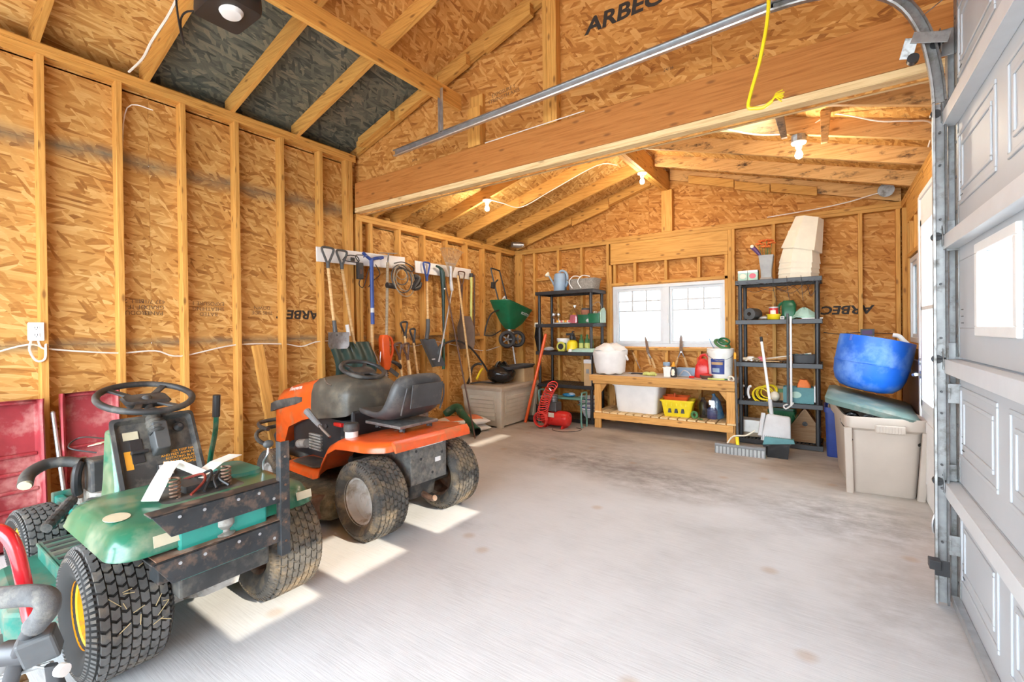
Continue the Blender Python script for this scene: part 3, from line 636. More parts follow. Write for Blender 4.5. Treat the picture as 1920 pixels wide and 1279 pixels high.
# ---- overhead sectional door
od = struct('door_2', 'white sectional overhead garage door seen from inside', 'door')
DX, SH = .492, .573
WIN = [(2.09, 2.53), (1.40, 1.84), (.86, 1.28)]
for k in range(5):
    z0 = .012+SH*k; z1 = z0+SH-.006; y0, y1 = DY0-.03, DY1+.02; win = k == 2
    g = G()
    if not win: g.b2((DX, y0, z0), (DX+.045, y1, z1))
    else:
        a, b2 = 1.295, 1.60
        g.b2((DX, y0, z0), (DX+.045, y1, a)); g.b2((DX, y0, b2), (DX+.045, y1, z1)); ys = [y0]+[q for w in sorted(WIN) for q in w]+[y1]
        for i in range(0, len(ys), 2): g.b2((DX, ys[i], a), (DX+.045, ys[i+1], b2))
    sec = g.build('door_section', 'door_white', od, 0, .003)
    if win:
        for (ya, yb) in WIN:
            f = G(); 
            for p, q in (((ya-.03, a-.03), (yb+.03, a+.008)), ((ya-.03, b2-.008), (yb+.03, b2+.03)), ((ya-.03, a+.008), (ya+.008, b2-.008)), ((yb-.008, a+.008), (yb+.03, b2-.008))): f.b2((DX-.014, p[0], p[1]), (DX+.005, q[0], q[1]))
            f.build('window_surround', 'white_plastic', sec, 0, .004)
            G().b2((DX+.02, ya-.01, a-.01), (DX+.024, yb+.01, b2+.01)).build('pane', 'glass', sec, 0)
    else:
        for i in range(4):
            ya = DY0+.06+i*.69; yb = ya+.56; za, zb = z0+.12, z1-.12; r = G()
            for m_ in (0, .055):      # pressed raised-and-fielded panel
                for p, q in (((ya+m_, za+m_), (yb-m_, za+m_+.018)), ((ya+m_, zb-m_-.018), (yb-m_, zb-m_)), ((ya+m_, za+m_+.018), (ya+m_+.018, zb-m_-.018)), ((yb-m_-.018, za+m_+.018), (yb-m_, zb-m_-.018))): r.b2((DX-.006, p[0], p[1]), (DX+.002, q[0], q[1]))
            r.build('pressed_panel', 'door_white', sec, 0, .004)
    # stiffening strut along each joint: hat-shaped
    s = G(); zc = z1-.035
    s.b2((DX-.05, y0+.06, zc+.03), (DX-.001, y1-.03, zc+.034)); s.b2((DX-.05, y0+.06, zc-.03), (DX-.001, y1-.03, zc-.026)); s.b2((DX-.053, y0+.06, zc-.03), (DX-.05, y1-.03, zc+.034))
    if k < 4: s.build('strut', 'strut_white', sec, 0, .001)
    G().b2((DX-.004, DY1-.045, z0+.004), (DX-.001, DY1+.018, z1-.004)).build('end_stile', 'galv', sec, 0)
    for q in range(3): G().box((DX-.005, DY1-.02, z0+.1+q*.16), (.004, .012, .012)).build('stile_screw', 'steel_dark', sec, 0)
    for q in range(3):   # short dark staples showing on the face
        G().box((DX-.0015, DY1-.10-.0*q, z0+.16+q*.03), (.002, .035, .004)).build('end_nail', 'steel_dark', sec, 0)
    # hinge with roller
    zh = z1+.0 if k < 4 else z1-.25
    h = G(); h.prism([(DY1-.055, zh-.05), (DY1+.01, zh-.05), (DY1+.01, zh+.075), (DY1-.02, zh+.075), (DY1-.05, zh)], DX-.058, DX-.054, 'x')
    h.b2((DX-.058, DY1+.006, zh-.05), (DX-.004, DY1+.01, zh+.075)); hg = h.build('hinge', 'galv', sec, 0, .002)
    for dz in (-.012, .03): G().cyl((DX-.0585, DY1-.02, zh+dz), (DX-.0605, DY1-.02, zh+dz), .011, n=12).build('hinge_hole', 'black_plastic', hg)
    G().cyl((DX-.045, DY1-.03, zh+.0), (DX-.09, DY1-.03, zh+.0), .006, n=8).cyl((DX-.075, DY1-.035, zh-.002), (DX-.075, DY1-.01, zh-.002), .02, n=14).build('roller', 'black_plastic', sec)
g = G().tube([(DX-.05, DY1-.012, .42), (DX-.085, DY1-.015, .41), (DX-.09, DY1-.015, .33), (DX-.05, DY1-.012, .31)], .006, 8, 3); g.build('lift_handle', 'galv_bright', od)
G().b2((DX-.01, DY0, 0), (DX+.05, DY1+.02, .014)).build('bottom_seal', 'black_plastic', od, 0, .003)
G().b2((DX-.03, DY0, .014), (DX-.001, DY1-.02, .05)).build('bottom_bracket', 'galv_bright', od, 0, .002)

G().b2((.56, DY1+.012, 0), (X1+.03, DY1+.034, DZ)).build('door_jamb', 'white_paint', od, 0, .002)
G().b2((.56, DY0-.034, 0), (X1+.03, DY0-.012, DZ)).build('door_jamb', 'white_paint', od, 0, .002)
# ---- door track: vertical run, bend and overhead rail
tr = thing('door_track', 'galvanised steel roller track that bends from beside the door to overhead', 'track', (0,0,0))
YT = DY1-.045
def channel(path, w=.05, d=.026, y=YT):
    """open C section swept along a path in the XZ plane, mouth towards the door"""
    g = G(); P = [V((x, 0, z)) for x, z in path]
    prof = [(-w/2, 0), (w/2, 0), (w/2, d), (w/2-.008, d+.003), (w/2-.01, d-.002), (w/2-.003, d-.004), (w/2-.003, .003), (-w/2+.003, .003), (-w/2+.003, d-.004), (-w/2+.01, d-.002), (-w/2+.008, d+.003), (-w/2, d)]
    rings = []
    for i, p in enumerate(P):
        t = (P[min(i+1, len(P)-1)]-P[max(i-1, 0)]).normalized(); nn = V((t.z, 0, -t.x))
        rings.append([p+nn*a+V((0, y+.018-b, 0)) for a, b in prof])
    return g.loft(rings)
channel([(.428, .01), (.428, 2.34)]).build('vertical_track', 'galv', tr, 0)
arc = spline([V((.428, 0, 2.345)), V((.415, 0, 2.5)), V((.375, 0, 2.70)), V((.29, 0, 2.87)), V((.14, 0, 2.985)), V((-.06, 0, 3.045)), V((-.25, 0, 3.06))], 4)
channel([(p.x, p.z) for p in arc]).build('curved_track', 'galv', tr, 40)
channel([(-.24, 3.065), (-3.30, 2.955)], .058).build('overhead_rail', 'galv_bright', tr, 0)
for z in (.25, .95, 1.65): G().b2((.45, YT-.012, z), (.50, YT-.004, z+.09)).b2((.452, YT-.02, z+.02), (.456, YT, z+.07)).build('track_bracket', 'galv', tr, 0, .001)
for z in (.2, .3, .55, .66, .9, 1.0, 1.25, 1.5, 1.8, 2.05, 2.2): G().cyl((.428, YT-.0085, z), (.428, YT+.001, z), .005, n=10).build('track_rivet', 'steel_dark', tr)
# jamb angle that carries the track
G().b2((.466, DY1+.02, 0), (.47, DY1+.07, 2.62)).b2((.466, DY1+.066, 0), (.53, DY1+.07, 2.62)).build('jamb_angle', 'galv', tr, 0, .001)
g = G().bar((.46, YT-.03, 2.62), (.33, YT-.03, 2.66), .05, .004, (0,1,0)); g.bar((.33, YT-.03, 2.66), (.31, YT-.0, 2.58), .05, .004, (0,1,0)); g.build('top_roller_bracket', 'galv', tr, 0, .001)
G().bar((.38, YT-.02, 2.76), (.60, DY1+.1, 2.98), .03, .003).build('track_strap', 'galv', tr, 0)
G().cyl((.335, YT-.02, 2.57), (.335, YT+.01, 2.57), .023, n=16).build('top_roller', 'black_plastic', tr)
g = G(); g.b2((-2.71, YT-.005, 2.985), (-2.675, YT-.002, 3.37)); g.b2((-2.71, YT-.03, 2.985), (-2.707, YT-.002, 3.37)); g.build('rail_hanger', 'galv_bright', tr, 0)
G().b2((.36, DY1-.22, .23), (.40, DY1-.17, .27)).b2((.38, DY1-.2, .2), (.43, DY1-.195, .27)).build('sensor', 'black_plastic', tr, 0, .004)
# release rope
g = G(); g.tube([(-.236, 2.52, 3.4), (-.232, 2.52, 3.1), (-.228, 2.52, 2.84), (-.262, 2.52, 2.62), (-.305, 2.52, 2.46), (-.318, 2.52, 2.39), (-.29, 2.52, 2.375), (-.25, 2.52, 2.37), (-.215, 2.52, 2.39)], .0085, 8, 5)
for k in range(7):
    a = -.6+k*.2; g.tube([(-.222, 2.52, 2.385), (-.20+.0, 2.52+.02*math.sin(a*3), 2.395+.006*k), (-.175+.004*(k % 3), 2.52+.03*math.sin(a*3), 2.39+.013*(k-2))], .003, 5)
tag(g.build('pull_rope', 'yellow'), 'yellow pull rope with a frayed end hanging before the beam', 'rope')
# ================================================================== LAWN TRACTORS
MAT['rubber'] = mat('rubber', (.11,.108,.105), .8, var=.25, vs=14, dirt=((.24,.205,.16), .25, 9), bmp=.3, bs=90)
MAT['rubber_deep'] = mat('rubber_deep', (.022,.022,.022), .8, var=.3)
MAT['rubber_muddy'] = mat('rubber_muddy', (.085,.08,.073), .9, var=.3, vs=14, dirt=((.29,.22,.14), .45, 8), bmp=.3, bs=90)
MAT['rim_yellow'] = mat('rim_yellow', (.85,.45,.02), .4, var=.1, dirt=((.25,.17,.08), .25, 14))
MAT['rim_white'] = mat('rim_white', (.66,.65,.63), .4, var=.08, dirt=((.30,.22,.14), .4, 9))
MAT['mower_green'] = mat('mower_green', (.010,.15,.088), .28, var=.15, dirt=((.22,.26,.17), .45, 5), coat=.4)
MAT['mower_teal'] = mat('mower_teal', (.02,.30,.25), .3, var=.1, coat=.4)
MAT['deck_green'] = mat('deck_green', (.02,.17,.13), .5, var=.2, dirt=((.22,.20,.15), .5, 6))
MAT['hitch_black'] = mat('hitch_black', (.028,.032,.036), .5, .1, var=.3, dirt=((.20,.13,.09), .32, 14))
MAT['rusty'] = mat('rusty', (.20,.11,.07), .75, .3, var=.4, vs=20, dirt=((.33,.27,.22), .4, 12))
MAT['casting'] = mat('casting', (.42,.41,.38), .6, .4, var=.3, dirt=((.18,.14,.10), .4, 14))
MAT['dusty_black'] = mat('dusty_black', (.042,.043,.044), .55, var=.3, dirt=((.17,.155,.13), .45, 9))
MAT['wheel_black'] = mat('wheel_black', (.03,.03,.031), .5, var=.3, dirt=((.14,.13,.115), .4, 8))
MAT['mower_orange'] = mat('mower_orange', (.78,.105,.015), .28, var=.12, dirt=((.42,.17,.07), .3, 7), coat=.3)
MAT['charcoal'] = mat('charcoal', (.085,.08,.066), .42, var=.18, dirt=((.18,.155,.115), .3, 8))
MAT['seat_vinyl'] = mat('seat_vinyl', (.055,.055,.057), .45, var=.2, dirt=((.15,.14,.125), .3, 8), bmp=.15, bs=220)
MAT['mud_grass'] = mat('mud_grass', (.20,.16,.10), .95, var=.4, vs=18, dirt=((.09,.085,.05), .5, 20), bmp=.6, bs=60)
MAT['paper'] = mat('paper', (.80,.78,.72), .8, var=.1)
MAT['brown_wire'] = mat('brown_wire', (.22,.03,.02), .5)
MAT['plate_grey'] = mat('plate_grey', (.13,.128,.12), .8, var=.35, vs=25, dirt=((.27,.25,.21), .45, 22), bmp=.5, bs=80)
MAT['sticker'] = mat('sticker', (.58,.53,.38), .6, var=.12)
MAT['orange_print'] = mat('orange_print', (.80,.36,.03), .6, var=0)
MAT['white_print'] = mat('white_print', (.85,.85,.85), .6, var=0)
MAT['straw'] = mat('straw', (.55,.43,.22), .8, var=.2)

def wheel(par, c, R, w, rr, rim, tire='rubber', rows=36, cols=7, lug=.010, name='wheel', turn=0, face=-1):
    """turf tyre with separate lugs; axle along Y"""
    ax = V((math.sin(turn)*-1, math.cos(turn), 0)); q = V((0,0,1)).rotation_difference(ax)
    g = G(); h = w/2; Rc = R-lug
    prof = [(rr, -h*.66), (rr+.012, -h*.80), (rr+.035, -h*.93), (rr+(Rc-rr)*.55, -h), (rr+(Rc-rr)*.82, -h*.97), (Rc-.012, -h*.86), (Rc, -h*.70), (Rc+.002, -h*.3), (Rc+.002, h*.3), (Rc, h*.70), (Rc-.012, h*.86), (rr+(Rc-rr)*.82, h*.97), (rr+(Rc-rr)*.55, h), (rr+.035, h*.93), (rr+.012, h*.80), (rr, h*.66)]
    g.lathe(prof, 40, c, ax, (False, False)); t = g.build(name, 'rubber_deep' if tire == 'rubber' else tire, par, 60)
    g = G(); C = V(c)
    pt = lambda a, y, r: C + q @ V((r*math.cos(a), r*math.sin(a), y))
    da = 2*math.pi/rows; cw = w*.80/cols
    for i in range(rows):
        for j in range(cols):
            y0 = -w*.40+j*cw+.0025; y1 = y0+cw-.005; ym = (y0+y1)/2; a = i*da+(da*.5 if j % 2 else 0); k = da*.40; z = da*.16
            ol = [(a-k, y0), (a-k+z, ym), (a-k, y1), (a+k*.85, y1), (a+k*.85+z, ym), (a+k*.85, y0)]
            e = lambda y: 1-.06*max(0, abs(y)/h-.55)
            g.loft([[pt(p, y, (Rc-.004)*e(y)) for p, y in ol], [pt(p*.999, y, R*e(y)) for p, y in ol]], (False, True))
    for i in range(rows*2):       # shoulder bars
        for sgn in (-1, 1):
            a = i*da/2; k = da*.13
            g.loft([[pt(p, sgn*y, r) for p, y, r in ((a-k, h*.82, Rc-.010), (a+k, h*.82, Rc-.010), (a+k, h*.97, Rc-.045), (a-k, h*.97, Rc-.045))],
                    [pt(p, sgn*y, r) for p, y, r in ((a-k, h*.86, Rc-.002), (a+k, h*.86, Rc-.002), (a+k, h*1.03, Rc-.04), (a-k, h*1.03, Rc-.04))]], (False, True))
    tr_ = g.build('tread', tire, t, 0); tr_['kind'] = 'stuff'
    g = G(); s = face
    f = [(rr+.008, s*h*.80), (rr+.010, s*h*.72), (rr-.008, s*h*.68), (rr-.012, s*h*.30), (rr*.72, s*h*.22), (rr*.66, s*h*.30), (rr*.30, s*h*.34), (rr*.27, s*h*.46), (.022, s*h*.46)]
    g.lathe(f, 32, c, ax, (False, True)); b = [(rr+.008, -s*h*.8), (rr-.008, -s*h*.66), (rr-.012, s*h*.2), (.03, s*h*.18)]; g.lathe(b, 24, c, ax, (False, True))
    rm = g.build('rim', rim, t, 40)
    p = q @ V((rr*.78, 0, s*h*.4)); G().cyl(V(c)+p, V(c)+p+q @ V((.02, 0, s*.02)), .006, n=8).build('valve', 'black_plastic', t)
    return t
def rrect(x0, x1, y0, y1, r, n=5, z=0):
    P = []
    for cx, cy, a0 in ((x1-r, y1-r, 0), (x0+r, y1-r, 90), (x0+r, y0+r, 180), (x1-r, y0+r, 270)):
        for k in range(n+1):
            a = R_(a0+90*k/n); P.append(V((cx+r*math.cos(a), cy+r*math.sin(a), z)))
    return P
def steering(par, c, R, tilt, mt='wheel_black', r=.016):
    """tilt: radians the wheel leans back towards the driver (+x)"""
    st = G(); st.at(c, (0, tilt, 0))
    st.torus((0,0,0), R, r, n=40, k=10); w = st.build('steering_wheel', mt, par, 60)
    g = G().at(c, (0, tilt, 0)); g.loft([rrect(-.055, .055, -.085, .085, .03, z=-.035), rrect(-.06, .06, -.10, .10, .03, z=-.012), rrect(-.05, .05, -.09, .09, .03, z=.0)]); g.build('hub_pad', mt, w)
    for a in (25, -25, 155, 205):
        g = G().at(c, (0, tilt, 0)); g.bar((.05*math.cos(R_(a)), .09*math.sin(R_(a)), -.016), (R*math.cos(R_(a*1.15 if abs(a) < 90 else 180+(a-180)*1.6)), R*math.sin(R_(a*1.15 if abs(a) < 90 else 180+(a-180)*1.6)), 0), .03, .012)
        g.build('spoke', mt, w, 0, .003)
    return w

# ---------------- green tractor, stripped of seat and hood
gm = thing('lawn_tractor', 'green lawn tractor with its seat and hood removed and one yellow wheel hub', 'lawn tractor', (-2.325, .87, 0))
wheel(gm, (0, -.285, .255), .255, .255, .118, 'rim_yellow', face=-1)
wheel(gm, (0, .35, .255), .255, .255, .118, 'rusty', face=1, tire='rubber_muddy')
wheel(gm, (-1.24, -.30, .19), .19, .18, .085, 'rim_yellow', rows=30, cols=5, lug=.008, face=-1, turn=.1)
wheel(gm, (-1.24, .30, .19), .19, .18, .085, 'rim_yellow', rows=30, cols=5, lug=.008, face=1, turn=.1)
# rear fender pressing: rolled lip all round
g = G(); rings = []
for dz, ins, r in ((.615, .09, .07), (.612, .055, .09), (.598, .02, .10), (.565, .0, .10), (.535, -.008, .10), (.528, -.012, .10), (.528, -.004, .10), (.56, .006, .10), (.60, .06, .09)):
    rings.append(rrect(-.33+ins, .345-ins, -.37+ins, .37-ins, max(.03, r), 6, dz))
fd = g.loft(rings, (True, False)).build('rear_fender', 'mower_green', gm, 50)
G().loft([rrect(-.14, .10, -.14, .16, .04, 5, .617), rrect(-.15, .11, -.15, .17, .04, 5, .6155)]).build('seat_well', 'dusty_black', fd)
G().loft([rrect(-.30, -.02, .17, .31, .05, 5, .63), rrect(-.31, -.01, .16, .32, .05, 5, .615)]).build('shift_gate_plate', 'deck_green', fd)
for y, z in ((-.30, .616), ): G().loft([[V((.10+.055*math.cos(a), y+.04*math.sin(a), z+d)) for a in [2*math.pi*k/20 for k in range(20)]] for d in (0, .002)]).build('round_decal', 'sticker', fd)
G().box((.355, -.20, .572), (.003, .13, .04), (0, R_(-12), 0)).build('rear_decal', 'sticker', fd, 0)
G().box((.355, .30, .572), (.003, .07, .035), (0, R_(-12), 0)).build('rear_decal', 'sticker', fd, 0)
for y in (-.094, .106):
    g = G(); g.tube([(.05+.018*math.cos(t*.7), y+.018*math.sin(t*.7), .615+t*.0017) for t in range(52)], .0045, 6); g.build('seat_spring', 'rusty', gm)
# battery, wiring in the seat well
G().loft([rrect(-.11, .03, -.05, .13, .012, 3, .60), rrect(-.11, .03, -.05, .13, .012, 3, .645)]).build('battery', 'dusty_black', gm, 30)
for k in range(4):
    G().tube([(-.12+k*.03, .0+k*.03, .64), (-.03+k*.01, .04+.03*k, .67+.01*(k % 2)), (.04, .02+.02*k, .655), (.09, -.05+.05*k, .625)], .006, 6, 4).build('wire', 'black_plastic' if k else 'brown_wire', gm)
# rear body panel and chassis
G().b2((.33, -.19, .40), (.362, .13, .60)).build('rear_panel', 'mower_teal', gm, 0, .008)
G().b2((-.9, -.17, .30), (.30, .17, .45)).build('chassis', 'dusty_black', gm, 0, .01)
for y in (-.225, .135): G().b2((.24, y-.02, .40), (.328, y+.03, .59)).build('chassis_side', 'hitch_black', gm, 0, .004)
g = G(); g.loft([[V((x, y*s_, z0+ (z*s_))) for y, z in ((-.10, -.05), (.10, -.05), (.12, .02), (.06, .09), (-.06, .09), (-.12, .02))] for x, s_, z0 in ((-.12, .7, .26), (-.04, 1, .26), (.14, 1, .27), (.24, .65, .28))])
g.cyl((0, -.30, .255), (0, .30, .255), .038, n=14); g.cyl((.05, -.13, .25), (.05, .13, .25), .07, n=14); g.build('transaxle', 'casting', gm, 30)
# hitch channels: rolled black angle iron with bevelled end
def hitch(z, nm, lip):
    g = G(); y0, y1 = -.285, .18
    g.prism([(y0, z+.045), (y0+.06, z-.045), (y1, z-.045), (y1, z+.045)], .392, .398, 'x'); g.prism([(.30 if lip else .33, z+.045), (.398, z+.045), (.398, z+.039), (.30 if lip else .33, z+.039)], y0, y1, 'y')
    o = g.build(nm, 'hitch_black', gm, 0, .002)
    for y in (-.2, -.12, .0, .08, .14): G().cyl((.398, y, z+.02*((-1)**int(y*50))), (.401, y, z+.02*((-1)**int(y*50))), .006, n=10).build('bolt', 'galv_bright', o)
    return o
hitch(.632, 'upper_hitch_plate', False); lo = hitch(.465, 'lower_hitch_plate', True)
G().b2((.305, -.27, .5105), (.392, .18, .5145)).build('hitch_shelf', 'rusty', lo, 0, .001)
g = G(); g.lathe([(.034, .515), (.036, .522), (.018, .527), (.017, .537), (.022, .540), (.033, .555), (.033, .572), (.024, .588), (.010, .594)], 18, (.35, -.03, 0)); g.build('tow_ball', 'casting', gm)
g = G(); g.b2((.400, .165, .36), (.408, .205, .845)); g.b2((.37, .165, .36), (.400, .171, .845)); g.build('upright_bar', 'hitch_black', gm, 0, .002)
for z in (.42, .50, .60, .66, .78): G().cyl((.408, .185, z), (.411, .185, z), .005, n=8).build('bolt', 'rusty', gm)
# steering tower
g = G(); g.loft([[V((-.62, -.19, .38)), V((-.36, -.19, .38)), V((-.36, .19, .38)), V((-.62, .19, .38))], [V((-.62, -.17, .60)), V((-.42, -.17, .60)), V((-.42, .17, .60)), V((-.62, .17, .60))], [V((-.62, -.16, .84)), V((-.52, -.16, .84)), V((-.52, .16, .84)), V((-.62, .16, .84))]])
g.build('steering_tower', 'mower_green', gm, 20, .015)
_up, _rt = V((-.47, 0, .88)).normalized(), V((0, 1, 0))
dp = Matrix((_up, _rt, V((.88, 0, .47)).normalized())).transposed().to_4x4(); dp.translation = (-.40, -.0, .735)   # columns: up the panel, across, out of it
dt = frame((-.40, 0, .735), _rt, _up)
def onpanel(): gg = G(); gg.M = dp.copy(); return gg
g = onpanel(); g.loft([rrect(-.20, .19, -.165, .165, .02, 3, -.05), rrect(-.20, .19, -.175, .175, .02, 3, .0), rrect(-.185, .175, -.16, .16, .02, 3, .004), rrect(-.17, .16, -.145, .145, .02, 3, -.018)]); dash = g.build('dash_panel', 'dusty_black', gm, 25)
g = onpanel(); g.loft([rrect(.0-.02, .17, -.03, .05, .01, 2, -.018), rrect(.0, .14, -.02, .04, .01, 2, .035)]); g.build('column_cover', 'dark_grey', dash, 25, .004)
for x, y in ((-.05, -.015), (-.05, .025), (-.09, -.015), (-.09, .025)):
    onpanel().box((x-.03, y+.005, -.012), (.03, .026, .012)).build('rocker_switch', 'black_plastic', dash, 0, .003); onpanel().box((x-.03, y+.005, -.004), (.014, .012, .004)).build('switch_mark', 'light_grey', dash, 0)
onpanel().box((.02, -.085, -.016), (.12, .05, .006)).build('throttle_slot', 'black_plastic', dash, 0, .002); onpanel().box((.01, -.08, .0), (.016, .07, .02)).build('throttle_lever', 'black_plastic', dash, 0, .004)
onpanel().box((.10, -.10, -.015), (.04, .06, .004)).build('hour_meter', 'sticker', dash, 0)
onpanel().lathe([(.024, -.018), (.024, -.006), (.017, 0), (.010, .012)], 16, (.11, .10, 0)).build('ignition_switch', 'steel_dark', dash)
onpanel().lathe([(.012, -.018), (.012, 0)], 12, (.145, .10, 0)).build('panel_knob', 'black_plastic', dash)
onpanel().box((-.02, -.122, -.0165), (.09, .028, .003)).build('orange_decal', 'orange_print', dash, 0)
text('warning_text', 'DANGER KEEP HANDS\nAND FEET AWAY FROM\nROTATING BLADES\nDO NOT OPERATE ON\nSTEEP SLOPES', .017, 'orange_print', dash, dt @ Matrix.Translation((.095, -.045, -.0165)))
g = G()       # rubber bellows on the column
g.lathe([(.030+(.008 if k % 2 else 0), k*.010) for k in range(15)], 18, (-.43, 0, .815), (-.145, 0, .165)); g.build('steering_boot', 'dusty_black', gm)
G().cyl((-.52, 0, .915), (-.575, 0, .985), .022, n=12).build('steering_column', 'dusty_black', gm)
steering(gm, (-.575, .0, .985), .195, R_(16))
# lift lever and gear lever
G().tube([(-.72, .33, .42), (-.66, .33, .60), (-.60, .33, .74), (-.585, .33, .84)], .014, 10, 4).build('lift_lever', 'mower_green', gm)
G().tube([(-.585, .33, .83), (-.575, .33, .955)], .02, 10).build('lever_grip', 'black_plastic', gm)
G().tube([(-.02, .31, .62), (-.02, .31, .66), (.01, .315, .70), (.0, .325, .735)], .006, 8, 4).build('gear_lever', 'galv_bright', gm); G().sph((.0, .325, .75), (.018, .026, .02)).build('gear_knob', 'dark_grey', gm)
# running boards, cutting deck
for s in (-1, 1):
    b = G().b2((-.95, s*.27-.08, .255), (-.28, s*.27+.08, .27)).b2((-.92, s*.34-.008, .20), (-.28, s*.34+.008, .27)).build('running_board', 'deck_green', gm, 0, .006)
    for k in range(9): G().b2((-.92+k*.07, s*.27-.06, .27), (-.89+k*.07, s*.27+.06, .274)).build('tread_rib', 'dusty_black', b, 0)
g = G(); P = [(-1.02, -.30), (-.92, -.50), (-.40, -.53), (-.22, -.40), (-.22, .40), (-.40, .50), (-.92, .46), (-1.02, .30)]
g.loft([[V((x, y, .07)) for x, y in P], [V((x, y, .19)) for x, y in P], [V((x*.97-.02, y*.93, .205)) for x, y in P]]); g.build('cutting_deck', 'deck_green', gm, 20, .012)
for x, y in ((-.45, -.53), (-.9, -.50)): G().cyl((x, y-.02, .05), (x, y+.02, .05), .045, n=16).build('gauge_wheel', 'dusty_black', gm)
# front end: axle, frame rails, bare engine
G().bar((-1.22, -.28, .20), (-1.22, .28, .20), .05, .06).build('front_axle', 'deck_green', gm, 0, .006)
for s in (-1, 1): G().b2((-1.45, s*.17-.02, .28), (-.6, s*.17+.02, .36)).build('frame_rail', 'mower_teal', gm, 0, .006)
G().b2((-1.47, -.2, .25), (-1.44, .2, .38)).build('front_bumper', 'deck_green', gm, 0, .006)
e = G(); e.loft([rrect(-1.22, -.86, -.15, .17, .05, 4, .36), rrect(-1.22, -.86, -.15, .17, .05, 4, .47)]); e.cyl((-1.05, .02, .47), (-1.05, .02, .55), .10, n=20); eng = e.build('engine_block', 'casting', gm, 30)
G().b2((-1.04, -.145, .455), (-.90, -.04, .635)).build('air_filter_box', 'dusty_black', gm, 0, .012)
G().b2((-1.06, -.17, .42), (-1.03, -.13, .64)).build('bracket_plate', 'rusty', gm, 0, .004)
G().tube([(-1.0, -.17, .62), (-1.03, -.22, .635), (-1.05, -.29, .635), (-1.0, -.36, .61), (-.93, -.385, .575)], [.026, .027, .028, .03, .03], 12, 4).build('intake_hose', 'dusty_black', gm)
G().cyl((-.935, -.384, .577), (-.925, -.388, .571), .026, n=12).build('hose_end', 'sticker', gm)
G().tube([(-1.0, -.17, .62), (-.97, -.19, .57), (-.98, -.19, .50), (-1.0, -.18, .46)], .022, 10, 4).build('breather_hose', 'black_plastic', gm)
g = G(); pts = [V((-1.05+.02*k, -.19-.012*k, .42-.004*k)) for k in range(13)]
g.tube(pts, [.028 if k % 2 else .023 for k in range(13)], 12); g.build('flex_pipe', 'dusty_black', gm, 0)
G().tube([(-1.0, -.1, .66), (-1.06, -.2, .70), (-1.1, -.14, .74), (-.8, -.08, .755), (-.62, -.05, .78)], .004, 6, 6).build('loose_wire', 'black_plastic', gm)
G().box((-.86, -.12, .735), (.10, .05, .004), (R_(8), R_(-12), R_(20))).build('wire_tag', 'sticker', gm, 0)
# straw stuck on the tyre
g = G()
for k in range(16):
    a = R_(random.uniform(-15, 75)); y = -.285+random.uniform(-.12, .1); R = .258; p = V((R*math.cos(a), y, .255+R*math.sin(a))); d = V((random.uniform(-1, 1)*.02, random.uniform(-1, 1)*.02, random.uniform(-1, 1)*.02)); n = V((math.cos(a), 0, math.sin(a))); d -= n*d.dot(n)
    g.cyl(p-d, p+d+n*.004, .0014, n=4)
o = g.build('straw', 'straw', gm); o['kind'] = 'stuff'
# papers on the fender
pm = thing('booklet', 'creased white paper leaflet lying open on the green tractor', 'paper', (-2.45, .83, .625))
g = G(); P = [(.16, -.16, .004), (.10, -.11, .05), (.0, -.05, .075), (-.08, .0, .085)]
g.loft([[V((x-.02, y+.0, z)), V((x+.04, y+.04, z)), V((x+.04, y+.04, z+.002)), V((x-.02, y, z+.002))] for x, y, z in P]); g.build('folded_page', 'paper', pm, 0)
g = G(); g.loft([[V((x-.03, y, z)), V((x+.03, y+.05, z+.006)), V((x+.03, y+.05, z+.008)), V((x-.03, y, z+.002))] for x, y, z in ((-.08, .0, .085), (.0, .06, .04), (.06, .10, .012))]); g.build('page', 'paper', pm, 0)
g = G(); g.loft([[V((x-.04, y, z)), V((x+.03, y+.03, z)), V((x+.03, y+.03, z+.002)), V((x-.04, y, z+.002))] for x, y, z in ((.05, .06, .02), (-.01, .17, .055), (-.06, .28, .06))]); g.build('page', 'paper', pm, 0)

# ---------------- orange tractor
om = thing('lawn_tractor', 'orange lawn tractor with high black seat and grey cowl', 'lawn tractor', (-2.40, 2.215, 0), R_(-3))
wheel(om, (0, -.325, .25), .25, .25, .14, 'rim_white', tire='rubber_muddy', face=-1)
wheel(om, (0, .335, .25), .25, .25, .14, 'rusty', tire='rubber_muddy', face=1)
wheel(om, (-1.24, -.35, .19), .19, .15, .085, 'rim_white', tire='rubber_muddy', rows=30, cols=5, lug=.008, face=-1)
wheel(om, (-1.24, .35, .19), .19, .15, .085, 'rim_white', tire='rubber_muddy', rows=30, cols=5, lug=.008, face=1)
# fender: flows from the footrests up over the wheels
prof = [(-.98, .335), (-.93, .35), (-.52, .345), (-.46, .365), (-.38, .46), (-.30, .565), (-.20, .612), (-.05, .625), (.10, .633), (.18, .638), (.235, .642), (.262, .645)]
def fender_side(s):
    g = G(); rings = []
    for i, (x, z) in enumerate(prof):
        yi = .10 if x > -.35 else .20; yo = .42 if x < -.4 else (.445 if s < 0 else .37)
        if x > .15: yo = .425 if s < 0 else .345
        if x > .22: yo = .395 if s < 0 else .325
        if x > .25: yo = .35 if s < 0 else .29
        if x < -.95: yo = .36
        drop = .05 if x > -.35 else .045
        rings.append([V((x, s*y, z+dz)) for y, dz in ((yi, 0), (yo-.06, 0), (yo-.02, -.008), (yo, -.03), (yo+.006, -drop-.01), (yo-.004, -drop-.01), (yo-.012, -.035), (yo-.06, -.012), (yi, -.012))])
    return g.loft(rings)
fn = fender_side(-1).build('fender', 'mower_orange', om, 40); fender_side(1).build('fender', 'mower_orange', om, 40)
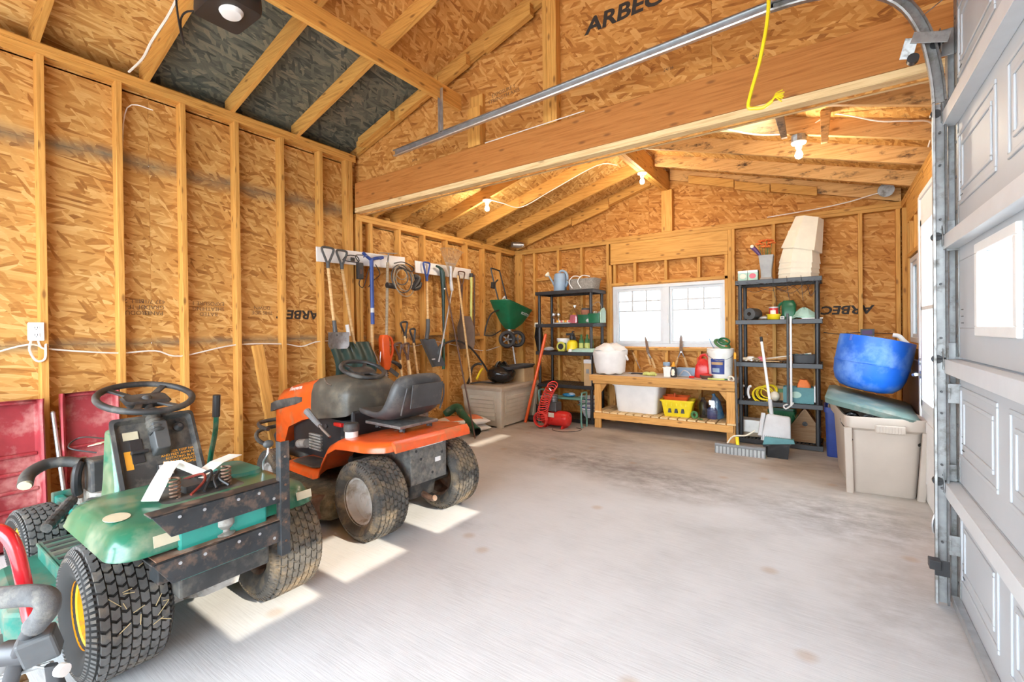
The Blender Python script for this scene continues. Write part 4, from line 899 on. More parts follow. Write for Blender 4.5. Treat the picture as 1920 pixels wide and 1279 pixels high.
G().prism([(x, z) for x, z in prof[5:]]+[(x, z-.012) for x, z in reversed(prof[5:])], -.11, .11, 'y').build('fender_bridge', 'mower_orange', om, 40)
g = G(); g.loft([[V((.258, y, .647)), V((.285, y*.99, .62)), V((.292, y*.99, .58)), V((.28, y*.99, .578)), V((.25, y, .63))] for y in (-.355, -.2, 0, .15, .295)]); g.build('fender_tail', 'mower_orange', om, 40)
for s in (-1, 1):
    g = G(); g.loft([rrect(-.90, -.55, s*.31-.085, s*.31+.085, .05, 4, .352), rrect(-.89, -.56, s*.31-.078, s*.31+.078, .05, 4, .358)]); mt = g.build('foot_mat', 'dusty_black', om, 30)
g = G(); g.cyl((-.185, -.34, .60), (-.185, -.34, .655), .042, n=20); g.build('fuel_neck', 'milky', om)
g = G(); g.lathe([(.048, .655), (.05, .66), (.05, .695), (.044, .706), (.02, .71)], 20, (-.185, -.34, 0)); g.build('fuel_cap', 'dusty_black', om, 50)
# seat: pan, high back
def seat_pts():
    rows = [(-.36, .70, .10, .03), (-.33, .735, .20, .03), (-.22, .735, .235, .028), (-.08, .725, .245, .03), (.0, .735, .245, .034), (.06, .79, .24, .04), (.095, .87, .228, .045), (.115, .95, .21, .04), (.120, 1.0, .18, .03), (.115, 1.025, .12, .02)]
    return rows
g = G(); rings = []; rws = seat_pts()
for i, (x, z, hw, th) in enumerate(rws):
    a = V((rws[min(i+1, len(rws)-1)][0]-rws[max(i-1, 0)][0], 0, rws[min(i+1, len(rws)-1)][1]-rws[max(i-1, 0)][1])).normalized(); nn = V((-a.z, 0, a.x))
    if i == 0: nn = V((0,0,1))
    ring = []
    for k in range(20):
        t = 2*math.pi*k/20; cy, sy = math.cos(t), math.sin(t)
        y = hw*math.copysign(abs(cy)**.45, cy); d = th*math.copysign(abs(sy)**.6, sy) + (.035*(abs(y)/hw)**3 if sy > -.2 else 0.03*(abs(y)/hw)**3)
        ring.append(V((x, y, z))+nn*d)
    rings.append(ring)
seat = g.loft(rings).build('seat', 'seat_vinyl', om, 60)
sm_ = seat.modifiers.new('s', 'SUBSURF'); sm_.levels = 1; sm_.render_levels = 1
g = G(); g.loft([[V((.165+.03*u, -.135+.27*v_, .80+.16*u)) for v_ in (0, .33, .66, 1)]+[V((.158+.03*u, -.135+.27*v_, .80+.16*u)) for v_ in (1, .66, .33, 0)] for u in (0, 1)]); 
g.build('seat_back_panel', 'seat_vinyl', seat, 0, .004)
for s in (-1, 1): G().tube([(.115, s*.17, .76), (.15, s*.175, .85), (.168, s*.16, .94)], .006, 6, 4).build('seat_rib', 'seat_vinyl', seat)
G().b2((-.28, -.17, .665), (.10, .17, .685)).build('seat_bracket', 'galv', om, 0, .004)
for x in (-.2, .06):
    for y in (-.12, .12): G().tube([(x+.018*math.cos(t*.8), y+.018*math.sin(t*.8), .638+t*.0009) for t in range(34)], .004, 6).build('seat_spring', 'steel_dark', om)
# rear plate, fuel tank, transaxle
pl = G().b2((.165, -.14, .30), (.175, .165, .56)).b2((-.1, -.145, .30), (.175, -.138, .60)).b2((-.1, .163, .30), (.175, .17, .60)).build('rear_plate', 'plate_grey', om, 0, .006)
G().b2((.1755, .065, .415), (.177, .115, .445)).build('plate_label', 'white_print', pl, 0)
for y, z in ((-.10, .52), (-.06, .46), (.04, .35), (.13, .47)): G().cyl((.172, y, z), (.1765, y, z), .010, n=10).build('plate_hole', 'black_plastic', pl)
G().loft([rrect(-.06, .20, -.12, .14, .04, 4, .545), rrect(-.07, .215, -.13, .15, .04, 4, .60), rrect(-.06, .2, -.12, .14, .04, 4, .625)]).build('fuel_tank', 'milky', om, 40)
g = G(); g.cyl((0, -.32, .25), (0, .32, .25), .04, n=14); g.loft([rrect(-.14, .12, -.11, .12, .04, 4, .19), rrect(-.15, .13, -.12, .13, .04, 4, .28), rrect(-.1, .1, -.1, .1, .04, 4, .36)]); g.build('transaxle', 'dusty_black', om, 30)
G().tube([(.10, -.0, .21), (.2, .0, .19), (.24, .0, .20)], .02, 8, 3).build('drawbar', 'rusty', om)
# chassis + black engine bay
G().b2((-1.40, -.19, .28), (-.1, .19, .36)).build('chassis', 'dusty_black', om, 0, .008)
G().loft([rrect(-1.25, -.55, -.2, .2, .04, 4, .34), rrect(-1.25, -.48, -.205, .205, .04, 4, .66)]).build('engine_bay', 'black_plastic', om, 30)
for x, z in ((-.72, .60), (-.70, .53)): G().cyl((x, -.206, z), (x, -.214, z), .016, n=14).build('bay_bolt', 'steel_dark', om)
G().b2((-.60, -.225, .615), (-.50, -.19, .645)).build('oil_cap', 'red', om, 0, .008)
G().b2((-.52, -.215, .38), (-.40, -.19, .55)).build('grille_plate', 'dark_grey', om, 0, .006)
for k in range(6): G().b2((-.95, -.222, .40+k*.022), (-.78, -.205, .412+k*.022)).build('engine_fin', 'casting', om, 0)
G().cyl((-1.08, -.23, .42), (-.96, -.23, .44), .035, n=14).build('muffler', 'casting', om)
# hood: nose to the cowl joint
def hood_ring(x, hw, zb, zt, rt=.5):
    P = [(-1, 0), (-1.0, .35), (-.98, .62), (-.90, .84), (-.70, .96), (-.35, 1.0), (.35, 1.0), (.70, .96), (.90, .84), (.98, .62), (1.0, .35), (1, 0)]
    return [V((x, hw*a, zb+(zt-zb)*b)) for a, b in P]
g = G(); g.loft([hood_ring(-1.55, .15, .50, .70), hood_ring(-1.53, .20, .40, .78), hood_ring(-1.46, .235, .37, .83), hood_ring(-1.33, .245, .37, .865), hood_ring(-1.28, .247, .42, .88), hood_ring(-1.22, .248, .54, .89), hood_ring(-1.0, .25, .62, .93), hood_ring(-.86, .25, .65, .955)], (True, True))
hd = g.build('hood', 'mower_orange', om, 45)
for s in (-1, 1):
    g = G(); g.loft([[V((x, s*(.245+.006), z0)), V((x, s*(.244+.004), z1)), V((x, s*.22, z1)), V((x, s*.22, z0))] for x, z0, z1 in ((-1.52, .635, .705), (-1.44, .66, .735), (-1.10, .735, .795), (-1.0, .765, .80))])
    g.build('hood_vent', 'dusty_black', hd, 20)
g = G(); g.loft([rrect(-1.56, -1.30, -.22, .22, .08, 4, .36), rrect(-1.57, -1.28, -.235, .235, .08, 4, .43), rrect(-1.55, -1.30, -.22, .22, .08, 4, .47)]); g.build('nose_grille', 'dusty_black', om, 40)
text('hood_lettering', 'Husqvarna', .045, 'white_print', hd, frame((-1.09, -.2475, .865), (1, 0, .17), (0, .30, .95)), .3)
g = G(); g.loft([hood_ring(-.858, .252, .645, .96), hood_ring(-.70, .255, .665, .98), hood_ring(-.52, .25, .69, .975), hood_ring(-.42, .235, .705, .94), hood_ring(-.40, .21, .72, .90)], (True, True)); cw = g.build('cowl', 'charcoal', om, 45)
G().b2((-.42, -.2, .50), (-.385, .2, .74)).build('dash_back', 'black_plastic', om, 0, .02)
G().tube([(-.75, -.2, .955), (-.68, -.225, .93), (-.60, -.235, .915)], .006, 6, 3).build('choke_slot', 'galv', cw)
G().cyl((-.60, .0, .94), (-.56, .0, 1.0), .035, .026, n=14).build('steering_column', 'dusty_black', om)
steering(om, (-.55, .0, 1.02), .16, R_(20))
G().tube([(-.36, -.39, .60), (-.46, -.39, .64), (-.52, -.39, .68)], .008, 8, 2).build('lift_lever', 'galv_bright', om); G().tube([(-.49, -.39, .66), (-.66, -.39, .745)], [.016, .025], 10).build('lever_grip', 'mid_grey', om)
# cutting deck with grass caked on
g = G(); P = [(-1.12, -.32), (-1.0, -.52), (-.50, -.56), (-.28, -.44), (-.26, .40), (-.5, .5), (-1.0, .5), (-1.12, .3)]
g.loft([[V((x, y, .06)) for x, y in P], [V((x, y, .17)) for x, y in P], [V((x*.95-.03, y*.9, .22)) for x, y in P], [V((x*.8-.12, y*.6, .235)) for x, y in P]]); g.build('cutting_deck', 'mud_grass', om, 25, .02)
G().loft([rrect(-.62, -.34, -.62, -.40, .05, 4, .08), rrect(-.60, -.36, -.60, -.40, .05, 4, .22)]).build('discharge_chute', 'rusty', om, 30)
G().cyl((-.40, -.60, .055), (-.40, -.545, .055), .055, n=18).build('gauge_wheel', 'dusty_black', om)
g = G(); g.tube([(-1.46, -.30, .36), (-1.62, -.32, .40), (-1.72, -.25, .45), (-1.74, 0, .46), (-1.72, .25, .45), (-1.62, .32, .40), (-1.46, .30, .36)], .017, 8, 5); g.tube([(-1.46, -.30, .50), (-1.62, -.30, .51), (-1.74, -.2, .52), (-1.74, .2, .52), (-1.62, .30, .51), (-1.46, .30, .50)], .017, 8, 5); g.build('brush_guard', 'dusty_black', om)
# ================================================================== LEFT WALL: rails, tools
MAT['steel'] = mat('steel', (.34,.34,.35), .45, .7, var=.3, dirt=((.20,.16,.12), .35, 12))
MAT['scoop_brown'] = mat('scoop_brown', (.17,.125,.10), .6, .2, var=.25)
MAT['plastic_green'] = mat('plastic_green', (.018,.05,.045), .4, var=.25)
MAT['plastic_grey'] = mat('plastic_grey', (.09,.095,.10), .45, var=.2)
MAT['tool_blue'] = mat('tool_blue', (.03,.07,.28), .4, var=.2)
MAT['lime'] = mat('lime', (.62,.66,.20), .4, var=.1)
MAT['brown_handle'] = mat('brown_handle', (.10,.05,.035), .5, var=.3)
MAT['red_plastic'] = mat('red_plastic', (.34,.035,.045), .42, var=.2, vs=5, dirt=((.52,.22,.20), .35, 7))
MAT['bag_white'] = mat('bag_white', (.80,.80,.79), .5, var=.06, bmp=.4, bs=18)
MAT['bag_orange'] = mat('bag_orange', (.80,.22,.08), .5, var=.15, bmp=.3, bs=18)
MAT['pipe_green'] = mat('pipe_green', (.02,.10,.055), .35, var=.25, dirt=((.20,.22,.18), .3, 7))
MAT['beige'] = mat('beige', (.60,.55,.44), .5, var=.06)
MAT['beige_lid'] = mat('beige_lid', (.40,.33,.25), .5, var=.1)
MAT['cardboard'] = mat('cardboard', (.50,.33,.17), .8, var=.12)
XW = XL+.022
def rail(y0, y1, z, slope, label):
    g = G(); g.bar((0, y0, z), (0, y1, z+slope), .018, .15); o = g.build('tool_rail', 'white_paint', None, 0, .004); tag(o, label, 'rail', 'tool rails on the left wall', (XL+.0105, 0, 0)); 
    return o
rail(2.695, 3.87, 2.10, .035, 'long white tool rail nearest the garage mowers'); rail(4.04, 5.12, 2.115, .0, 'white tool rail nearer the rear corner')
def hung(name, label, cat, y, z, x=-4.205, group='long handled tools on the left wall', rot=None): return thing(name, label, cat, (x, y, z), 0, group, rot)
def dgrip(t, m='black_plastic', w=.055, h=.14, x=0, y0=0, z0=0, a=0, r=.012):
    """D-shaped grip, top at local origin"""
    g = G(); g.at((x, y0, z0), (a, 0, 0))
    g.tube([(0, -.008, -h), (0, -w*.55, -h*.62), (0, -w, -.03), (0, -w*.85, -.005), (0, 0, 0), (0, w*.85, -.005), (0, w, -.03), (0, w*.55, -h*.62), (0, .008, -h)], r, 8, 4)
    g.cyl((0, 0, -h+.012), (0, 0, -h-.05), .019, .017, n=12); return g.build('d_grip', m, t)
def shaft(t, p0, p1, m='wood_handle', r=.0155, name='shaft'): return G().cyl(p0, p1, r, n=12).build(name, m, t)
def blade(t, y, z, w, h, m='steel', curve=.04, point=.0, top=.85, name='blade', lean=.0, x=0.03):
    """dished shovel blade hanging down from (y,z)"""
    g = G(); rings = []
    for i in range(7):
        v = i/6; ww = w*(top+(1-top)*min(1, v*3)) * (1 if v < .75 or not point else 1-point*((v-.75)/.25)**2)
        rings.append([V((x+curve*(1-(2*u-1)**2)*-1*(.4+.6*v)+lean*v, y+(u-.5)*ww, z-h*v)) for u in [k/8 for k in range(9)]]+[V((x+.004+curve*(1-(2*u-1)**2)*-1*(.4+.6*v)+lean*v, y+(u-.5)*ww, z-h*v)) for u in [k/8 for k in range(8, -1, -1)]])
    return g.loft(rings).build(name, m, t, 50)

t = hung('shovel', 'wooden shovel with black D grip and worn square steel blade at the rail end', 'shovel', 2.765, 2.165, -4.165)
dgrip(t, 'dark_grey', .065, .16); shaft(t, (0, 0, -.19), (.02, .05, -.80)); G().cyl((.02, .048, -.74), (.03, .056, -.90), .02, .024, n=12).build('socket', 'dark_grey', t); blade(t, .065, -.86, .24, .17, 'steel', .05, .25, 1.0, x=.07)
t = hung('snow_shovel', 'dark green plastic snow shovel with ribbed scoop and D grip', 'shovel', 2.955, 2.165)
dgrip(t, 'dark_grey', .06, .15); shaft(t, (0, 0, -.19), (.03, .12, -.99)); shaft(t, (.01, .045, -.78), (.018, .06, -.90), 'white_plastic', .021, 'collar')
g = G(); rings = []
for i in range(9):
    v = i/8; rings.append([V((.02+.12*math.sin(v*2.6)+.012*math.sin(u*22), -.19+.50*u+.02*v, -.965-.42*v)) for u in [k/24 for k in range(25)]]+[V((.01+.12*math.sin(v*2.6)+.012*math.sin(u*22), -.19+.50*u+.02*v, -.965-.42*v)) for u in [k/24 for k in range(24, -1, -1)]])
g.loft(rings).build('scoop', 'plastic_green', t, 50)
for k in range(4): G().tube([(.05+.1*v_, .03+(k-1.5)*(.04+.09*v_), -.97-.38*v_) for v_ in (0, .3, .6, .9)], .008, 6, 2).build('scoop_rib', 'plastic_green', t)
t = hung('hand_tiller', 'blue steel shafted hand tiller with folded blue T handle', 'tool', 3.31, 2.17)
G().tube([(.03, -.11, .0), (.03, -.05, -.04), (.03, 0, -.06), (.03, .06, -.04), (.03, .16, -.02)], .018, 8, 4).build('t_handle', 'tool_blue', t); shaft(t, (.03, 0, -.05), (.03, .006, -.78), 'tool_blue', .022); shaft(t, (.03, .004, -.60), (.03, .004, -.65), 'light_grey', .0225, 'label_band')
for s in (-1, 1): G().tube([(.03, s*.03, -.05), (.05, s*.07, -.03), (.05, s*.12, -.05)], .007, 6, 3).build('tine', 'tool_blue', t)
t = hung('scuffle_hoe', 'yellow handled scuffle hoe with open wire stirrup', 'hoe', 3.325, 1.42, -4.20)
shaft(t, (0, 0, 0), (0, 0, -.34), 'wood_handle', .018); G().tube([(0, -.006, -.31), (0, -.09, -.47), (0, -.085, -.49), (0, .0, -.50), (0, .085, -.49), (0, .09, -.47), (0, .006, -.31)], .006, 6, 2).build('stirrup', 'galv_bright', t)
G().tube([(0.01, -.11, -.34), (0.01, -.10, -.5)], .005, 6).tube([(0.01, .11, -.34), (0.01, .10, -.46)], .005, 6).build('brace', 'galv_bright', t)
t = hung('garden_hoe', 'grey weathered pole with flat steel head hung over the white rail', 'hoe', 3.545, 2.215, -4.195)
G().box((.02, 0, -.005), (.06, .24, .004), (R_(6), 0, 0)).build('head', 'steel', t, 0, .001); G().tube([(.02, .01, -.005), (.01, .01, -.06), (0, .01, -.13)], .009, 8, 3).build('neck', 'steel', t); shaft(t, (0, .01, -.11), (0, -.03, -1.25), 'wood_grey', .017)
# charger and cable on the rail
t = hung('battery_charger', 'small black charger hung by its looped cable from the white rail', 'charger', 3.17, 2.08, -4.215, None)
G().box((.02, 0, -.11), (.04, .075, .18)).build('case', 'black_plastic', t, 0, .008); G().box((.041, 0, -.12), (.003, .03, .05)).build('label', 'brown_handle', t, 0)
G().tube([(.03, -.02, -.02), (.035, -.06, .05), (.035, .10, .06), (.035, .16, .0), (.035, .1, -.1), (.03, .04, -.28), (.03, -.02, -.26), (.03, .0, -.2)], .005, 6, 5).tube([(.035, .2, -.02), (.035, .26, -.12), (.035, .17, -.2), (.035, .1, -.28)], .005, 6, 5).build('cable', 'black_plastic', t)
t = hung('wire_bracket', 'bent black wire utility hook on the white rail by the blue handle', 'hook', 3.10, 2.09, -4.225, None)
G().tube([(.0, -.12, -.02), (.05, -.10, .025), (.05, .02, .03), (.05, .04, -.03), (.05, -.1, -.035), (.0, -.12, -.02)], .006, 6, 3).build('hook_loop', 'black_plastic', t); G().box((.004, 0, 0), (.008, .05, .04)).build('hook_plate', 'black_plastic', t, 0, .002)
t = hung('hose_coil', 'loose coil of brown tubing hanging off the rail end', 'hose', 3.76, 1.98, -4.19, None)
for k, (r_, dy, dz) in enumerate(((.075, 0, .02), (.10, -.02, -.02), (.13, .02, -.06), (.165, -.03, -.05), (.19, .0, -.07))): G().torus((.012*k, dy, dz), r_, .0075, (1, .08*(k-2), .1), 40, 7).build('loop', 'dark_grey' if k % 2 else 'wood_grey', t)
G().tube([(.03, -.14, .12), (.03, 0, .15), (.03, .16, .1), (.03, .12, .05), (.03, -.1, .1)], .007, 6, 4).build('hanger_hook', 'black_plastic', t)
t = hung('sprayer_wand', 'black curved sprayer handle hung beside the coil of tubing', 'sprayer', 3.97, 1.93, -4.18, None)
G().tube([(0, -.02, .05), (.02, .03, .03), (.02, .0, -.03), (.02, -.06, -.10), (.02, .03, -.08), (.02, .07, -.02)], [.03, .035, .04, .03, .035, .02], 10, 4).build('handle', 'black_plastic', t); G().cyl((.02, -.34, -.1), (.02, -.46, -.09), .032, n=12).build('nozzle', 'black_plastic', t)
# hedge trimmer
t = hung('hedge_trimmer', 'orange electric hedge trimmer hanging blade downwards', 'hedge trimmer', 3.52, 1.27, -4.19, None)
g = G(); g.loft([rrect(-.035, .035, -.075, .0, .02, 3, 0), rrect(-.045, .045, -.09, .015, .02, 3, -.04), rrect(-.045, .045, -.085, .02, .02, 3, -.22), rrect(-.045, .045, -.075, .05, .02, 3, -.30), rrect(-.03, .03, -.05, .03, .02, 3, -.40)]); g.build('motor_housing', 'orange_plastic', t, 40)
G().tube([(0, .01, -.02), (0, .07, -.05), (0, .09, -.17), (0, .06, -.26), (0, .03, -.29)], .016, 8, 4).build('rear_handle', 'orange_plastic', t); G().tube([(.02, .02, -.30), (.05, .09, -.33), (.05, .15, -.37), (.04, .16, -.40)], [.018, .022, .024, .016], 8, 3).build('front_handle', 'black_plastic', t); G().box((.03, .08, -.44), (.012, .15, .05), (R_(-35), 0, 0)).build('hand_guard', 'dark_grey', t, 0, .004)
b = G().box((0, -.01, -.66), (.008, .028, .56)).build('bar', 'steel', t, 0)
for k in range(20):
    for s in (-1, 1): G().prism([(s*.014, -.012), (s*.034, -.004), (s*.034, .004), (s*.014, .012)], -.003, .003, 'x').build('tooth', 'steel_dark', b, 0).location = (0, -.01, -.42-k*.026)
# spades and forks standing against the studs
def spade(label, y, z, grip, y2, zb, hm='wood_handle', name='spade', m='black_plastic', w=.05):
    t = hung(name, label, name.replace('_', ' '), y, z, -4.19); dy = y2-y; a = math.atan2(dy, z-zb)
    dgrip(t, m, w, .15, a=a); shaft(t, (0, dy*.1, -.17), (.0, dy, zb-z), hm); blade(t, dy, zb-z, .18, .30, 'steel', .03, .5, .8, x=.02); return t
spade('wooden spade with open black Y grip standing behind the seat', 3.785, 1.42, 0, 3.90, .42); spade('wooden spade with small black ring grip beside the dark shovel blade', 3.92, 1.335, 0, 4.06, .42, w=.04)
t = hung('garden_fork', 'garden fork with brown D grip behind the hedge trimmer', 'garden fork', 3.66, 1.17, -4.16); dgrip(t, 'brown_handle', .05, .15, a=.15); shaft(t, (0, .03, -.17), (0, .11, -.75)); 
for k in range(4): G().tube([(0, .11, -.74), (.0, .05+k*.04, -.82), (.02, .05+k*.04, -1.08)], .006, 6, 2).build('tine', 'steel', t)
t = hung('garden_fork', 'second garden fork with brown D grip right of the hedge trimmer', 'garden fork', 3.76, 1.16, -4.14); dgrip(t, 'brown_handle', .05, .15, a=.2); shaft(t, (0, .04, -.17), (0, .14, -.75)); 
for k in range(4): G().tube([(0, .14, -.74), (.0, .08+k*.04, -.82), (.02, .08+k*.04, -1.08)], .006, 6, 2).build('tine', 'steel', t)
t = hung('shovel', 'shovel with blue D grip and folded dark grey blade', 'shovel', 4.19, 2.18); dgrip(t, 'tool_blue', .055, .19); shaft(t, (0, 0, -.2), (.0, .012, -.76)); G().tube([(0, .012, -.72), (.0, .008, -.86), (.01, -.03, -.98)], .026, 10, 3).build('socket', 'dark_grey', t)
g = G(); rings = []
for i in range(7):
    v = i/6; rings.append([V((.03-.045*math.cos((u-.5)*5)*(1-.3*v), -.12+.05*v+.27*v*.6+(u-.5)*.26*(1-.05*v)+.05, -.975-.36*v)) for u in [k/10 for k in range(11)]]+[V((.036-.045*math.cos((u-.5)*5)*(1-.3*v), -.12+.05*v+.27*v*.6+(u-.5)*.26*(1-.05*v)+.05, -.975-.36*v)) for u in [k/10 for k in range(10, -1, -1)]])
g.loft(rings).build('blade', 'plastic_grey', t, 50); G().box((.032, .07, -1.235), (.003, .06, .014)).build('blade_label', 'white_print', t, 0)
t = hung('umbrella', 'closed dark green umbrella hooked on the white rail', 'umbrella', 4.44, 2.13, -4.19); G().tube([(0, -.09, .02), (0, -.02, .0), (0, .02, -.06), (0, .03, -.2), (0, .035, -.42), (0, .03, -.9)], [.014, .02, .035, .03, .022, .01], 10, 3).build('canopy', 'plastic_green', t); G().sph((.03, .03, -.27), .012).build('snap', 'white_plastic', t)
t = hung('leaf_rake', 'spring leaf rake hung tines up with a slanting metal pole', 'rake', 4.56, 2.26, -4.13)
for k in range(17):
    a = R_(-42+84*k/16); G().tube([(0, .012*math.sin(a), -.28), (.0, .10*math.sin(a), -.12), (.01, .30*math.sin(a), .02+.10*math.cos(a)), (.045, .32*math.sin(a), .03+.10*math.cos(a))], .0028, 5, 2).build('tine', 'wood_grey', t)
G().box((0, 0, -.06), (.006, .2, .02)).build('tine_bar', 'galv_bright', t, 0, .002); G().tube([(0, 0, -.1), (0, .0, -.3)], [.035, .02], 10).build('head_socket', 'galv_bright', t); G().tube([(0, .0, -.29), (0, .02, -.42)], .022, 10).build('collar', 'light_grey', t); shaft(t, (0, .02, -.41), (.02, -.27, -1.35), 'galv_bright', .011)
t = hung('wood_pole', 'slender plain wooden pole leaning between the rake and the scoop', 'pole', 4.665, 2.04, -4.10); shaft(t, (0, 0, 0), (.05, .24, -1.7), 'wood_handle', .014); G().sph((0, 0, 0), .014).build('pole_tip', 'wood_handle', t)
t = hung('wood_pole', 'short wooden pole with green painted end behind the grey blade', 'pole', 4.50, 1.75, -4.20); shaft(t, (0, 0, 0), (0, -.02, -.62), 'wood_handle', .016); shaft(t, (0, -.02, -.55), (0, -.03, -.95), 'pipe_green', .019, 'painted_end')
t = hung('steel_rod', 'thin dark steel rod leaning out from the wall to the floor', 'rod', 4.50, 2.0, -4.19, None); shaft(t, (0, 0, 0), (.69, -.24, -1.99), 'brown_handle', .010); G().sph((0, 0, 0), .011).build('rod_tip', 'brown_handle', t)
t = hung('grain_scoop', 'broad brown scoop shovel with wooden D handle', 'shovel', 4.865, 2.13); dgrip(t, 'brown_handle', .065, .20, r=.009); shaft(t, (0, 0, -.22), (0, -.03, -.66), 'brown_handle', .017); blade(t, .01, -.62, .36, .46, 'scoop_brown', .08, .2, .6, x=.05, lean=.02)
t = hung('fibreglass_stake', 'lime yellow fibreglass handle on the rail end bracket', 'handle', 5.06, 2.12, -4.19, None); shaft(t, (0, 0, 0), (0, -.02, -.70), 'lime', .018); shaft(t, (0, -.02, -.69), (0, -.02, -.78), 'black_plastic', .022, 'ferrule'); shaft(t, (.0, 0, .0), (0, 0, -.05), 'black_plastic', .03, 'clip')
t = hung('broom_handle', 'thin red brown handle leaning beside the lime yellow one', 'handle', 5.14, 2.1, -4.20, None); shaft(t, (0, 0, 0), (0.02, -.05, -1.0), 'brown_handle', .012); G().sph((0, 0, 0), .013).build('handle_tip', 'brown_handle', t)
t = hung('flex_hose', 'black flexible hose arching from the shovel blade to the deck box', 'hose', 4.36, 1.10, -4.15, None); G().tube([(0, 0, 0), (.02, .10, .05), (.03, .31, .07), (.06, .55, -.04), (.10, .75, -.25), (.14, .86, -.42), (.2, .9, -.5)], .014, 8, 6).build('hose_run', 'black_plastic', t); G().tube([(0, -.03, -.10), (0, 0, 0), (.015, .06, .035)], .024, 8, 3).build('hose_cuff', 'dark_grey', t)
# ---- broadcast spreader hung high in the corner
t = thing('broadcast_spreader', 'green push spreader with black wheels hanging near the rear corner', 'spreader', (-3.97, 5.55, 1.2))
g = G(); A = R_(14)
g.at((.0, .12, .10), (A*.0, R_(0), 0)); 
top = rrect(-.16, .20, -.29, .36, .06, 4, .0); bot = rrect(-.05, .07, -.05, .07, .03, 4, 0)
def tl(P, z, k=.22): return [V((p.x, p.y, z-k*p.y)) for p in P]
g.loft([tl(bot, .02, 0), tl([p*.55+V((.0, .02, 0)) for p in top], .12, .1), tl([p*.9 for p in top], .30), tl(top, .37), tl([p*1.03 for p in top], .37), tl([p*1.03 for p in top], .385), tl([p*.96 for p in top], .38), tl([p*.84 for p in top], .28), tl([p*.45 for p in top], .10, .1)], (True, True)); g.build('hopper', 'green_dark', t, 40)
text('hopper_lettering', 'SCOTTS', .055, 'white_print', t, frame((.205, .24, .34), (0, 1, -.22), (0.25, .2, 1)), .2)
for y in (-.02, .24):
    w = G().torus((.06, y+.0, -.03), .10, .03, (.75, -.66, 0), 28, 10).build('wheel', 'black_plastic', t)
    for k in range(5): G().bar((.06, y, -.03), (.06+.063*math.cos(k*1.257), y+.071*math.cos(k*1.257), -.03+.095*math.sin(k*1.257)), .018, .014).build('spoke', 'mid_grey', w, 0)
    G().cyl((.035, y+.022, -.03), (.085, y-.022, -.03), .024, n=12).build('hub', 'dark_grey', w)
G().cyl((.06, -.05, -.03), (.06, .28, -.03), .008, n=8).build('axle', 'steel', t); G().lathe([(.07, .06), (.075, .07), (.03, .09), (.02, .13)], 18, (.0, .12, 0)).build('spinner', 'light_grey', t)
G().tube([(.0, -.12, .48), (-.05, -.20, .85), (-.07, -.22, .99), (-.07, -.20, 1.01), (-.07, -.02, .99), (-.07, .0, .96), (-.02, .14, .46)], .011, 8, 4).build('handle', 'black_plastic', t)
G().tube([(.0, -.14, .40), (-.02, -.30, .34), (-.02, -.42, .17), (-.02, -.46, .03)], .011, 8, 4).tube([(-.02, -.46, .04), (-.02, -.28, .03), (.0, -.1, .1)], .009, 8, 3).build('kick_stand', 'black_plastic', t)
G().box((-.05, -.20, .76), (.04, .07, .09), (R_(-8), 0, 0)).cyl((-.05, -.16, .80), (-.04, -.10, .85), .012, n=8).build('flow_lever', 'black_plastic', t, 0, .006)
# white pole behind the spreader, orange post, etc.
t = thing('white_pole', 'thin white pole with bent tip leaning in the rear corner', 'pole', (-4.17, 5.98, .62)); G().tube([(0, .17, .0), (-.05, -.02, 1.12), (-.07, -.06, 1.2), (-.08, -.13, 1.13)], .012, 8, 3).build('pole_tube', 'white_paint', t); G().sph((0, .17, 0), .013).build('foot_cap', 'white_paint', t)
# ---- deck box with things on it
t = thing('deck_box', 'beige plastic deck storage box with panelled sides and tan lid', 'storage box', (-3.875, 5.33, 0))
g = G(); g.loft([rrect(-.29, .28, -.42, .43, .02, 2, .02), rrect(-.325, .33, -.47, .47, .02, 2, .50)]); bx = g.build('box', 'beige', t, 30)
for sx, sy in ((1, -1), (1, 1), (-1, -1), (-1, 1)): G().loft([rrect(*sorted((sx*.22, sx*.30)), *sorted((sy*.36, sy*.435)), .01, 2, 0), rrect(*sorted((sx*.25, sx*.338)), *sorted((sy*.40, sy*.478)), .01, 2, .50)]).build('corner_post', 'beige', t, 30)
for k in range(6): G().box((.0, -.436-.0105*k*.62, .12+k*.055), (.42, .012, .048), (R_(-6), 0, 0)).build('side_slat', 'beige', t, 0, .003)
for k in range(6): G().box((.288+.0107*k*.62, .0, .12+k*.055), (.012, .68, .048), (0, R_(6), 0)).build('front_slat', 'beige', t, 0, .003)
g = G(); g.loft([rrect(-.345, .36, -.50, .50, .02, 3, .50), rrect(-.345, .36, -.50, .50, .02, 3, .535), rrect(-.33, .345, -.485, .485, .02, 3, .56)]); g.build('lid', 'beige_lid', t, 30)
t = thing('helmet_bag', 'shiny black plastic bag holding something round on the deck box', 'bag', (-3.80, 5.22, .562))
g = G(); rings = []
for i in range(11):
    e = i/10; r_ = [.10, .15, .18, .195, .20, .195, .18, .155, .12, .07, .02][i]
    rings.append([V((r_*math.cos(a)*(1+.05*math.sin(5*a+i)), r_*math.sin(a)*1.05*(1+.05*math.cos(4*a+2*i)), .02+e*.26+.008*math.sin(7*a+i))) for a in [2*math.pi*k/26 for k in range(26)]])
MAT['bag_black'] = mat('bag_black', (.012,.012,.013), .18, var=.3, bmp=.7, bs=22); g.loft(rings).build('bag_body', 'bag_black', t, 70)
for k, (a, h_) in enumerate(((.2, .3), (1.5, .29), (3.0, .28), (4.5, .3))): G().tube([(.12*math.cos(a), .12*math.sin(a), .20), (.06*math.cos(a), .06*math.sin(a), h_), (.02, .01, h_-.01)], [.02, .012, .004], 6, 3).build('bag_fold', 'bag_black', t)
t = thing('carton', 'plain open cardboard carton at the rear end of the deck box', 'box', (-3.72, 5.62, .562)); 
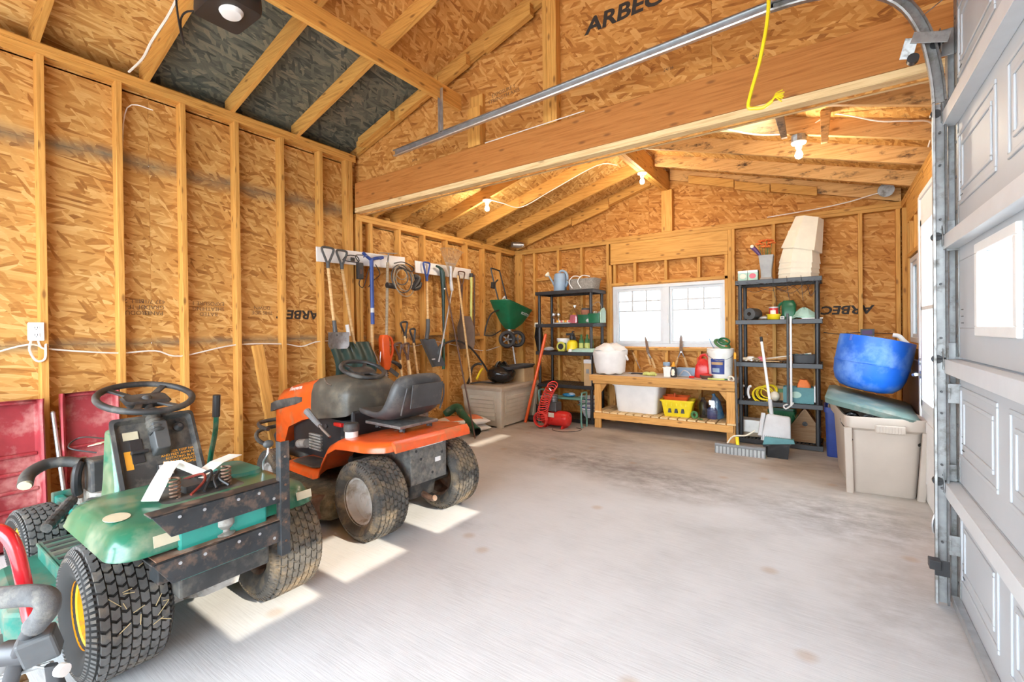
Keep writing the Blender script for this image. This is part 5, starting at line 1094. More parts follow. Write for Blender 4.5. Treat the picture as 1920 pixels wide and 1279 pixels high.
for a, b_ in (((-.13, -.13, 0), (.13, -.125, .19)), ((-.13, .125, 0), (.13, .13, .19)), ((-.13, -.125, 0), (-.125, .125, .19)), ((.125, -.125, 0), (.13, .125, .19)), ((-.125, -.125, 0), (.125, .125, .004))): G().b2(a, b_).build('carton_side', 'cardboard', t, 0)
t = thing('plastic_tray', 'long dark grey plastic tray laid across the carton', 'tray', (-3.72, 5.50, .757)); G().loft([rrect(-.10, .10, -.33, .30, .03, 3, 0), rrect(-.12, .12, -.36, .33, .03, 3, .045), rrect(-.11, .11, -.35, .32, .03, 3, .045), rrect(-.09, .09, -.32, .29, .03, 3, .008)]).build('tray_body', 'dark_grey', t, 30); G().box((.121, 0, .035), (.004, .5, .015)).build('tray_rim', 'dark_grey', t, 0)
t = thing('string_trimmer', 'black trimmer handle with yellow trigger lying on the deck box end', 'trimmer', (-4.09, 4.93, .562)); G().tube([(0, -.1, .02), (-.03, .0, .10), (-.05, .06, .22), (-.03, .16, .27), (.02, .2, .26)], .018, 8, 4).build('loop_handle', 'black_plastic', t); G().tube([(-.02, .12, .05), (-.02, .2, .15), (0, .24, .2)], .016, 8, 3).build('trigger', 'yellow', t); G().tube([(.05, -.10, .02), (.12, .0, .03), (.2, .12, .02), (.28, .14, .02)], .012, 8, 4).build('cord_tail', 'black_plastic', t)
# ---- bags and downspout on the floor
def bag(label, loc, rz, L_, W_, H_, m1='bag_white', m2='bag_orange', k=0):
    t = thing('soil_bag', label, 'bag', loc, rz, 'filled bags by the deck box'); g = G(); rings = []
    for i in range(9):
        v = i/8*2-1; s = (1-abs(v)**4)**.5 if abs(v) < 1 else .0
        rings.append([V((v*L_/2, W_/2*math.copysign(abs(math.cos(a))**.6, math.cos(a))*(.9+.1*s), H_/2+H_/2*math.copysign(abs(math.sin(a))**.7, math.sin(a))*max(.12, s)*(1+.06*math.sin(3*a+i+k)))) for a in [2*math.pi*j/20 for j in range(20)]])
    g.loft(rings).build('sack', m1, t, 60)
    g = G(); g.loft([[V((v*L_/2, u*W_/2, H_+.004-.25*H_*(abs(v)**4+abs(u)**5))) for u in (-.75, -.4, 0, .4, .75)]+[V((v*L_/2, u*W_/2, H_-.02-.25*H_*(abs(v)**4+abs(u)**5))) for u in (.75, .4, 0, -.4, -.75)] for v in (-.7, -.35, 0, .35, .7)]); g.build('printed_panel', m2, t, 60); return t
bag('white bag lowest in the stack in front of the deck box', (-3.93, 4.56, 0.002), R_(60), .62, .42, .08, m2='bag_white'); bag('white bag with orange print on top of the stack by the deck box', (-3.94, 4.56, .085), R_(58), .62, .42, .09, k=2); bag('slumped white and orange bag behind the mower tail', (-3.85, 4.02, 0.002), R_(25), .6, .42, .2, k=5)
t = thing('downspout', 'dark green plastic drain pipe with elbow lying over the bags', 'pipe', (-3.56, 4.37, .062), 0, None); G().tube([(0, 0, 0), (-.26, .12, .09), (-.44, .21, .17), (-.52, .25, .215), (-.60, .24, .20), (-.70, .2, .12)], .055, 14, 3, cap=False).build('pipe', 'pipe_green', t); G().tube([(0.004, -.002, -.001), (-.26, .12, .09), (-.40, .19, .155)], .047, 14, 2, cap=False).build('pipe_bore', 'rubber_deep', t); G().torus((-.02, .01, .006), .056, .006, (-.9, .42, .3), 20, 6).build('pipe_collar', 'pipe_green', t)
# ---- wiring
def cable(name, label, pts, r=.006, m='cable_white', sm=5): return tag(G().tube(pts, r, 6, sm).build(name, m), label, 'cable')
xc = XL-.03
cable('wall_cable', 'white electric cable threaded through the studs above the mowers', [(XL-.06, .1, 1.18), (XL-.05, .4, 1.17), (XL-.03, .66, 1.25), (xc, .78, 1.215), (xc, 1.12, 1.174), (xc, 1.35, 1.18), (xc, 1.52, 1.13), (xc, 1.93, 1.205), (xc, 2.36, 1.20), (xc, 2.55, 1.17), (xc, 2.75, 1.215), (xc, 3.2, 1.2), (xc, 4.0, 1.12), (xc, 4.4, 1.17), (xc, 5.1, 1.05), (xc, 5.5, 1.0), (xc, 5.9, 1.05), (xc, 6.2, 1.02)])
cable('riser_cable', 'thin white cable running up beside a stud to the roof', [(XL-.04, 1.165, 1.18), (XL-.05, 1.17, 1.5), (XL-.045, 1.165, 2.0), (XL-.05, 1.17, 2.6), (XL-.03, 1.2, 3.0), (XL+.03, 1.34, 3.02)], .004)
cable('ceiling_cable', 'white cable looping down the rafter from the door opener', [(XL+.02, 1.20, 3.25), (-4.0, 1.21, 3.27), (-3.8, 1.20, 3.31), (-3.6, 1.225, 3.41), (-3.4, 1.21, 3.44), (-3.2, 1.19, 3.50), (-2.9, 1.20, 3.55), (-2.6, 1.21, 3.6)], .008)
t = thing('wall_outlet', 'white double socket box screwed to the first stud', 'outlet', (XL+.0, .695, 1.335)); G().b2((-.04, -.032, -.056), (.012, .034, .056)).build('box', 'white_plastic', t, 0, .004); G().b2((.012, -.036, -.06), (.017, .038, .06)).build('cover_plate', 'white_plastic', t, 0, .003)
for dz in (-.024, .024):
    f = G().b2((.017, -.017, dz-.016), (.0195, .017, dz+.016)).build('receptacle', 'white_paint', t, 0, .002)
    for dy in (-.006, .006): G().b2((.0195, dy-.0012, dz-.003), (.0202, dy+.0012, dz+.008)).build('slot', 'black_plastic', f, 0)
    G().cyl((.0195, 0, dz-.009), (.0203, 0, dz-.009), .0025, n=8).build('ground_hole', 'black_plastic', f)
G().tube([(0, -.02, -.055), (.01, -.03, -.12), (.01, .0, -.19), (.01, .04, -.18), (.01, .045, -.09), (-.02, .06, -.10)], .007, 6, 5).tube([(0, .01, -.055), (.015, .02, -.10), (0, .05, -.12)], .006, 6, 4).build('outlet_lead', 'cable_white', t)
# ---- red plastic sleds standing against the wall
def sled(label, loc, w, h, rot):
    t = thing('plastic_sled', label, 'sled', loc, 0, 'red sleds against the wall', rot); g = G(); rings = []
    for i in range(25):
        v = i/24; z = h*v; ridge = 0; bow = .05*max(0, (v-.9)/.1)**2
        prof = [(-.5, 0), (-.5, .075), (-.47, .085), (-.44, .075), (-.42, .02), (-.38, .006), (0, 0), (.38, .006), (.42, .02), (.44, .075), (.47, .085), (.5, .075), (.5, 0)]
        front = [V((x+ (ridge if abs(u) < .4 else 0)+bow*.5, u*w, z)) for u, x in prof]; rings.append(front+[V((p.x-.006, p.y*.985, p.z)) for p in reversed(front)])
    g.loft(rings).build('hull', 'red_plastic', t, 35)
    for zr in (.56, .45, .34, .23, .12): G().tube([(.012, -.40*w, zr), (.016, 0, zr), (.012, .40*w, zr)], .012, 8, 2).build('cross_rib', 'red_plastic', t)
    G().tube([(.02, -.47*w, h*.985), (.05, 0, h*.99), (.02, .47*w, h*.985)], .014, 8, 3).build('top_rim', 'red_plastic', t); return t
sled('red plastic toboggan with raised cross ribs, the one next to the outlet', (-4.12, .555, .002), .30, .90, (0, R_(-6), 0)); sled('red plastic toboggan half hidden behind the green tractor dash', (-4.10, .93, .002), .30, .92, (0, R_(-7), R_(-4)))
t = thing('alloy_tube', 'thin bare aluminium tube leaning between the two red sleds', 'tube', (-3.98, .75, .005)); shaft(t, (0, .04, 0), (-.18, .0, .80), 'galv_bright', .012); G().sph((-.18, 0, .80), .012).build('end_cap', 'galv', t)
# ================================================================== WORKBENCH
MAT['bench_top'] = mat('bench_top', (.62,.52,.42), .7, var=.15, vs=6)
MAT['tote_white'] = mat('tote_white', (.82,.81,.79), .4, var=.04)
MAT['sack_white'] = mat('sack_white', (.84,.83,.81), .6, var=.05, bmp=.3, bs=60)
MAT['pot_terra'] = mat('pot_terra', (.42,.16,.09), .7, var=.2)
MAT['zinc'] = mat('zinc', (.36,.36,.355), .55, .2, var=.15)
MAT['mint'] = mat('mint', (.42,.62,.52), .5, var=.12)
MAT['teal_box'] = mat('teal_box', (.10,.27,.29), .6, var=.15)
MAT['cream'] = mat('cream', (.84,.78,.64), .4, var=.05)
MAT['grass_yellow'] = mat('grass_yellow', (.60,.60,.10), .4, var=.15)
MAT['pink'] = mat('pink', (.72,.16,.22), .5, var=.15)
MAT['baby_blue'] = mat('baby_blue', (.30,.42,.56), .4, var=.1)
MAT['wicker_grey'] = mat('wicker_grey', (.30,.28,.25), .7, var=.3, vs=60)
MAT['leaf_green'] = mat('leaf_green', (.07,.20,.07), .6, var=.3)
MAT['flower_orange'] = mat('flower_orange', (.85,.20,.04), .6, var=.25)
MAT['purple'] = mat('purple', (.10,.04,.16), .4, var=.2)
MAT['blue_bottle'] = mat('blue_bottle', (.02,.16,.32), .25, var=.25)
MAT['tote_taupe'] = mat('tote_taupe', (.50,.425,.36), .5, var=.07, vs=4)
MAT['lid_green'] = mat('lid_green', (.12,.19,.17), .5, var=.15, dirt=((.30,.30,.26), .3, 6))
MAT['barrel_blue'] = mat('barrel_blue', (.012,.13,.62), .38, var=.2, vs=3, dirt=((.16,.32,.72), .42, 5))
bt = thing('workbench', 'timber workbench with slatted lower shelf under the window', 'workbench', (-1.775, 5.60, 0))
BW, BD = 1.82, .62; x0, x1 = -.855, .91
G().b2((x0, .036, .665), (x1, BD, .70)).build('bench_top', 'bench_top', bt, 0, .003)
G().b2((x0, -.002, .625), (x1, .034, .702)).build('front_board', 'bench_wood', bt, 0, .004); G().b2((x0+.03, .04, .585), (x1-.01, .075, .66)).build('front_apron', 'bench_wood', bt, 0, .004); G().b2((x0+.03, BD-.04, .585), (x1-.03, BD-.002, .66)).build('back_apron', 'bench_wood', bt, 0, .004)
for x in (x0+.055, x1-.095):
    G().b2((x, .038, 0), (x+.089, .038+.0385, .58)).build('leg', 'bench_wood', bt, 0, .003); G().b2((x, BD-.08, 0), (x+.089, BD-.042, .58)).build('leg', 'bench_wood', bt, 0, .003)
    G().b2((x+.02, .08, .02), (x+.06, .115, .58)).build('leg_doubler', 'bench_wood', bt, 0, .003)
    for y, s in ((.10, 1),): G().prism([(x+.09 if x < 0 else x, .58), (x+.17 if x < 0 else x-.08, .58), (x+.09 if x < 0 else x, .47)], .05, .075, 'y').build('corner_gusset', 'bench_wood', bt, 0)
G().b2((x0+.056, .002, .125), (x1-.02, .036, .205)).build('lower_rail', 'bench_wood', bt, 0, .004); G().b2((x0+.056, BD-.04, .125), (x1-.02, BD-.005, .19)).build('lower_rail', 'bench_wood', bt, 0, .004)
for k in range(16): G().b2((x0+.075+k*.107, .006, .207), (x0+.075+k*.107+.09, BD-.01, .226)).build('slat', 'lumber_pale', bt, 0, .002)
G().prism([(x1-.008, .60), (x1+.012, .60), (x1+.012, .42), (x1+.002, .40)], .05, .08, 'y').build('end_brace', 'bench_wood', bt, 0)
def stand(name, label, cat, x, y, z, rz=0, group=None): return thing(name, label, cat, (x, y, z), rz, group)
def tub(t, w, d, h, m, name='tub', tap=.85, rim=.015, r=.04):
    a = lambda k, dz, e=0: [V((p.x*k+(e if p.x > 0 else -e), p.y*k+(e if p.y > 0 else -e), dz)) for p in rrect(-w/2, w/2, -d/2, d/2, r, 4, 0)]
    return G().loft([a(tap, 0), a(tap+(1-tap)*.12, .012), a(.985, h*.9), a(.985, h*.9, rim), a(1, h, rim), a(1, h, rim-.006), a(.96, h-.004), a(tap*.97, .008)], (True, True)).build(name, m, t, 40)
BS = .228
t = stand('storage_tote', 'white plastic tote on the bench lower shelf', 'tote', -2.04, 5.90, BS, 0); tub(t, .60, .42, .38, 'tote_white', tap=.84, r=.05); 
for s in (-1, 1): G().box((s*.31, 0, .34), (.03, .16, .03)).build('tote_handle', 'tote_white', t, 0, .006)
t = stand('plastic_basket', 'bright yellow slotted plastic basket beside the white tote', 'basket', -1.535, 5.82, BS, R_(4)); tub(t, .38, .26, .205, 'yellow', 'basket', .78, .012, .03)
for k in range(3): G().prism([(-.10+k*.075, .05), (-.06+k*.075, .05), (-.068+k*.075, .10), (-.092+k*.075, .10)], -.135, -.10, 'y').build('slot', 'black_plastic', t, 0)
for k in range(5): G().box((-.11+k*.055, -.122-.006, .15), (.012, .02, .03)).build('basket_rib', 'yellow', t, 0)
t = stand('tool_tray', 'orange red plastic tray sitting in the yellow basket', 'tray', -1.56, 5.84, BS+.19, R_(4)); tub(t, .30, .20, .05, 'orange_plastic', 'tray', .9, .006, .02); G().cyl((-.02, -.02, .04), (-.02, -.02, .085), .012, n=10).build('peg', 'orange_plastic', t)
t = stand('tape_roll', 'green tape roll standing on the bench slats', 'tape', -1.32, 5.70, BS+.047); G().torus((0, 0, 0), .034, .013, (.3, 1, 0), 28, 8).build('roll', 'leaf_green', t); G().torus((0, 0, 0), .02, .006, (.3, 1, 0), 20, 6).build('core', 'green_dark', t); G().tube([(.03, 0, -.03), (.06, -.02, -.04), (.1, -.03, -.042)], .006, 6, 3).build('tail', 'leaf_green', t)
t = stand('plastic_bag', 'clear zip bag holding dark and blue bottles on the bench shelf', 'bag', -1.15, 5.86, BS)
for k, (x, y, r_, h_, m) in enumerate(((-.09, 0, .055, .24, 'black_plastic'), (.0, -.03, .06, .16, 'navy'), (.08, .01, .055, .30, 'blue_bottle'))): G().at((x, y, 0), (0, R_((-4, 3, -14)[k]), 0)).lathe([(r_*.9, 0.0), (r_, .01), (r_, h_*.65), (r_*.7, h_*.8), (.02, h_*.9), (.02, h_)], 18).build('bottle', m, t)
G().loft([[V((r_*1.5*math.cos(a)*(1+.05*math.sin(6*a)), r_*math.sin(a), z)) for a in [2*math.pi*k/22 for k in range(22)]] for r_, z in ((.105, .0), (.115, .06), (.11, .2), (.085, .29), (.06, .33))], (False, False)).build('film', 'clear_plastic', t)
BT = .701
def bag_shape(t, rs, m='sack_white', name='sack', n=30, wob=.05, sx=1): return G().loft([[V((r_*math.cos(a)*sx*(1+wob*math.sin(5*a+i)), r_*math.sin(a)*(1+wob*math.cos(4*a+1.7*i)), z+.01*math.sin(6*a+i))) for a in [2*math.pi*k/n for k in range(n)]] for i, (r_, z) in enumerate(rs)]).build(name, m, t, 70)
t = stand('white_sack', 'bulging white poly sack on the bench end', 'sack', -2.42, 5.82, BT); bag_shape(t, [(.15, .012), (.175, .03), (.185, .10), (.20, .20), (.215, .27), (.21, .31), (.17, .325)], sx=1.08, wob=.045); bag_shape(t, [(.16, .305), (.205, .325), (.17, .365), (.13, .385), (.09, .41), (.03, .40)], name='loose_top', wob=.16); G().tube([(.17, -.02, .30), (.23, -.03, .25), (.24, 0, .2), (.2, .05, .22)], .014, 8, 4).build('tied_ear', 'sack_white', t)
def shears(label, x, z, y=6.262, ang=0):
    t = thing('hedge_shears', label, 'shears', (x, y, z), 0, 'shears hung under the window', (0, R_(ang), 0))
    for s in (-1, 1):
        G().prism([(s*.002, 0), (s*.022, .02), (s*.018, .20), (s*.002, .24)] if s > 0 else [(-.002, 0), (-.002, .24), (-.018, .20), (-.022, .02)], -.004-.003*s, .0-.003*s, 'y').build('blade', 'rusty', t, 0)
        G().tube([(s*.008, 0, .02), (s*.025, 0, -.03), (s*.045, 0, -.07)], .008, 8, 2).build('tang', 'steel', t); G().cyl((s*.042, 0, -.06), (s*.085, 0, -.23), .014, .017, n=10).build('grip', 'wood_handle', t)
    G().cyl((0, -.008, .01), (0, .008, .01), .012, n=10).build('pivot', 'galv_bright', t); return t
shears('rusty hedge shears with open wooden grips under the window mullion', -1.61, .98, 6.262); 
t = thing('hedge_shears', 'closed rusty hedge shears hung by the first window pane', 'shears', (-2.045, 6.262, .95), 0, 'shears hung under the window', (0, R_(-10), 0))
G().prism([(-.012, 0), (-.022, .05), (-.012, .23), (.0, .25), (.014, .2), (.016, .0)], -.004, .004, 'y').build('blade', 'rusty', t, 0); G().tube([(.0, 0, .01), (.02, 0, -.05), (.03, 0, -.08)], .012, 8, 2).build('tang', 'steel', t); G().cyl((.03, 0, -.06), (.055, 0, -.20), .015, n=10).build('grip', 'wood_handle', t); G().cyl((-.015, .0, .0), (-.0, .0, -.15), .012, n=10).build('grip', 'wood_handle', t)
t = thing('scraper', 'wooden handled scraper hung on a nail beside the white sack', 'tool', (-2.27, 6.262, .97), 0, None, (0, R_(-25), 0)); G().cyl((0, 0, 0), (0, 0, -.12), .013, .016, n=10).build('grip', 'wood_handle', t); G().tube([(0, 0, -.11), (0, 0, -.24)], .006, 8).build('shank', 'steel', t); G().tube([(0, 0, .0), (0, 0, .05), (.01, .01, .06)], .002, 5).build('string', 'black_plastic', t)
t = thing('screwdriver', 'orange handled screwdriver hung beneath the window sill', 'screwdriver', (-1.40, 6.265, .93)); G().lathe([(.004, 0), (.014, -.01), (.016, -.06), (.012, -.10), (.006, -.11)], 12).build('grip', 'orange_plastic', t); G().cyl((0, 0, -.10), (0, 0, -.2), .004, n=8).build('shank', 'steel', t)
t = stand('tin_snips', 'dark tin snips lying open on the bench', 'snips', -2.10, 5.95, BT+.008)
for s in (-1, 1): G().tube([(-.08, s*.01, 0), (0, 0, .004), (.08, s*.02, 0), (.14, s*.03, 0)], .008, 8, 3).build('snip_arm', 'black_plastic', t)
G().box((-.09, 0, .004), (.05, .03, .012)).build('snip_jaw', 'galv_bright', t, 0, .003)
t = stand('work_gloves', 'crumpled pale yellow work gloves on the bench', 'gloves', -1.92, 5.88, BT)
for k in range(2): G().sph((k*.07-.03, .02*k, .022), (.05, .04, .024)).build('palm', 'lime', t); [G().tube([(k*.07-.03+.02*j, -.02, .02), (k*.07-.04+.025*j, -.06, .022), (k*.07-.05+.03*j, -.08, .014)], .011, 8, 2).build('finger', 'lime', t) for j in range(4)]
t = stand('plastic_jar', 'clear plastic jar with blue lid on the bench', 'jar', -1.72, 5.98, BT); G().lathe([(.04, 0), (.05, .01), (.05, .09), (.038, .11), (.038, .13)], 20).build('jar', 'clear_plastic', t); G().lathe([(.044, .125), (.046, .13), (.046, .165), (.04, .17)], 20).build('lid', 'baby_blue', t); G().sph((0, 0, .05), (.04, .04, .04)).build('contents', 'light_grey', t)
t = stand('square_tub', 'small square translucent tub on the bench', 'tub', -1.66, 5.84, BT); tub(t, .11, .11, .12, 'milky', tap=.86, rim=.006, r=.02)
t = stand('penguin_bottle', 'black and white bird shaped bottle with orange spout', 'bottle', -1.585, 5.80, BT); G().lathe([(.034, 0), (.038, .01), (.040, .05), (.034, .09), (.026, .115), (.026, .13)], 20).build('body', 'black_plastic', t); G().at((0, -.016, 0)).lathe([(.018, .012), (.027, .03), (.027, .07), (.018, .10)], 16).build('belly', 'cream', t); G().lathe([(.024, .128), (.026, .14), (.018, .15), (.012, .18), (.006, .19)], 14).build('spout', 'orange_print', t)
t = stand('blue_trough', 'pale blue plastic trough at the back of the bench', 'trough', -1.46, 6.03, BT); tub(t, .28, .16, .10, 'baby_blue', tap=.9, rim=.006, r=.02)
t = stand('wire_arch', 'grey bent wire bracket standing on the bench', 'bracket', -1.47, 5.85, BT+.008); G().tube([(-.07, 0, 0), (-.03, 0, .05), (0, 0, .075), (.05, 0, .05), (.08, 0, 0)], .008, 8, 4).build('arch', 'galv_bright', t); G().tube([(-.09, .03, .0), (.09, .03, 0)], .007, 8).build('foot', 'galv_bright', t)
t = stand('fuel_jug', 'red plastic jug with loop handle on the bench', 'jug', -1.27, 5.93, BT); G().loft([rrect(-.085, .085, -.06, .06, .03, 4, 0), rrect(-.09, .09, -.065, .065, .03, 4, .02), rrect(-.08, .085, -.06, .06, .03, 4, .14), rrect(-.05, .06, -.045, .045, .03, 4, .20), rrect(-.02, .03, -.025, .025, .012, 4, .23)]).build('jug', 'red', t, 50); G().tube([(-.03, 0, .20), (-.02, 0, .26), (.03, 0, .275), (.065, 0, .24), (.07, 0, .17)], .017, 8, 4).build('handle', 'red', t)
t = stand('jug_cap', 'red screw cap lying in front of the red jug', 'cap', -1.37, 5.80, BT); G().lathe([(.03, 0), (.032, .005), (.032, .022), (.026, .026)], 18).build('cap', 'red', t); G().torus((0, 0, .012), .0325, .003, n=20, k=5).build('grip_ring', 'red', t)
t = stand('bowl', 'small brown and red bowl in front of the red jug', 'bowl', -1.20, 5.78, BT); G().lathe([(.05, 0), (.068, .02), (.072, .045), (.066, .045), (.05, .02)], 22).build('dish', 'brown_handle', t); G().sph((0, 0, .042), (.066, .06, .02)).build('rag', 'red', t)
t = stand('pail', 'large white pail with blue printed label at the bench end', 'pail', -1.07, 5.93, BT); G().lathe([(.125, 0), (.128, .01), (.142, .30), (.150, .30), (.152, .32), (.148, .335), (.152, .35), (.145, .36), (.138, .355), (.12, .02)], 30).build('bucket', 'milky', t)
def curved(t, m, name, a0, a1, z0, z1, r0, r1): G().loft([[V(((r0+(r1-r0)*v)*math.cos(R_(a)), (r0+(r1-r0)*v)*math.sin(R_(a)), z0+(z1-z0)*v)) for a in [a0+(a1-a0)*k/10 for k in range(11)]]+[V(((r0+(r1-r0)*v+.0015)*math.cos(R_(a)), (r0+(r1-r0)*v+.0015)*math.sin(R_(a)), z0+(z1-z0)*v)) for a in [a1+(a0-a1)*k/10 for k in range(11)]] for v in (0, 1)]).build(name, m, t)
curved(t, 'navy', 'label', -128, -62, .06, .24, .1315, .140); curved(t, 'cardboard', 'label_stripe', -124, -70, .17, .20, .1375, .1395); curved(t, 'baby_blue', 'label_picture', -120, -85, .08, .13, .1335, .1365)
G().tube([(-.15, 0, .30), (-.13, -.10, .28), (.0, -.16, .22), (.12, -.1, .25), (.15, 0, .3)], .003, 6, 4).build('bail', 'steel', t)
t = stand('funnel', 'clear funnel with green hose coiled in the pail mouth', 'funnel', -1.05, 5.93, BT+.358); G().torus((.0, 0, .05), .085, .018, (.5, -.3, .8), 26, 8).build('hose_ring', 'leaf_green', t); G().torus((.02, 0, .085), .06, .012, (.2, -.5, .8), 24, 8).build('hose_ring', 'green_dark', t); G().tube([(-.09, 0, 0), (-.12, -.02, .06), (-.14, -.02, .12)], .006, 6, 2).build('stick', 'baby_blue', t)
t = stand('reel', 'small tape reel and tools lying by the pail', 'reel', -.97, 5.70, BT+.022); G().torus((.05, 0, .0), .03, .009, (.2, 1, .2), 24, 7).build('reel_ring', 'cream', t); G().tube([(-.2, .02, -.012), (-.12, .0, -.012), (-.02, .01, -.01)], .010, 8, 2).build('pencil_tool', 'lime', t); G().tube([(-.06, .03, -.012), (.02, .02, -.012)], .008, 8).build('clip', 'leaf_green', t)

# ================================================================== SHELVING
def shelving(label, loc, w, d, levels, H):
    t = thing('shelf_unit', label, 'shelf unit', loc, 0, 'black plastic shelf units')
    for i, z in enumerate(levels):
        g = G(); g.b2((0, 0, z-.045), (w, .012, z+.005)); g.b2((0, d-.012, z-.045), (w, d, z+.005)); g.b2((0, .012, z-.045), (.012, d-.012, z+.005)); g.b2((w-.012, .012, z-.045), (w, d-.012, z+.005))
        for k in range(22): g.b2((.012+(w-.024)*(k+.1)/22, .012, z-.014), (.012+(w-.024)*(k+.72)/22, d-.012, z))
        g.b2((.012, d*.32, z-.02), (w-.012, d*.36, z-.002)); g.b2((.012, d*.66, z-.02), (w-.012, d*.70, z-.002))
        g.build('shelf', 'shelf_black', t, 0, .003, 1)
    for i in range(len(levels)-1):
        for px in (.045, w-.045):
            for py in (.045, d-.045): G().cyl((px, py, levels[i]+.002), (px, py, levels[i+1]-.044), .022, n=14).build('post', 'shelf_black', t)
    return t
MAT['shelf_black'] = mat('shelf_black', (.028,.028,.031), .38, var=.2)
LS = (.05, .52, .985, 1.385, 1.855); shelving('black plastic shelf unit between the deck box and the workbench', (-3.555, 5.75, 0), .915, .46, LS, 1.86)
RS = (.05, .48, .91, 1.385, 1.83); shelving('black plastic shelf unit with dustpan leaning on it by the blue barrel', (-.875, 5.74, 0), .82, .46, RS, 1.84)
e = .006
# left unit, top
t = stand('watering_can', 'pale blue plastic watering can on the top shelf', 'watering can', -3.26, 5.98, LS[4]+e); G().lathe([(.085, 0), (.09, .01), (.085, .20), (.078, .26), (.06, .275)], 24, sx=1.1).build('body', 'baby_blue', t); G().tube([(-.07, 0, .06), (-.12, -.02, .16), (-.17, -.04, .25)], [.02, .014, .012], 10, 3).build('spout', 'baby_blue', t); G().lathe([(.012, 0), (.04, .03), (.042, .05), (.02, .055)], 16, (-.165, -.038, .24), (-.6, -.15, .6)).build('rose', 'cream', t); G().tube([(.06, 0, .05), (.12, 0, .12), (.11, 0, .26), (.03, 0, .31), (-.03, 0, .27)], .018, 10, 4).build('handle', 'baby_blue', t); G().sph((.0, -.04, .265), (.03, .02, .02)).build('sticker', 'orange_print', t)
t = stand('wicker_basket', 'grey woven tray basket with white cord handles on the top shelf', 'basket', -2.88, 6.0, LS[4]+e, R_(-3)); tub(t, .44, .26, .16, 'wicker_grey', 'weave', .86, .008, .05)
for x in (-.12, .02): G().tube([(x, -.13, .03), (x-.04, -.15, .12), (x+.02, -.13, .20), (x+.10, -.05, .19)], .007, 8, 4).build('cord_handle', 'white_plastic', t)
# left unit, second shelf
for k, (x, label) in enumerate(((-3.33, 'stemmed glass nearest the corner on the second shelf'), (-3.25, 'clear glass goblet beside the small trinkets'))):
    t = stand('goblet', label, 'glass', x, 5.9, LS[3]+e, 0, 'glasses on the black shelf'); G().lathe([(.03, 0), (.03, .004), (.005, .01), (.005, .07), (.03, .09), (.038, .13), (.034, .16)], 18, cap=(True, False)).build('bowl', 'clear_plastic', t); G().lathe([(.006, .005), (.006, .075)], 8).build('stem', 'light_grey', t)
t = stand('bead_tray', 'tray of small yellow and red trinkets on the second shelf', 'trinkets', -3.13, 5.86, LS[3]+e); G().loft([rrect(-.14, .10, -.05, .05, .02, 3, 0), rrect(-.15, .11, -.06, .06, .02, 3, .014)]).build('tray', 'milky', t)
for k in range(7): G().sph((-.11+k*.032, .01*(k % 3)-.01, .032), .018, 10, 7).build('trinket', ['orange_print', 'cream', 'pink', 'sticker'][k % 4], t)
t = stand('milk_jug', 'translucent milk jug holding coloured beads', 'jug', -2.985, 5.9, LS[3]+e); G().loft([rrect(-.065, .065, -.065, .065, .02, 4, 0), rrect(-.07, .07, -.07, .07, .02, 4, .12), rrect(-.06, .06, -.06, .06, .03, 4, .18), rrect(-.02, .02, -.02, .02, .015, 4, .22), rrect(-.02, .02, -.02, .02, .015, 4, .245)]).build('jug', 'clear_plastic', t, 40); G().loft([rrect(-.06, .06, -.06, .06, .02, 3, .004), rrect(-.06, .06, -.06, .06, .02, 3, .05), rrect(-.05, .05, -.05, .05, .02, 3, .12)]).build('beads', 'pink', t, 30); G().sph((0, -.02, .12), .03, 10, 6).build('bead', 'orange_print', t); G().lathe([(.023, .24), (.023, .26)], 14).build('cap', 'white_plastic', t)
t = stand('planter_box', 'dark green planter box with clay pot on the second shelf', 'planter', -2.83, 5.93, LS[3]+e); tub(t, .18, .16, .12, 'green_dark', 'trough', .92, .006, .015); G().lathe([(.05, .08), (.065, .16), (.07, .16), (.07, .185), (.06, .185)], 18).build('clay_pot', 'pot_terra', t); G().lathe([(.055, .185), (.06, .21), (.05, .215)], 16).build('soil_cup', 'dark_grey', t)
t = stand('clay_pots', 'pink clay pot tipped beside the planter', 'pot', -2.70, 5.90, LS[3]+e); G().lathe([(.03, .0), (.05, .10), (.056, .10), (.056, .13), (.048, .13), (.028, .012)], 18).build('pot', 'pot_terra', t); G().at((-.03, -.06, .0), (R_(50), 0, 0)).lathe([(.012, 0), (.03, .06), (.026, .06), (.01, .01)], 12).build('scoop', 'white_plastic', t)
t = stand('tackle_caddy', 'green and mint plastic caddy with wire bail at the shelf end', 'caddy', -2.63, 5.85, LS[3]+e); tub(t, .17, .20, .13, 'green_dark', 'caddy_body', .92, .004, .012); G().prism([(-.09, 0), (.09, 0), (.09, .16), (.04, .21), (-.04, .19), (-.09, .15)], .0, .012, 'x').build('caddy_end', 'mint', t, 0, .003).location = (.09, 0, 0); G().tube([(-.08, 0, .12), (-.05, 0, .25), (.05, 0, .28), (.1, 0, .12)], .003, 6, 4).build('bail', 'steel', t)
for k in range(4): G().sph((-.06+k*.035, -.03+.03*(k % 2), .14), .022, 10, 6).build('caddy_item', ['dark_grey', 'white_plastic', 'wood_grey', 'mid_grey'][k], t)
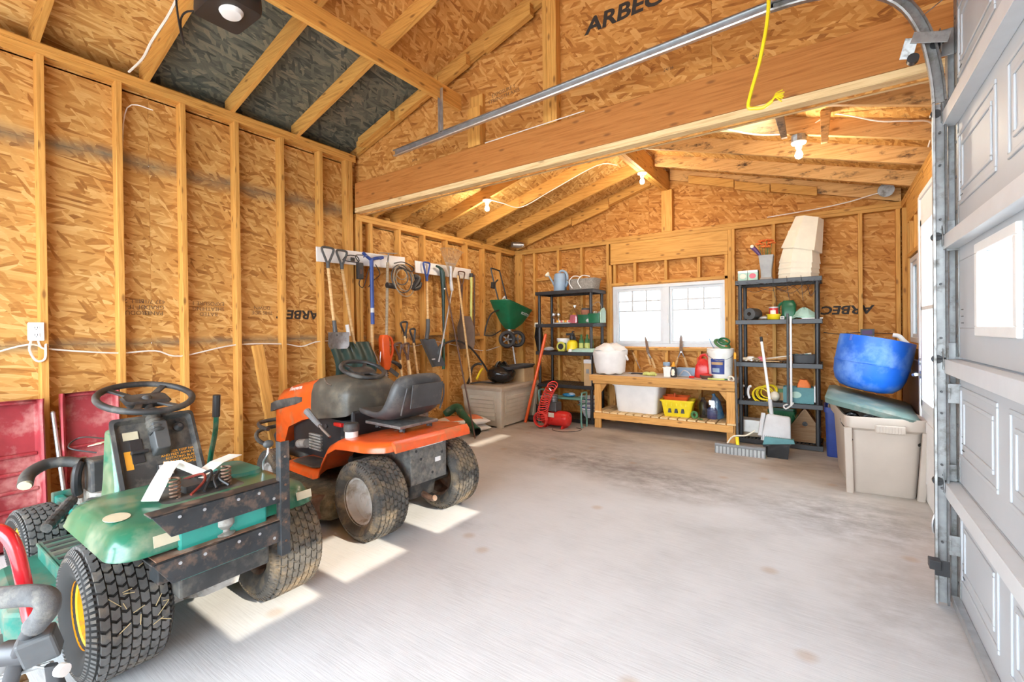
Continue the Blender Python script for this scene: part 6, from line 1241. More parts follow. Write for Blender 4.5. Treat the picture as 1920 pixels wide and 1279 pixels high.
# left unit, third shelf
t = stand('rag_bundle', 'folded grey rag at the corner end of the third shelf', 'rag', -3.40, 5.88, LS[2]+e); G().sph((0, 0, .03), (.08, .06, .03)).build('rag', 'light_grey', t); G().sph((.02, -.02, .045), (.05, .05, .02)).build('fold', 'light_grey', t)
t = stand('ice_cream_tub', 'white lidded tub with green label on the third shelf', 'tub', -3.20, 5.96, LS[2]+e); G().lathe([(.075, 0), (.09, .15), (.10, .15), (.10, .185), (.085, .19)], 24).build('tub', 'white_plastic', t); curved(t, 'leaf_green', 'label', -140, -40, .02, .12, .078, .089)
t = stand('tape_measure', 'lime and black round gauge in front of the white tub', 'gauge', -3.17, 5.82, LS[2]+e+.07); G().torus((0, 0, 0), .055, .016, (0, 1, 0), 28, 8).build('lime_ring', 'grass_yellow', t); G().cyl((0, -.012, 0), (0, .015, 0), .043, n=24).build('dial', 'black_plastic', t); G().box((0, .02, -.045), (.10, .05, .05)).build('stand', 'grass_yellow', t, 0, .008)
t = stand('spray_bottle', 'bright yellow sprayer bottle with black head', 'bottle', -3.03, 5.9, LS[2]+e); G().lathe([(.07, 0), (.078, .01), (.078, .12), (.06, .15), (.03, .165)], 22).build('tank', 'yellow', t); G().lathe([(.035, .16), (.04, .18), (.04, .21), (.03, .235)], 16).build('collar', 'black_plastic', t); G().box((-.03, 0, .245), (.12, .04, .035)).tube([(.03, 0, .22), (.05, 0, .19), (.05, 0, .16)], .01, 8).build('trigger_head', 'black_plastic', t, 0, .006); G().tube([(.0, 0, .26), (.01, 0, .285), (.03, 0, .28)], .012, 8).build('pump', 'black_plastic', t)
for k, x in enumerate((-2.91, -2.83, -2.76)):
    t = stand('wine_bottle', ('green bottle beside the yellow sprayer', 'middle green bottle of the three on the shelf', 'green bottle nearest the shelf post')[k], 'bottle', x, 5.95+.02*(k % 2), LS[2]+e, 0, 'green bottles on the third shelf'); G().lathe([(.034, 0), (.036, .006), (.036, .14), (.03, .165), (.014, .19), (.014, .235), (.016, .24)], 18).build('glass', 'leaf_green', t); curved(t, 'lime', 'label', -160, -20, .04, .12, .0365, .0365)
t = stand('cloth_pile', 'folded mint green cloth hanging over the third shelf edge', 'cloth', -2.80, 5.83, LS[2]+e); G().loft([rrect(-.18, .16, -.08, .08, .03, 4, 0), rrect(-.17, .17, -.085, .085, .03, 4, .025), rrect(-.1, .15, -.06, .06, .03, 4, .05)]).build('cloth', 'mint', t, 50); G().loft([rrect(-.25, -.17, -.05, .05, .02, 3, 0), rrect(-.24, -.18, -.04, .04, .02, 3, .035)]).build('white_pad', 'white_plastic', t, 50)
# fourth shelf carton
t = stand('tall_carton', 'tall narrow cardboard carton with grey stamp beside the sack', 'box', -2.735, 5.80, LS[1]+e); G().b2((-.055, -.03, 0), (.055, .12, .36)).build('carton', 'cardboard', t, 0, .003); G().b2((-.02, -.032, .17), (.025, -.0302, .23)).build('stamp', 'mid_grey', t, 0); G().b2((-.056, -.031, .31), (.056, .121, .362)).build('tape_band', 'light_grey', t, 0)
# bottom left: bowl stack, kneeler, compressor
for k in range(3):
    t = stand('ceramic_planter', ('white ceramic planter with blue band, lowest of the nested three', 'middle nested white planter with blue band', 'topmost nested white planter with blue band')[k], 'planter', -2.80, 5.97, LS[0]+e+.06*k, 0, 'nested ceramic planters'); r0 = .09+.012*k; G().lathe([(r0*.7, 0), (r0, .06), (r0+.04, .12), (r0+.045, .12), (r0+.05, .17), (r0+.044, .17), (r0*.9, .02)], 26).build('bowl', 'white_paint', t); G().lathe([(r0+.0435, .115), (r0+.0495, .16), (r0+.048, .16), (r0+.042, .115)], 26, cap=(False, False)).build('glaze_band', 'navy', t)
t = stand('garden_kneeler', 'green folding garden kneeler frame before the lower shelf', 'kneeler', -3.02, 5.56, 0)
MAT['kneel_green'] = mat('kneel_green', (.11,.24,.19), .4, var=.15)
for s in (-1, 1): G().tube([(s*.33, -.07, .012), (s*.32, -.07, .25), (s*.33, -.07, .44), (s*.33, -.03, .46), (s*.33, .05, .46), (s*.33, .08, .44), (s*.32, .08, .25), (s*.33, .08, .012)], .012, 8, 3, closed=True).build('leg_loop', 'kneel_green', t)
G().b2((-.31, -.07, .36), (.31, .08, .39)).build('pad', 'kneel_green', t, 0, .01); G().b2((-.33, -.075, .30), (-.27, .085, .31)).b2((.27, -.075, .30), (.33, .085, .31)).build('rung', 'kneel_green', t, 0, .003)
t = stand('blue_bag', 'blue plastic bag lying on the kneeler pad', 'bag', -2.92, 5.57, .392); G().sph((0, 0, .022), (.10, .05, .026)).build('bag', 'blue_bottle', t); G().sph((.04, .0, .035), (.05, .04, .022)).build('bag_fold', 'baby_blue', t)
t = stand('air_compressor', 'red tank air compressor on the floor by the shelf', 'compressor', -2.98, 5.36, 0)
G().at((0, 0, .125), (0, R_(90), R_(0))).lathe([(.0, -.24), (.05, -.235), (.09, -.21), (.1, -.18), (.1, .13), (.09, .165), (.05, .185), (.0, .19)], 24).build('tank', 'red', t); G().b2((-.15, -.08, .22), (.02, .08, .34)).build('motor', 'dark_grey', t, 0, .015); G().cyl((-.06, 0, .34), (-.06, 0, .44), .05, n=18).build('cylinder_head', 'steel', t); 
for k in range(5): G().cyl((-.06, 0, .345+k*.02), (-.06, 0, .353+k*.02), .06, n=18).build('fin', 'steel_dark', t)
for x in (-.16, .1): G().b2((x-.01, -.08, 0.0), (x+.01, .08, .04)).build('foot', 'red', t, 0, .004)
G().b2((-.09, -.105, .15), (.0, -.095, .21)).build('gauge_plate', 'beige', t, 0, .004)
t = stand('coiled_air_hose', 'bright red coiled air hose draped over the compressor', 'hose', -3.15, 5.24, 0.012)
pts = []
for k in range(560):
    u = k/559; a = k*.30
    if u < .45: c = V((.0, -.02, .11)); R = .095; y = -.02+.05*(u/.45-.5); p = c+V((R*math.cos(a)*1.0, y, R*math.sin(a)))
    else:
        v = (u-.45)/.55; c = V((.0+.16*v*v, .02*v, .10+.47*v)); R = .075; p = c+V((R*math.cos(a), R*.7*math.sin(a), .028*math.sin(a)*(1-v)+.05*math.sin(a)*v))
    pts.append(p)
MAT['hose_red'] = mat('hose_red', (.82,.07,.06), .3, var=.1)
G().tube(pts, .0062, 6).build('coil', 'hose_red', t, 60); G().cyl(pts[-1], pts[-1]+V((.03, 0, -.03)), .009, n=8).build('fitting', 'galv_bright', t)
cable('compressor_cord', 'thin black power cord looping on the floor by the compressor', [(-3.0, 5.26, .005), (-2.95, 5.17, .005), (-2.8, 5.15, .005), (-2.66, 5.27, .005), (-2.66, 5.42, .005), (-2.75, 5.45, .005)], .004, 'black_plastic')
t = stand('boot', 'black rubber boot lying behind the orange pole', 'boot', -3.42, 5.55, 0); G().tube([(0, 0, .02), (.03, .02, .12), (.04, .04, .24)], [.05, .06, .07], 14, 3).build('shaft_tube', 'rubber_deep', t); G().sph((-.05, -.03, .045), (.10, .055, .045)).build('toe', 'rubber_deep', t)
t = stand('orange_post', 'long orange pole leaning against the shelf unit', 'pole', -3.535, 5.42, 0); shaft(t, (0, 0, 0.002), (.24, .18, 1.23), 'orange_plastic', .022); G().sph((.24, .18, 1.23), .022).build('rounded_tip', 'orange_plastic', t)
t = stand('corner_broom', 'black broom with pale wooden block hung beside the shelf', 'broom', -3.60, 5.92, 0); G().box((0, 0, 1.38), (.11, .07, .07)).build('head_block', 'cream', t, 0, .008); G().loft([rrect(-.045, .045, -.03, .03, .01, 2, 1.34), rrect(-.06, .06, -.04, .04, .01, 2, 1.20), rrect(-.02, .04, -.02, .02, .01, 2, .98)]).build('bristles', 'bag_black', t, 30); shaft(t, (.01, 0, 1.0), (.0, .05, .02), 'wood_handle', .013)

# ---- right unit
t = stand('tissue_boxes', 'two pale flowered tissue boxes on the top shelf', 'box', -.765, 5.95, RS[4]+e); 
for k in (-1, 1): b = G().b2((k*.052-.05, -.06, 0), (k*.052+.05, .06, .125)).build('carton', 'mint', t, 0, .003); G().sph((k*.05, -.061, .06), (.035, .003, .03), 10, 6).build('printed_flower', 'pink' if k > 0 else 'cream', t); G().b2((k*.052-.05, -.0605, .10), (k*.052+.05, .0605, .1255)).build('carton_edge', 'milky', t, 0)
t = stand('flower_vase', 'square flared zinc vase with orange flowers on the top shelf', 'vase', -.58, 5.95, RS[4]+e); G().loft([rrect(-.075, .075, -.07, .07, .008, 2, 0), rrect(-.055, .055, -.05, .05, .008, 2, .035), rrect(-.055, .055, -.055, .055, .008, 2, .12), rrect(-.075, .075, -.075, .075, .008, 2, .285), rrect(-.065, .065, -.065, .065, .008, 2, .283), rrect(-.04, .04, -.04, .04, .008, 2, .06)]).build('vase', 'zinc', t, 30)
for k in range(9): a = k*.7; r_ = .055*(k % 3)/2+.02; p = V((r_*math.cos(a), -.02+r_*math.sin(a)*.6, .38+.035*((k*2) % 3))); G().tube([(p.x*.3, p.y*.3, .1), p], .003, 5).build('stalk', 'leaf_green', t); f = G(); [f.sph((p.x+.022*math.cos(j*1.05), p.y+.022*math.sin(j*1.05), p.z+.006*(j % 2)), (.02, .02, .01), 7, 5) for j in range(6)]; f.build('flower', 'flower_orange', t)
t = stand('purple_windmill', 'dark purple paddle toy standing in the zinc vase', 'toy', -.645, 5.93, RS[4]+e+.29); G().tube([(.03, 0, -.04), (-.03, 0, .05), (-.08, 0, .11)], [.01, .022, .026], 10, 3).build('paddle', 'purple', t); G().sph((-.075, -.02, .11), (.02, .012, .02)).build('bead', 'cream', t)
# stack of cream hexagonal garden cloches
def cloche(label, x, y, z, tilt, dx=0):
    t = thing('garden_cloche', label, 'cloche', (x, y, z), 0, 'stacked cream cloches', (0, R_(tilt), R_(12)))
    hx = lambda r_, zz: [V((r_*math.cos(R_(60*k)), r_*.72*math.sin(R_(60*k)), zz)) for k in range(6)]
    G().loft([hx(.20, 0), hx(.193, .035), hx(.193, .036), hx(.135, .36), hx(.13, .36), hx(.186, .036), hx(.193, 0)], (False, False)).build('cover', 'cream', t, 20); G().loft([hx(.135, .355), hx(.133, .362)]).build('top_plate', 'cream', t, 20); return t
for k, (dz, tl_, dx, lb) in enumerate(((0, 0, 0, 'lowest cream cloche of the leaning stack'), (.055, 1.5, .002, 'second cream cloche from the shelf in the stack'), (.11, 3, .006, 'third cream cloche up in the stack'), (.17, 5, .012, 'fourth cream cloche up in the stack'), (.31, 13, .03, 'topmost cream cloche tipped on the stack'))): cloche(lb, -.275+dx, 5.985, RS[4]+e+dz, tl_)
# second shelf
t = stand('edging_roll', 'black rolled lawn edging on the second shelf', 'roll', -.72, 5.92, RS[3]+e+.068); G().at((0, 0, 0), (R_(90), 0, R_(-15))).lathe([(.02, -.10), (.066, -.10), (.068, -.09), (.068, .09), (.066, .10), (.02, .10)], 24, cap=(False, False)).build('roll', 'dark_grey', t); G().at((0, 0, 0), (R_(90), 0, R_(-15))).lathe([(.022, -.101), (.022, .101)], 14).build('core', 'bag_black', t)
t = stand('rope_scraps', 'small heap of pale rope and clips on the second shelf', 'rope', -.60, 5.90, RS[3]+e); G().tube([(-.05, 0, .012), (-.02, .02, .03), (.03, -.02, .035), (.06, .01, .014), (.0, -.03, .014), (-.04, .01, .02)], .012, 8, 5).build('rope', 'wood_grey', t); G().sph((.0, 0, .02), (.05, .04, .02)).build('clip_heap', 'light_grey', t)
t = stand('yellow_dish', 'yellow plastic dish on the second shelf', 'dish', -.505, 5.86, RS[3]+e); G().lathe([(.055, 0), (.06, .005), (.068, .05), (.074, .052), (.074, .06), (.064, .06), (.052, .01)], 22).build('dish', 'yellow', t); G().torus((0, 0, .056), .071, .004, n=22, k=6).build('rim', 'yellow', t)
t = stand('paint_tin', 'red labelled tin standing in the yellow dish', 'tin', -.505, 5.87, RS[3]+e+.012); G().lathe([(.046, 0), (.046, .12)], 20).build('tin', 'red', t); G().lathe([(.048, .115), (.048, .13), (.042, .13)], 20).build('tin_lid', 'light_grey', t); curved(t, 'cream', 'label', -130, -60, .03, .09, .0465, .0465)
t = stand('socket_block', 'small white cube with dark face on the second shelf', 'block', -.42, 5.84, RS[3]+e); G().b2((-.02, -.015, 0), (.02, .02, .035)).build('cube', 'milky', t, 0, .004); G().b2((-.012, -.017, .01), (.012, -.0155, .026)).build('dial', 'mid_grey', t, 0)
t = stand('green_jug', 'dark green watering jug on the second shelf', 'jug', -.37, 5.98, RS[3]+e); G().loft([rrect(-.06, .07, -.07, .07, .03, 4, 0), rrect(-.065, .075, -.075, .075, .03, 4, .16), rrect(-.05, .05, -.05, .05, .03, 4, .21)]).build('jug', 'green_dark', t, 50); G().tube([(-.05, 0, .19), (-.09, 0, .16), (-.1, 0, .08), (-.06, 0, .03)], .014, 8, 4).build('handle', 'green_dark', t)
t = stand('plastic_film', 'crumpled pale green plastic film on the second shelf', 'film', -.22, 5.93, RS[3]+e); G().loft([[V((r_*math.cos(a)*(1.5+.2*math.sin(4*a+i)), r_*math.sin(a), z+.01*math.sin(5*a))) for a in [2*math.pi*k/16 for k in range(16)]] for i, (r_, z) in enumerate(((.07, .012), (.075, .03), (.055, .07), (.03, .105), (.008, .12)))]).build('crumple', 'mint', t, 30); G().b2((-.02, -.1, 0), (.17, -.02, .012)).build('flat_sheet', 'milky', t, 0, .002)
# third shelf
t = stand('gloves_pile', 'pile of pale garden gloves on the third shelf', 'gloves', -.72, 5.90, RS[2]+e)
for k in range(4): G().sph((-.08+k*.055, .02*(k % 2), .022+.012*(k % 2)), (.05, .045, .024)).build('glove', ['cream', 'white_plastic', 'wood_grey', 'pink'][k], t); G().tube([(-.08+k*.055, -.03, .02), (-.06+k*.055, -.07, .018)], .012, 8).build('glove_finger', ['cream', 'white_plastic', 'wood_grey', 'pink'][k], t)
t = stand('plant_stakes', 'thin pale sticks lying along the third shelf', 'sticks', -.50, 5.92, RS[2]+e); G().bar((-.30, -.05, .012), (.28, -.02, .06), .03, .008).build('stick', 'wood_handle', t, 0); G().bar((-.1, .06, .03), (.34, .05, .10), .012, .012).build('stick', 'cream', t, 0); G().bar((-.33, .02, .006), (.05, -.04, .006), .05, .01).build('stick', 'lumber_pale', t, 0)
t = stand('parts_box', 'black tray with teal fasteners on the third shelf', 'tray', -.22, 5.90, RS[2]+e); tub(t, .22, .16, .09, 'black_plastic', 'tray', .92, .004, .015)
for k in range(6): G().sph((-.07+k*.03, -.03+.03*(k % 2), .075), .024, 8, 6).build('fastener', ['teal_box', 'steel', 'dark_grey'][k % 3], t)
# fourth shelf
t = stand('white_brackets', 'pair of white curved plastic brackets on the fourth shelf', 'bracket', -.80, 5.86, RS[1]+e)
for x in (-.02, .05): G().tube([(x, -.02, 0.012), (x-.015, -.02, .07), (x-.005, -.02, .14), (x+.02, -.02, .15)], .013, 8, 4).build('bracket_arm', 'white_plastic', t)
t = stand('extension_cord', 'tangled yellow extension cord on the fourth shelf', 'cord', -.60, 5.88, RS[1]+e)
for k in range(5): G().torus((.02*k-.04, .01*k-.02, .05+.012*k), .085+.01*(k % 2), .007, (.4-.2*k, -1, .5+.1*k), 30, 6).build('cord_loop', 'yellow', t)
G().sph((.10, -.02, .05), (.05, .05, .055)).build('cord_bundle', 'cream', t)
t = stand('paper_sack', 'folded brown paper bag of clips behind the yellow cord', 'bag', -.44, 5.96, RS[1]+e); G().loft([rrect(-.07, .07, -.05, .05, .01, 2, 0), rrect(-.075, .075, -.05, .05, .01, 2, .10), rrect(-.07, .07, -.02, .02, .01, 2, .16)]).build('sack', 'cardboard', t, 20); G().b2((-.05, -.055, .09), (.06, -.03, .13)).build('green_flap', 'leaf_green', t, 0)
t = stand('gift_box', 'teal printed cardboard box stuffed with red tissue', 'box', -.265, 5.86, RS[1]+e)
for a, b_ in (((-.15, -.08, 0), (.13, -.076, .17)), ((-.15, .076, 0), (.13, .08, .17)), ((-.15, -.076, 0), (-.146, .076, .17)), ((.126, -.076, 0), (.13, .076, .17)), ((-.146, -.076, 0), (.126, .076, .004))): G().b2(a, b_).build('panel', 'teal_box', t, 0)
G().at((-.03, -.081, .09), (R_(90), 0, 0)).lathe([(.035, 0), (.035, .001)], 20, sx=1.4).build('printed_badge', 'mint', t); G().loft([rrect(-.03, .11, -.06, .06, .02, 3, .10), rrect(-.02, .10, -.05, .05, .02, 3, .20), rrect(.0, .07, -.03, .03, .02, 3, .25)]).build('tissue', 'flower_orange', t, 20); G().b2((.131, -.07, .02), (.17, .07, .19)).build('white_insert', 'white_plastic', t, 0, .003)
# bottom shelf
t = stand('foam_block', 'white foam block on the bottom shelf', 'foam', -.72, 5.95, RS[0]+e+.0); G().b2((-.13, -.10, .05), (.13, .10, .19)).build('block', 'milky', t, 0, .006); G().b2((-.12, -.09, 0), (.12, .09, .049)).build('base_board', 'wood_grey', t, 0, .004)
t = stand('lattice_basket', 'dark green lattice basket on the bottom shelf', 'basket', -.44, 5.98, RS[0]+e); tub(t, .26, .2, .32, 'green_dark', 'basket', .75, .008, .03)
for k in range(6): G().bar((-.12+k*.048, -.098, .18), (-.09+k*.048, -.10, .29), .006, .006).build('lattice_strip', 'leaf_green', t, 0); G().bar((-.09+k*.048, -.101, .18), (-.12+k*.048, -.1005, .29), .006, .006).build('lattice_strip', 'leaf_green', t, 0)
t = stand('birdhouse', 'brown gable fronted birdhouse on the bottom shelf', 'birdhouse', -.22, 5.93, RS[0]+e); MAT['birdwood'] = lumber('birdwood', (.30,.18,.09)); G().prism([(-.13, 0), (.13, 0), (.13, .16), (0, .36), (-.13, .16)], -.07, .07, 'y').build('body', 'birdwood', t, 0, .004)
for s in (-1, 1): G().bar((s*.15, 0, .13), (s*-.005, 0, .375), .20, .012, (s, 0, .7)).build('roof_slope', 'birdwood', t, 0)
G().cyl((0, -.072, .2), (0, -.066, .2), .025, n=18).build('entry', 'bag_black', t)
# things leaning on the right unit
t = stand('dustpan', 'grey long handled lobby dustpan leaning on the shelf unit', 'dustpan', -.50, 5.36, 0); tl2 = Matrix.Translation((0, 0, 0)) 
g = G(); g.at((.06, 0, .27), (R_(-22), R_(4), 0)); g.loft([rrect(-.135, .135, -.012, .012, .006, 2, -.14), rrect(-.125, .125, -.03, .02, .012, 2, -.05), rrect(-.11, .11, -.035, .03, .02, 2, .12), rrect(-.10, .10, -.02, .03, .02, 2, .14)]); g.build('pan', 'light_grey', t, 30, .004)
g = G(); g.at((.06, 0, .27), (R_(-22), R_(4), 0)); g.loft([rrect(-.165, -.125, -.03, .07, .01, 2, -.10), rrect(-.155, -.115, -.03, .05, .01, 2, .14)]); g.build('pan_side', 'light_grey', t, 30, .004)
for k in range(14):
    g = G(); g.at((.06, 0, .27), (R_(-22), R_(4), 0)); g.box((-.12+k*.0185, -.020, -.11), (.004, .006, .05)).build('comb_tooth', 'mid_grey', t, 0)
shaft(t, (.01, .06, .38), (-.105, .30, 1.15), 'white_paint', .0135, 'pole'); shaft(t, (.005, .07, .40), (-.013, .115, .55), 'light_grey', .02, 'socket'); shaft(t, (-.1045, .299, 1.147), (-.112, .315, 1.20), 'black_plastic', .0145, 'pole_cap')
t = stand('angle_broom', 'black bristled angle broom with teal head under the dustpan', 'broom', -.42, 5.26, 0); G().prism([(-.14, .12), (.14, .16), (.13, .20), (-.12, .20)], -.02, .02, 'y').build('broom_head', 'teal_box', t, 0, .004); G().prism([(-.10, .0), (.08, .0), (.10, .155), (-.14, .12)], -.018, .018, 'y').build('bristles', 'bag_black', t, 0)
t = stand('push_broom', 'grey bristled push broom with dark pole and yellow joint', 'broom', -.76, 5.18, 0, R_(2)); G().b2((-.235, -.02, .07), (.235, .05, .10)).build('broom_block', 'mid_grey', t, 0, .006)
for k in range(40): G().prism([(-.232+k*.0117, 0), (-.224+k*.0117, 0), (-.222+k*.0117, .072), (-.232+k*.0117, .072)], -.03, .05, 'y').build('bristle_tuft', 'light_grey' if k % 3 else 'mid_grey', t, 0)
shaft(t, (-.02, .02, .10), (-.09, .46, .96), 'dark_grey', .012, 'pole'); shaft(t, (-.018, .015, .08), (-.03, .05, .17), 'yellow', .018, 'joint'); shaft(t, (-.0895, .455, .95), (-.094, .49, 1.02), 'orange_print', .0145, 'pole_cap'); G().tube([(-.12, .03, .10), (-.06, .03, .18), (.05, .08, .19), (.13, .12, .24)], .008, 8, 4).build('hook', 'cream', t)
t = stand('curtain_rod', 'slim white and black rod hanging down the shelf front', 'rod', -.335, 5.715, .46); shaft(t, (0, 0, 0), (.0, 0, .96), 'white_paint', .011); shaft(t, (-.03, 0, .02), (-.028, 0, .99), 'dark_grey', .012); G().tube([(-.03, 0, .02), (-.07, -.01, .0), (-.05, -.02, -.03), (.0, 0, .01), (.02, 0, .04)], .008, 8, 3).build('rod_bracket', 'white_plastic', t)
t = stand('wire_netting', 'loose dark wires draped across the shelf front', 'wire', -.4, 5.715, 1.40)
for k in range(6): G().tube([(-.46+.1*k, -.004, .42-.01*k), (-.30+.1*k, -.008, .30+.03*(k % 3)), (-.15+.08*k, -.004, .33-.02*k), (.05*k+.08, 0, .40)], .0025, 5, 4).build('strand', 'black_plastic', t)
for k in range(3): G().tube([(-.10+.13*k, 0, .45), (-.09+.13*k, -.01, .3), (-.06+.12*k, 0, .18)], .0025, 5, 3).build('strand', 'black_plastic', t)
cable('back_wire', 'thin black wire strung across the rear wall by the barrel', [(-.05, 6.27, 1.24), (.1, 6.27, 1.22), (.25, 6.27, 1.235), (.6, 6.27, 1.22)], .004, 'black_plastic')

# ================================================================== BARREL CORNER
t = stand('big_tote', 'large taupe storage tote heaped with junk under the blue barrel', 'tote', .30, 4.90, 0, R_(6))
W2, D2, H2 = .47, .90, .60
rr_ = lambda k, z, ex=0: [V((p.x*k+(ex if p.x > 0 else -ex), p.y*k+(ex if p.y > 0 else -ex), z)) for p in rrect(-W2/2, W2/2, -D2/2, D2/2, .05, 4)]
G().loft([rr_(.84, 0), rr_(.86, .015), rr_(.96, .5), rr_(.97, .52, .02), rr_(1, .60, .02), rr_(1, .61, .016), rr_(.97, .60), rr_(.84, .02)], (True, True)).build('tub', 'tote_taupe', t, 35)
G().b2((-.07, -.505, .50), (.11, -.485, .56)).build('handle', 'tote_taupe', t, 0, .008)
for k in range(9): G().b2((-.06+k*.018, -.509, .505), (-.053+k*.018, -.504, .555)).build('grip_rib', 'tote_taupe', t, 0)
for s in (-1, 1): G().loft([rrect(*sorted((s*.19, s*.24)), -.42, -.395, .01, 2, 0), rrect(*sorted((s*.21, s*.262)), -.487, -.45, .01, 2, .52)]).build('corner_post', 'tote_taupe', t, 30)
G().b2((-.22, -.42, .40), (.22, .40, .44)).build('contents', 'bag_black', t, 0, .02)
t = stand('strap_handle', 'grey webbing strap and buckle on top of the tote contents', 'strap', .25, 4.62, .46); G().tube([(-.03, 0, .0), (-.03, -.01, .10), (.0, -.02, .14), (.04, -.02, .12), (.05, -.01, .03)], .016, 8, 4, flat=.5).build('strap', 'mid_grey', t); G().tube([(-.12, .05, 0), (-.16, .05, .08), (-.1, .05, .13), (-.06, .05, .1)], .02, 8, 4).build('hose_loop', 'bag_black', t)
t = thing('tote_lid', 'weathered grey green tote lid lying askew beneath the barrel', 'lid', (.27, 4.86, .655), 0, None, (R_(1), R_(13), R_(-2)))
G().loft([rrect(-.29, .29, -.40, .46, .06, 4, -.02), rrect(-.30, .30, -.41, .47, .06, 4, .02), rrect(-.27, .27, -.38, .44, .06, 4, .035)]).build('lid_pan', 'lid_green', t, 30)
t = thing('blue_barrel', 'half cut blue plastic barrel tipped on the tote lid', 'barrel', (.255, 5.05, .745), 0, None, (R_(-4), R_(11), 0)); t.scale = (.93, .93, .97)
G().lathe([(.0, 0), (.12, .0), (.20, .02), (.25, .07), (.275, .14), (.285, .24), (.287, .25), (.283, .26), (.288, .36), (.286, .47), (.280, .47), (.276, .30), (.26, .12), (.18, .035), (.0, .02)], 40).build('shell', 'barrel_blue', t, 50); G().torus((0, 0, .235), .2865, .004, n=40, k=6).build('mould_line', 'barrel_blue', t); G().box((-.20, -.205, .44), (.02, .012, .05)).build('cut_slot', 'navy', t, 0)
t = stand('recycling_bin', 'dark blue bin squeezed between the shelf and the tote', 'bin', .045, 5.72, 0); tub(t, .17, .36, .50, 'navy', 'bin', .8, .008, .03); G().sph((0, 0, .49), (.06, .12, .04)).build('bin_contents', 'wood_grey', t)
for k in range(5): G().tube([(-.04+.02*k, -.08, .48), (-.05+.025*k, -.10, .58+.02*(k % 2))], .004, 5).build('twig', 'brown_handle', t)
t = stand('white_hose_end', 'white curved plastic spout behind the barrel at the window', 'spout', .56, 5.38, 1.022); G().tube([(.02, .0, .08), (.015, 0, .12), (-.01, 0, .15), (-.04, .02, .19), (-.08, .03, .20)], .02, 10, 4).build('spout', 'white_plastic', t); G().loft([rrect(-.03, .055, -.1, .1, .02, 3, 0), rrect(-.025, .05, -.09, .09, .02, 3, .11)]).build('canister', 'white_plastic', t, 40)
t = stand('dark_panel', 'dark board standing behind the tote against the side wall', 'board', .60, 5.05, 0); G().b2((-.015, -.2, 0), (.015, .75, 1.02)).build('board', 'brown_handle', t, 0, .004); G().b2((-.018, -.19, .9), (-.015, .74, .93)).build('batten', 'mid_grey', t, 0)
t = stand('photo_clip', 'small printed card on a bent wire stand behind the barrel', 'card', .34, 6.22, 1.10); G().b2((-.06, -.004, .10), (.06, .0, .175)).build('card', 'dark_grey', t, 0); G().b2((-.045, -.0055, .115), (.04, -.004, .16)).build('picture', 'purple', t, 0); G().tube([(-.05, 0, .1), (-.05, -.01, 0)], .004, 6).tube([(.05, 0, .1), (.07, -.01, .04), (.1, -.01, .0)], .004, 6).build('wire_stand', 'cream', t)
# ================================================================== LAMPS, OPENER, WIRES
MAT['bulb'] = mat('bulb', (1,.93,.82), .3, var=0, emit=1.2)
MAT['porcelain'] = mat('porcelain', (.86,.86,.85), .3, var=.02)
def lamp(label, loc, box=False):
    t = thing('lamp_holder', label, 'lamp', loc, 0, 'bare bulbs in white holders'); x, y, z = loc
    if box: G().cyl((0, 0, .0), (0, 0, .05), .052, n=10).build('junction_box', 'galv', t)
    G().lathe([(.052, -.002), (.056, -.008), (.05, -.02), (.028, -.028), (.024, -.055), (.02, -.058)], 20).build('holder', 'porcelain', t); G().lathe([(.013, -.058), (.016, -.068), (.026, -.092), (.030, -.108), (.024, -.128), (.010, -.137), (.001, -.138)], 16).build('bulb', 'bulb', t)
    l = bpy.data.lights.new('bulb_light', 'POINT'); l.energy = BULB_W; l.color = (1, .88, .70); l.shadow_soft_size = .05
    o = bpy.data.objects.new('bulb_light', l); COL.objects.link(o); o.parent = t; o.location = (0, 0, -.19)
lamp('lit bulb holder on the rafter above the tool wall', (-3.36, 4.367, ZL+SLP*(-3.36-XL)-.002)); lamp('lit bulb holder under the ridge beam', (-1.815, 5.385, 3.163)); lamp('lit bulb holder on a junction box on the stained rafters', (-.19, 4.367, ZL+SLP*(XR+.19)-.052), True); lamp('lit bulb holder near the ridge above the beam', (-2.24, 4.367, ZL+SLP*(-2.24-XL)-.002))
cable('lamp_cable', 'white cable running down a rafter to the tool wall bulb', [(-3.33, 4.38, ZL+SLP*.93-.008), (-3.3, 4.6, ZL+SLP*.97-.02), (-3.25, 4.95, ZL+SLP*1.0-.01), (-2.8, 4.95, ZL+SLP*1.45-.008), (-2.2, 4.95, ZL+SLP*2.06-.008), (-1.95, 4.94, 3.15)], .006)
cable('beam_cable', 'white cable sagging from the beam to the stained rafter bulb', [(-1.05, 3.45, ZL+.30), (-.85, 3.9, ZL+.34), (-.5, 4.3, ZL+.30), (-.22, 4.36, ZL+.26)], .007); cable('eave_cable', 'white cable sagging from the rafter bulb to the side wall', [(-.16, 4.37, ZL+.26), (.0, 4.33, ZL+.33), (.1, 4.25, ZL+.28), (.3, 4.2, ZL+.16), (.45, 4.2, ZL+.12), (.6, 4.3, ZL+.10), (.62, 4.6, ZL+.03)], .006)
cable('plate_cable', 'white cable lying along the rear plate to the corner fitting', [(-.6, 6.27, ZL+.01), (-.1, 6.26, ZL+.03), (.2, 6.25, ZL+.06), (.4, 6.24, ZL+.10), (.5, 6.22, ZL+.10)], .006); cable('gable_wire', 'thin white wire tacked along the top of the long beam', [(-2.45, YG-.004, 2.938), (-1.9, YG-.006, 2.945), (-1.5, YG-.008, 2.95)], .004)
t = thing('corner_fitting', 'round grey metal box in the far roof corner', 'fitting', (.50, 6.2, ZL+.12)); G().cyl((0, 0, 0), (0, -.035, -.01), .07, n=24).build('disc', 'galv', t); G().cyl((0, -.036, -.01), (0, -.042, -.012), .03, n=16).build('hub', 'galv', t)
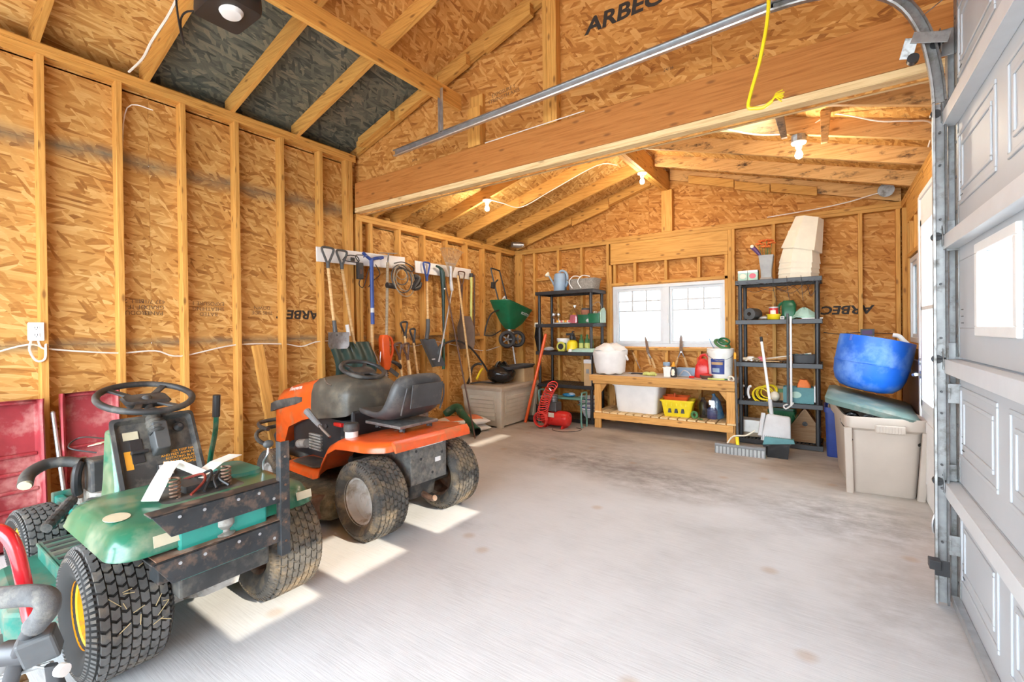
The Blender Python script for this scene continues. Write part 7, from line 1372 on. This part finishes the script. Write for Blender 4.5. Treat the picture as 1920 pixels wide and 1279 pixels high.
t = thing('vent_fitting', 'crumpled foil duct end in the rear left roof corner', 'fitting', (-4.14, 6.12, ZL+.003)); G().tube([(0, -.1, .05), (.06, -.02, .05), (.14, .03, .045)], [.045, .05, .04], 12, 2).build('duct', 'galv_bright', t); G().box((.1, .0, .02), (.12, .08, .03)).build('foil', 'galv_bright', t, 0, .01)
# garage door opener
t = thing('door_opener', 'black garage door opener with white lens hung from the roof', 'opener', (-2.93, 1.31, 3.20), R_(0)); G().loft([rrect(-.17, .15, -.125, .125, .03, 3, .012), rrect(-.175, .155, -.13, .13, .03, 3, .04), rrect(-.17, .15, -.125, .125, .03, 3, .16)]).build('housing', 'black_plastic', t, 30); G().lathe([(.02, -.012), (.05, -.008), (.062, .012)], 24, (.03, .0, 0), sx=1.2).build('lens', 'white_plastic', t); G().b2((.15, -.02, .10), (2.9, .02, .13)).build('rail', 'galv', t, 0, .002)
G().b2((.10, .12, .10), (.125, .124, .52)).build('hanger_strap', 'galv', t, 0); G().b2((-.12, -.124, .10), (-.095, -.12, .50)).build('hanger_strap', 'galv', t, 0); G().tube([(-.15, -.06, .05), (-.2, -.14, .03), (-.22, -.17, -.03), (-.2, -.17, -.14), (-.19, -.165, -.18)], .006, 6, 4).tube([(-.2, -.2, .2), (-.22, -.19, .05), (-.21, -.175, -.1), (-.19, -.165, -.18)], .006, 6, 4).build('dangling_lead', 'black_plastic', t)
# ---- bicycle in the near corner
MAT['foam'] = mat('foam', (.10,.10,.102), .9, var=.25, vs=25, dirt=((.20,.19,.17), .35, 16), bmp=.4, bs=160)
MAT['red_gloss'] = mat('red_gloss', (.66,.02,.03), .18, var=.1, coat=.5)
b = thing('bicycle', 'red framed bicycle with grey foam handlebar in the near corner', 'bicycle', (-2.0, .28, 0))
P = lambda x, y, z: (x+2.0, y-.28, z)
G().tube([P(-2.30, .05, .515), P(-2.10, .17, .535), P(-1.93, .285, .553), P(-1.875, .318, .545), P(-1.885, .318, .505), P(-1.93, .302, .455)], .030, 12, 5).build('foam_bar', 'foam', b); G().tube([P(-1.93, .302, .46), P(-2.06, .285, .32), P(-2.20, .27, .10), P(-2.23, .268, .03)], .021, 12, 3).build('bar_tube', 'steel_dark', b)
G().tube([P(-2.21, .22, .70), P(-2.13, .26, .705), P(-2.09, .285, .66), P(-2.07, .30, .56), P(-2.04, .31, .44), P(-2.0, .318, .41), P(-1.96, .315, .415)], .019, 12, 5).build('red_tube', 'red_gloss', b)
G().box(P(-1.965, .318, .375), (.06, .085, .09), (R_(10), R_(15), R_(-20))).build('gear_shifter', 'plastic_grey', b, 0, .008); br = G().loft([rrect(-.016, .016, -.008, .008, .006, 3, 0), rrect(-.022, .022, -.012, .012, .008, 3, -.07), rrect(-.014, .014, -.008, .008, .006, 3, -.15)]).build('brake_lever', 'black_plastic', b, 30); br.location = P(-1.93, .335, .32); br.rotation_euler = (R_(8), R_(-5), R_(40)); G().box((0, -.013, -.08), (.016, .004, .02)).build('lever_bolt', 'cream', br, 0)
G().cyl(P(-1.92, .35, .30), P(-1.90, .36, .30), .018, n=14).build('barrel_adjuster', 'white_plastic', b); G().tube([P(-2.35, .20, .16), P(-2.15, .28, .23), P(-1.95, .34, .315)], .006, 8, 3).tube([P(-2.4, .2, .24), P(-2.1, .285, .285), P(-1.93, .345, .30)], .004, 8, 3).build('brake_cable', 'galv', b); G().cyl(P(-2.10, .262, .33), P(-2.03, .315, .335), .035, n=14).build('clamp', 'steel_dark', b)
G().tube([V(P(-2.36, .235, .02))+V((.016*math.cos(k*.7), .016*math.sin(k*.7), k*.0021)) for k in range(70)], .0035, 6).build('spring', 'black_plastic', b); G().cyl(P(-2.27, .262, .0), P(-2.22, .27, .09), .022, .018, n=10).build('white_sleeve', 'white_plastic', b); G().box(P(-2.16, .3, .15), (.05, .04, .10)).build('stem_block', 'wood_grey', b, 0, .006); G().cyl(P(-2.45, .19, .30), P(-2.12, .25, .29), .035, n=14).build('cross_tube', 'light_grey', b)
G().torus(P(-2.75, .12, .30), .27, .028, (.35, 1, 0), 40, 10).build('wheel_tire', 'rubber', b)
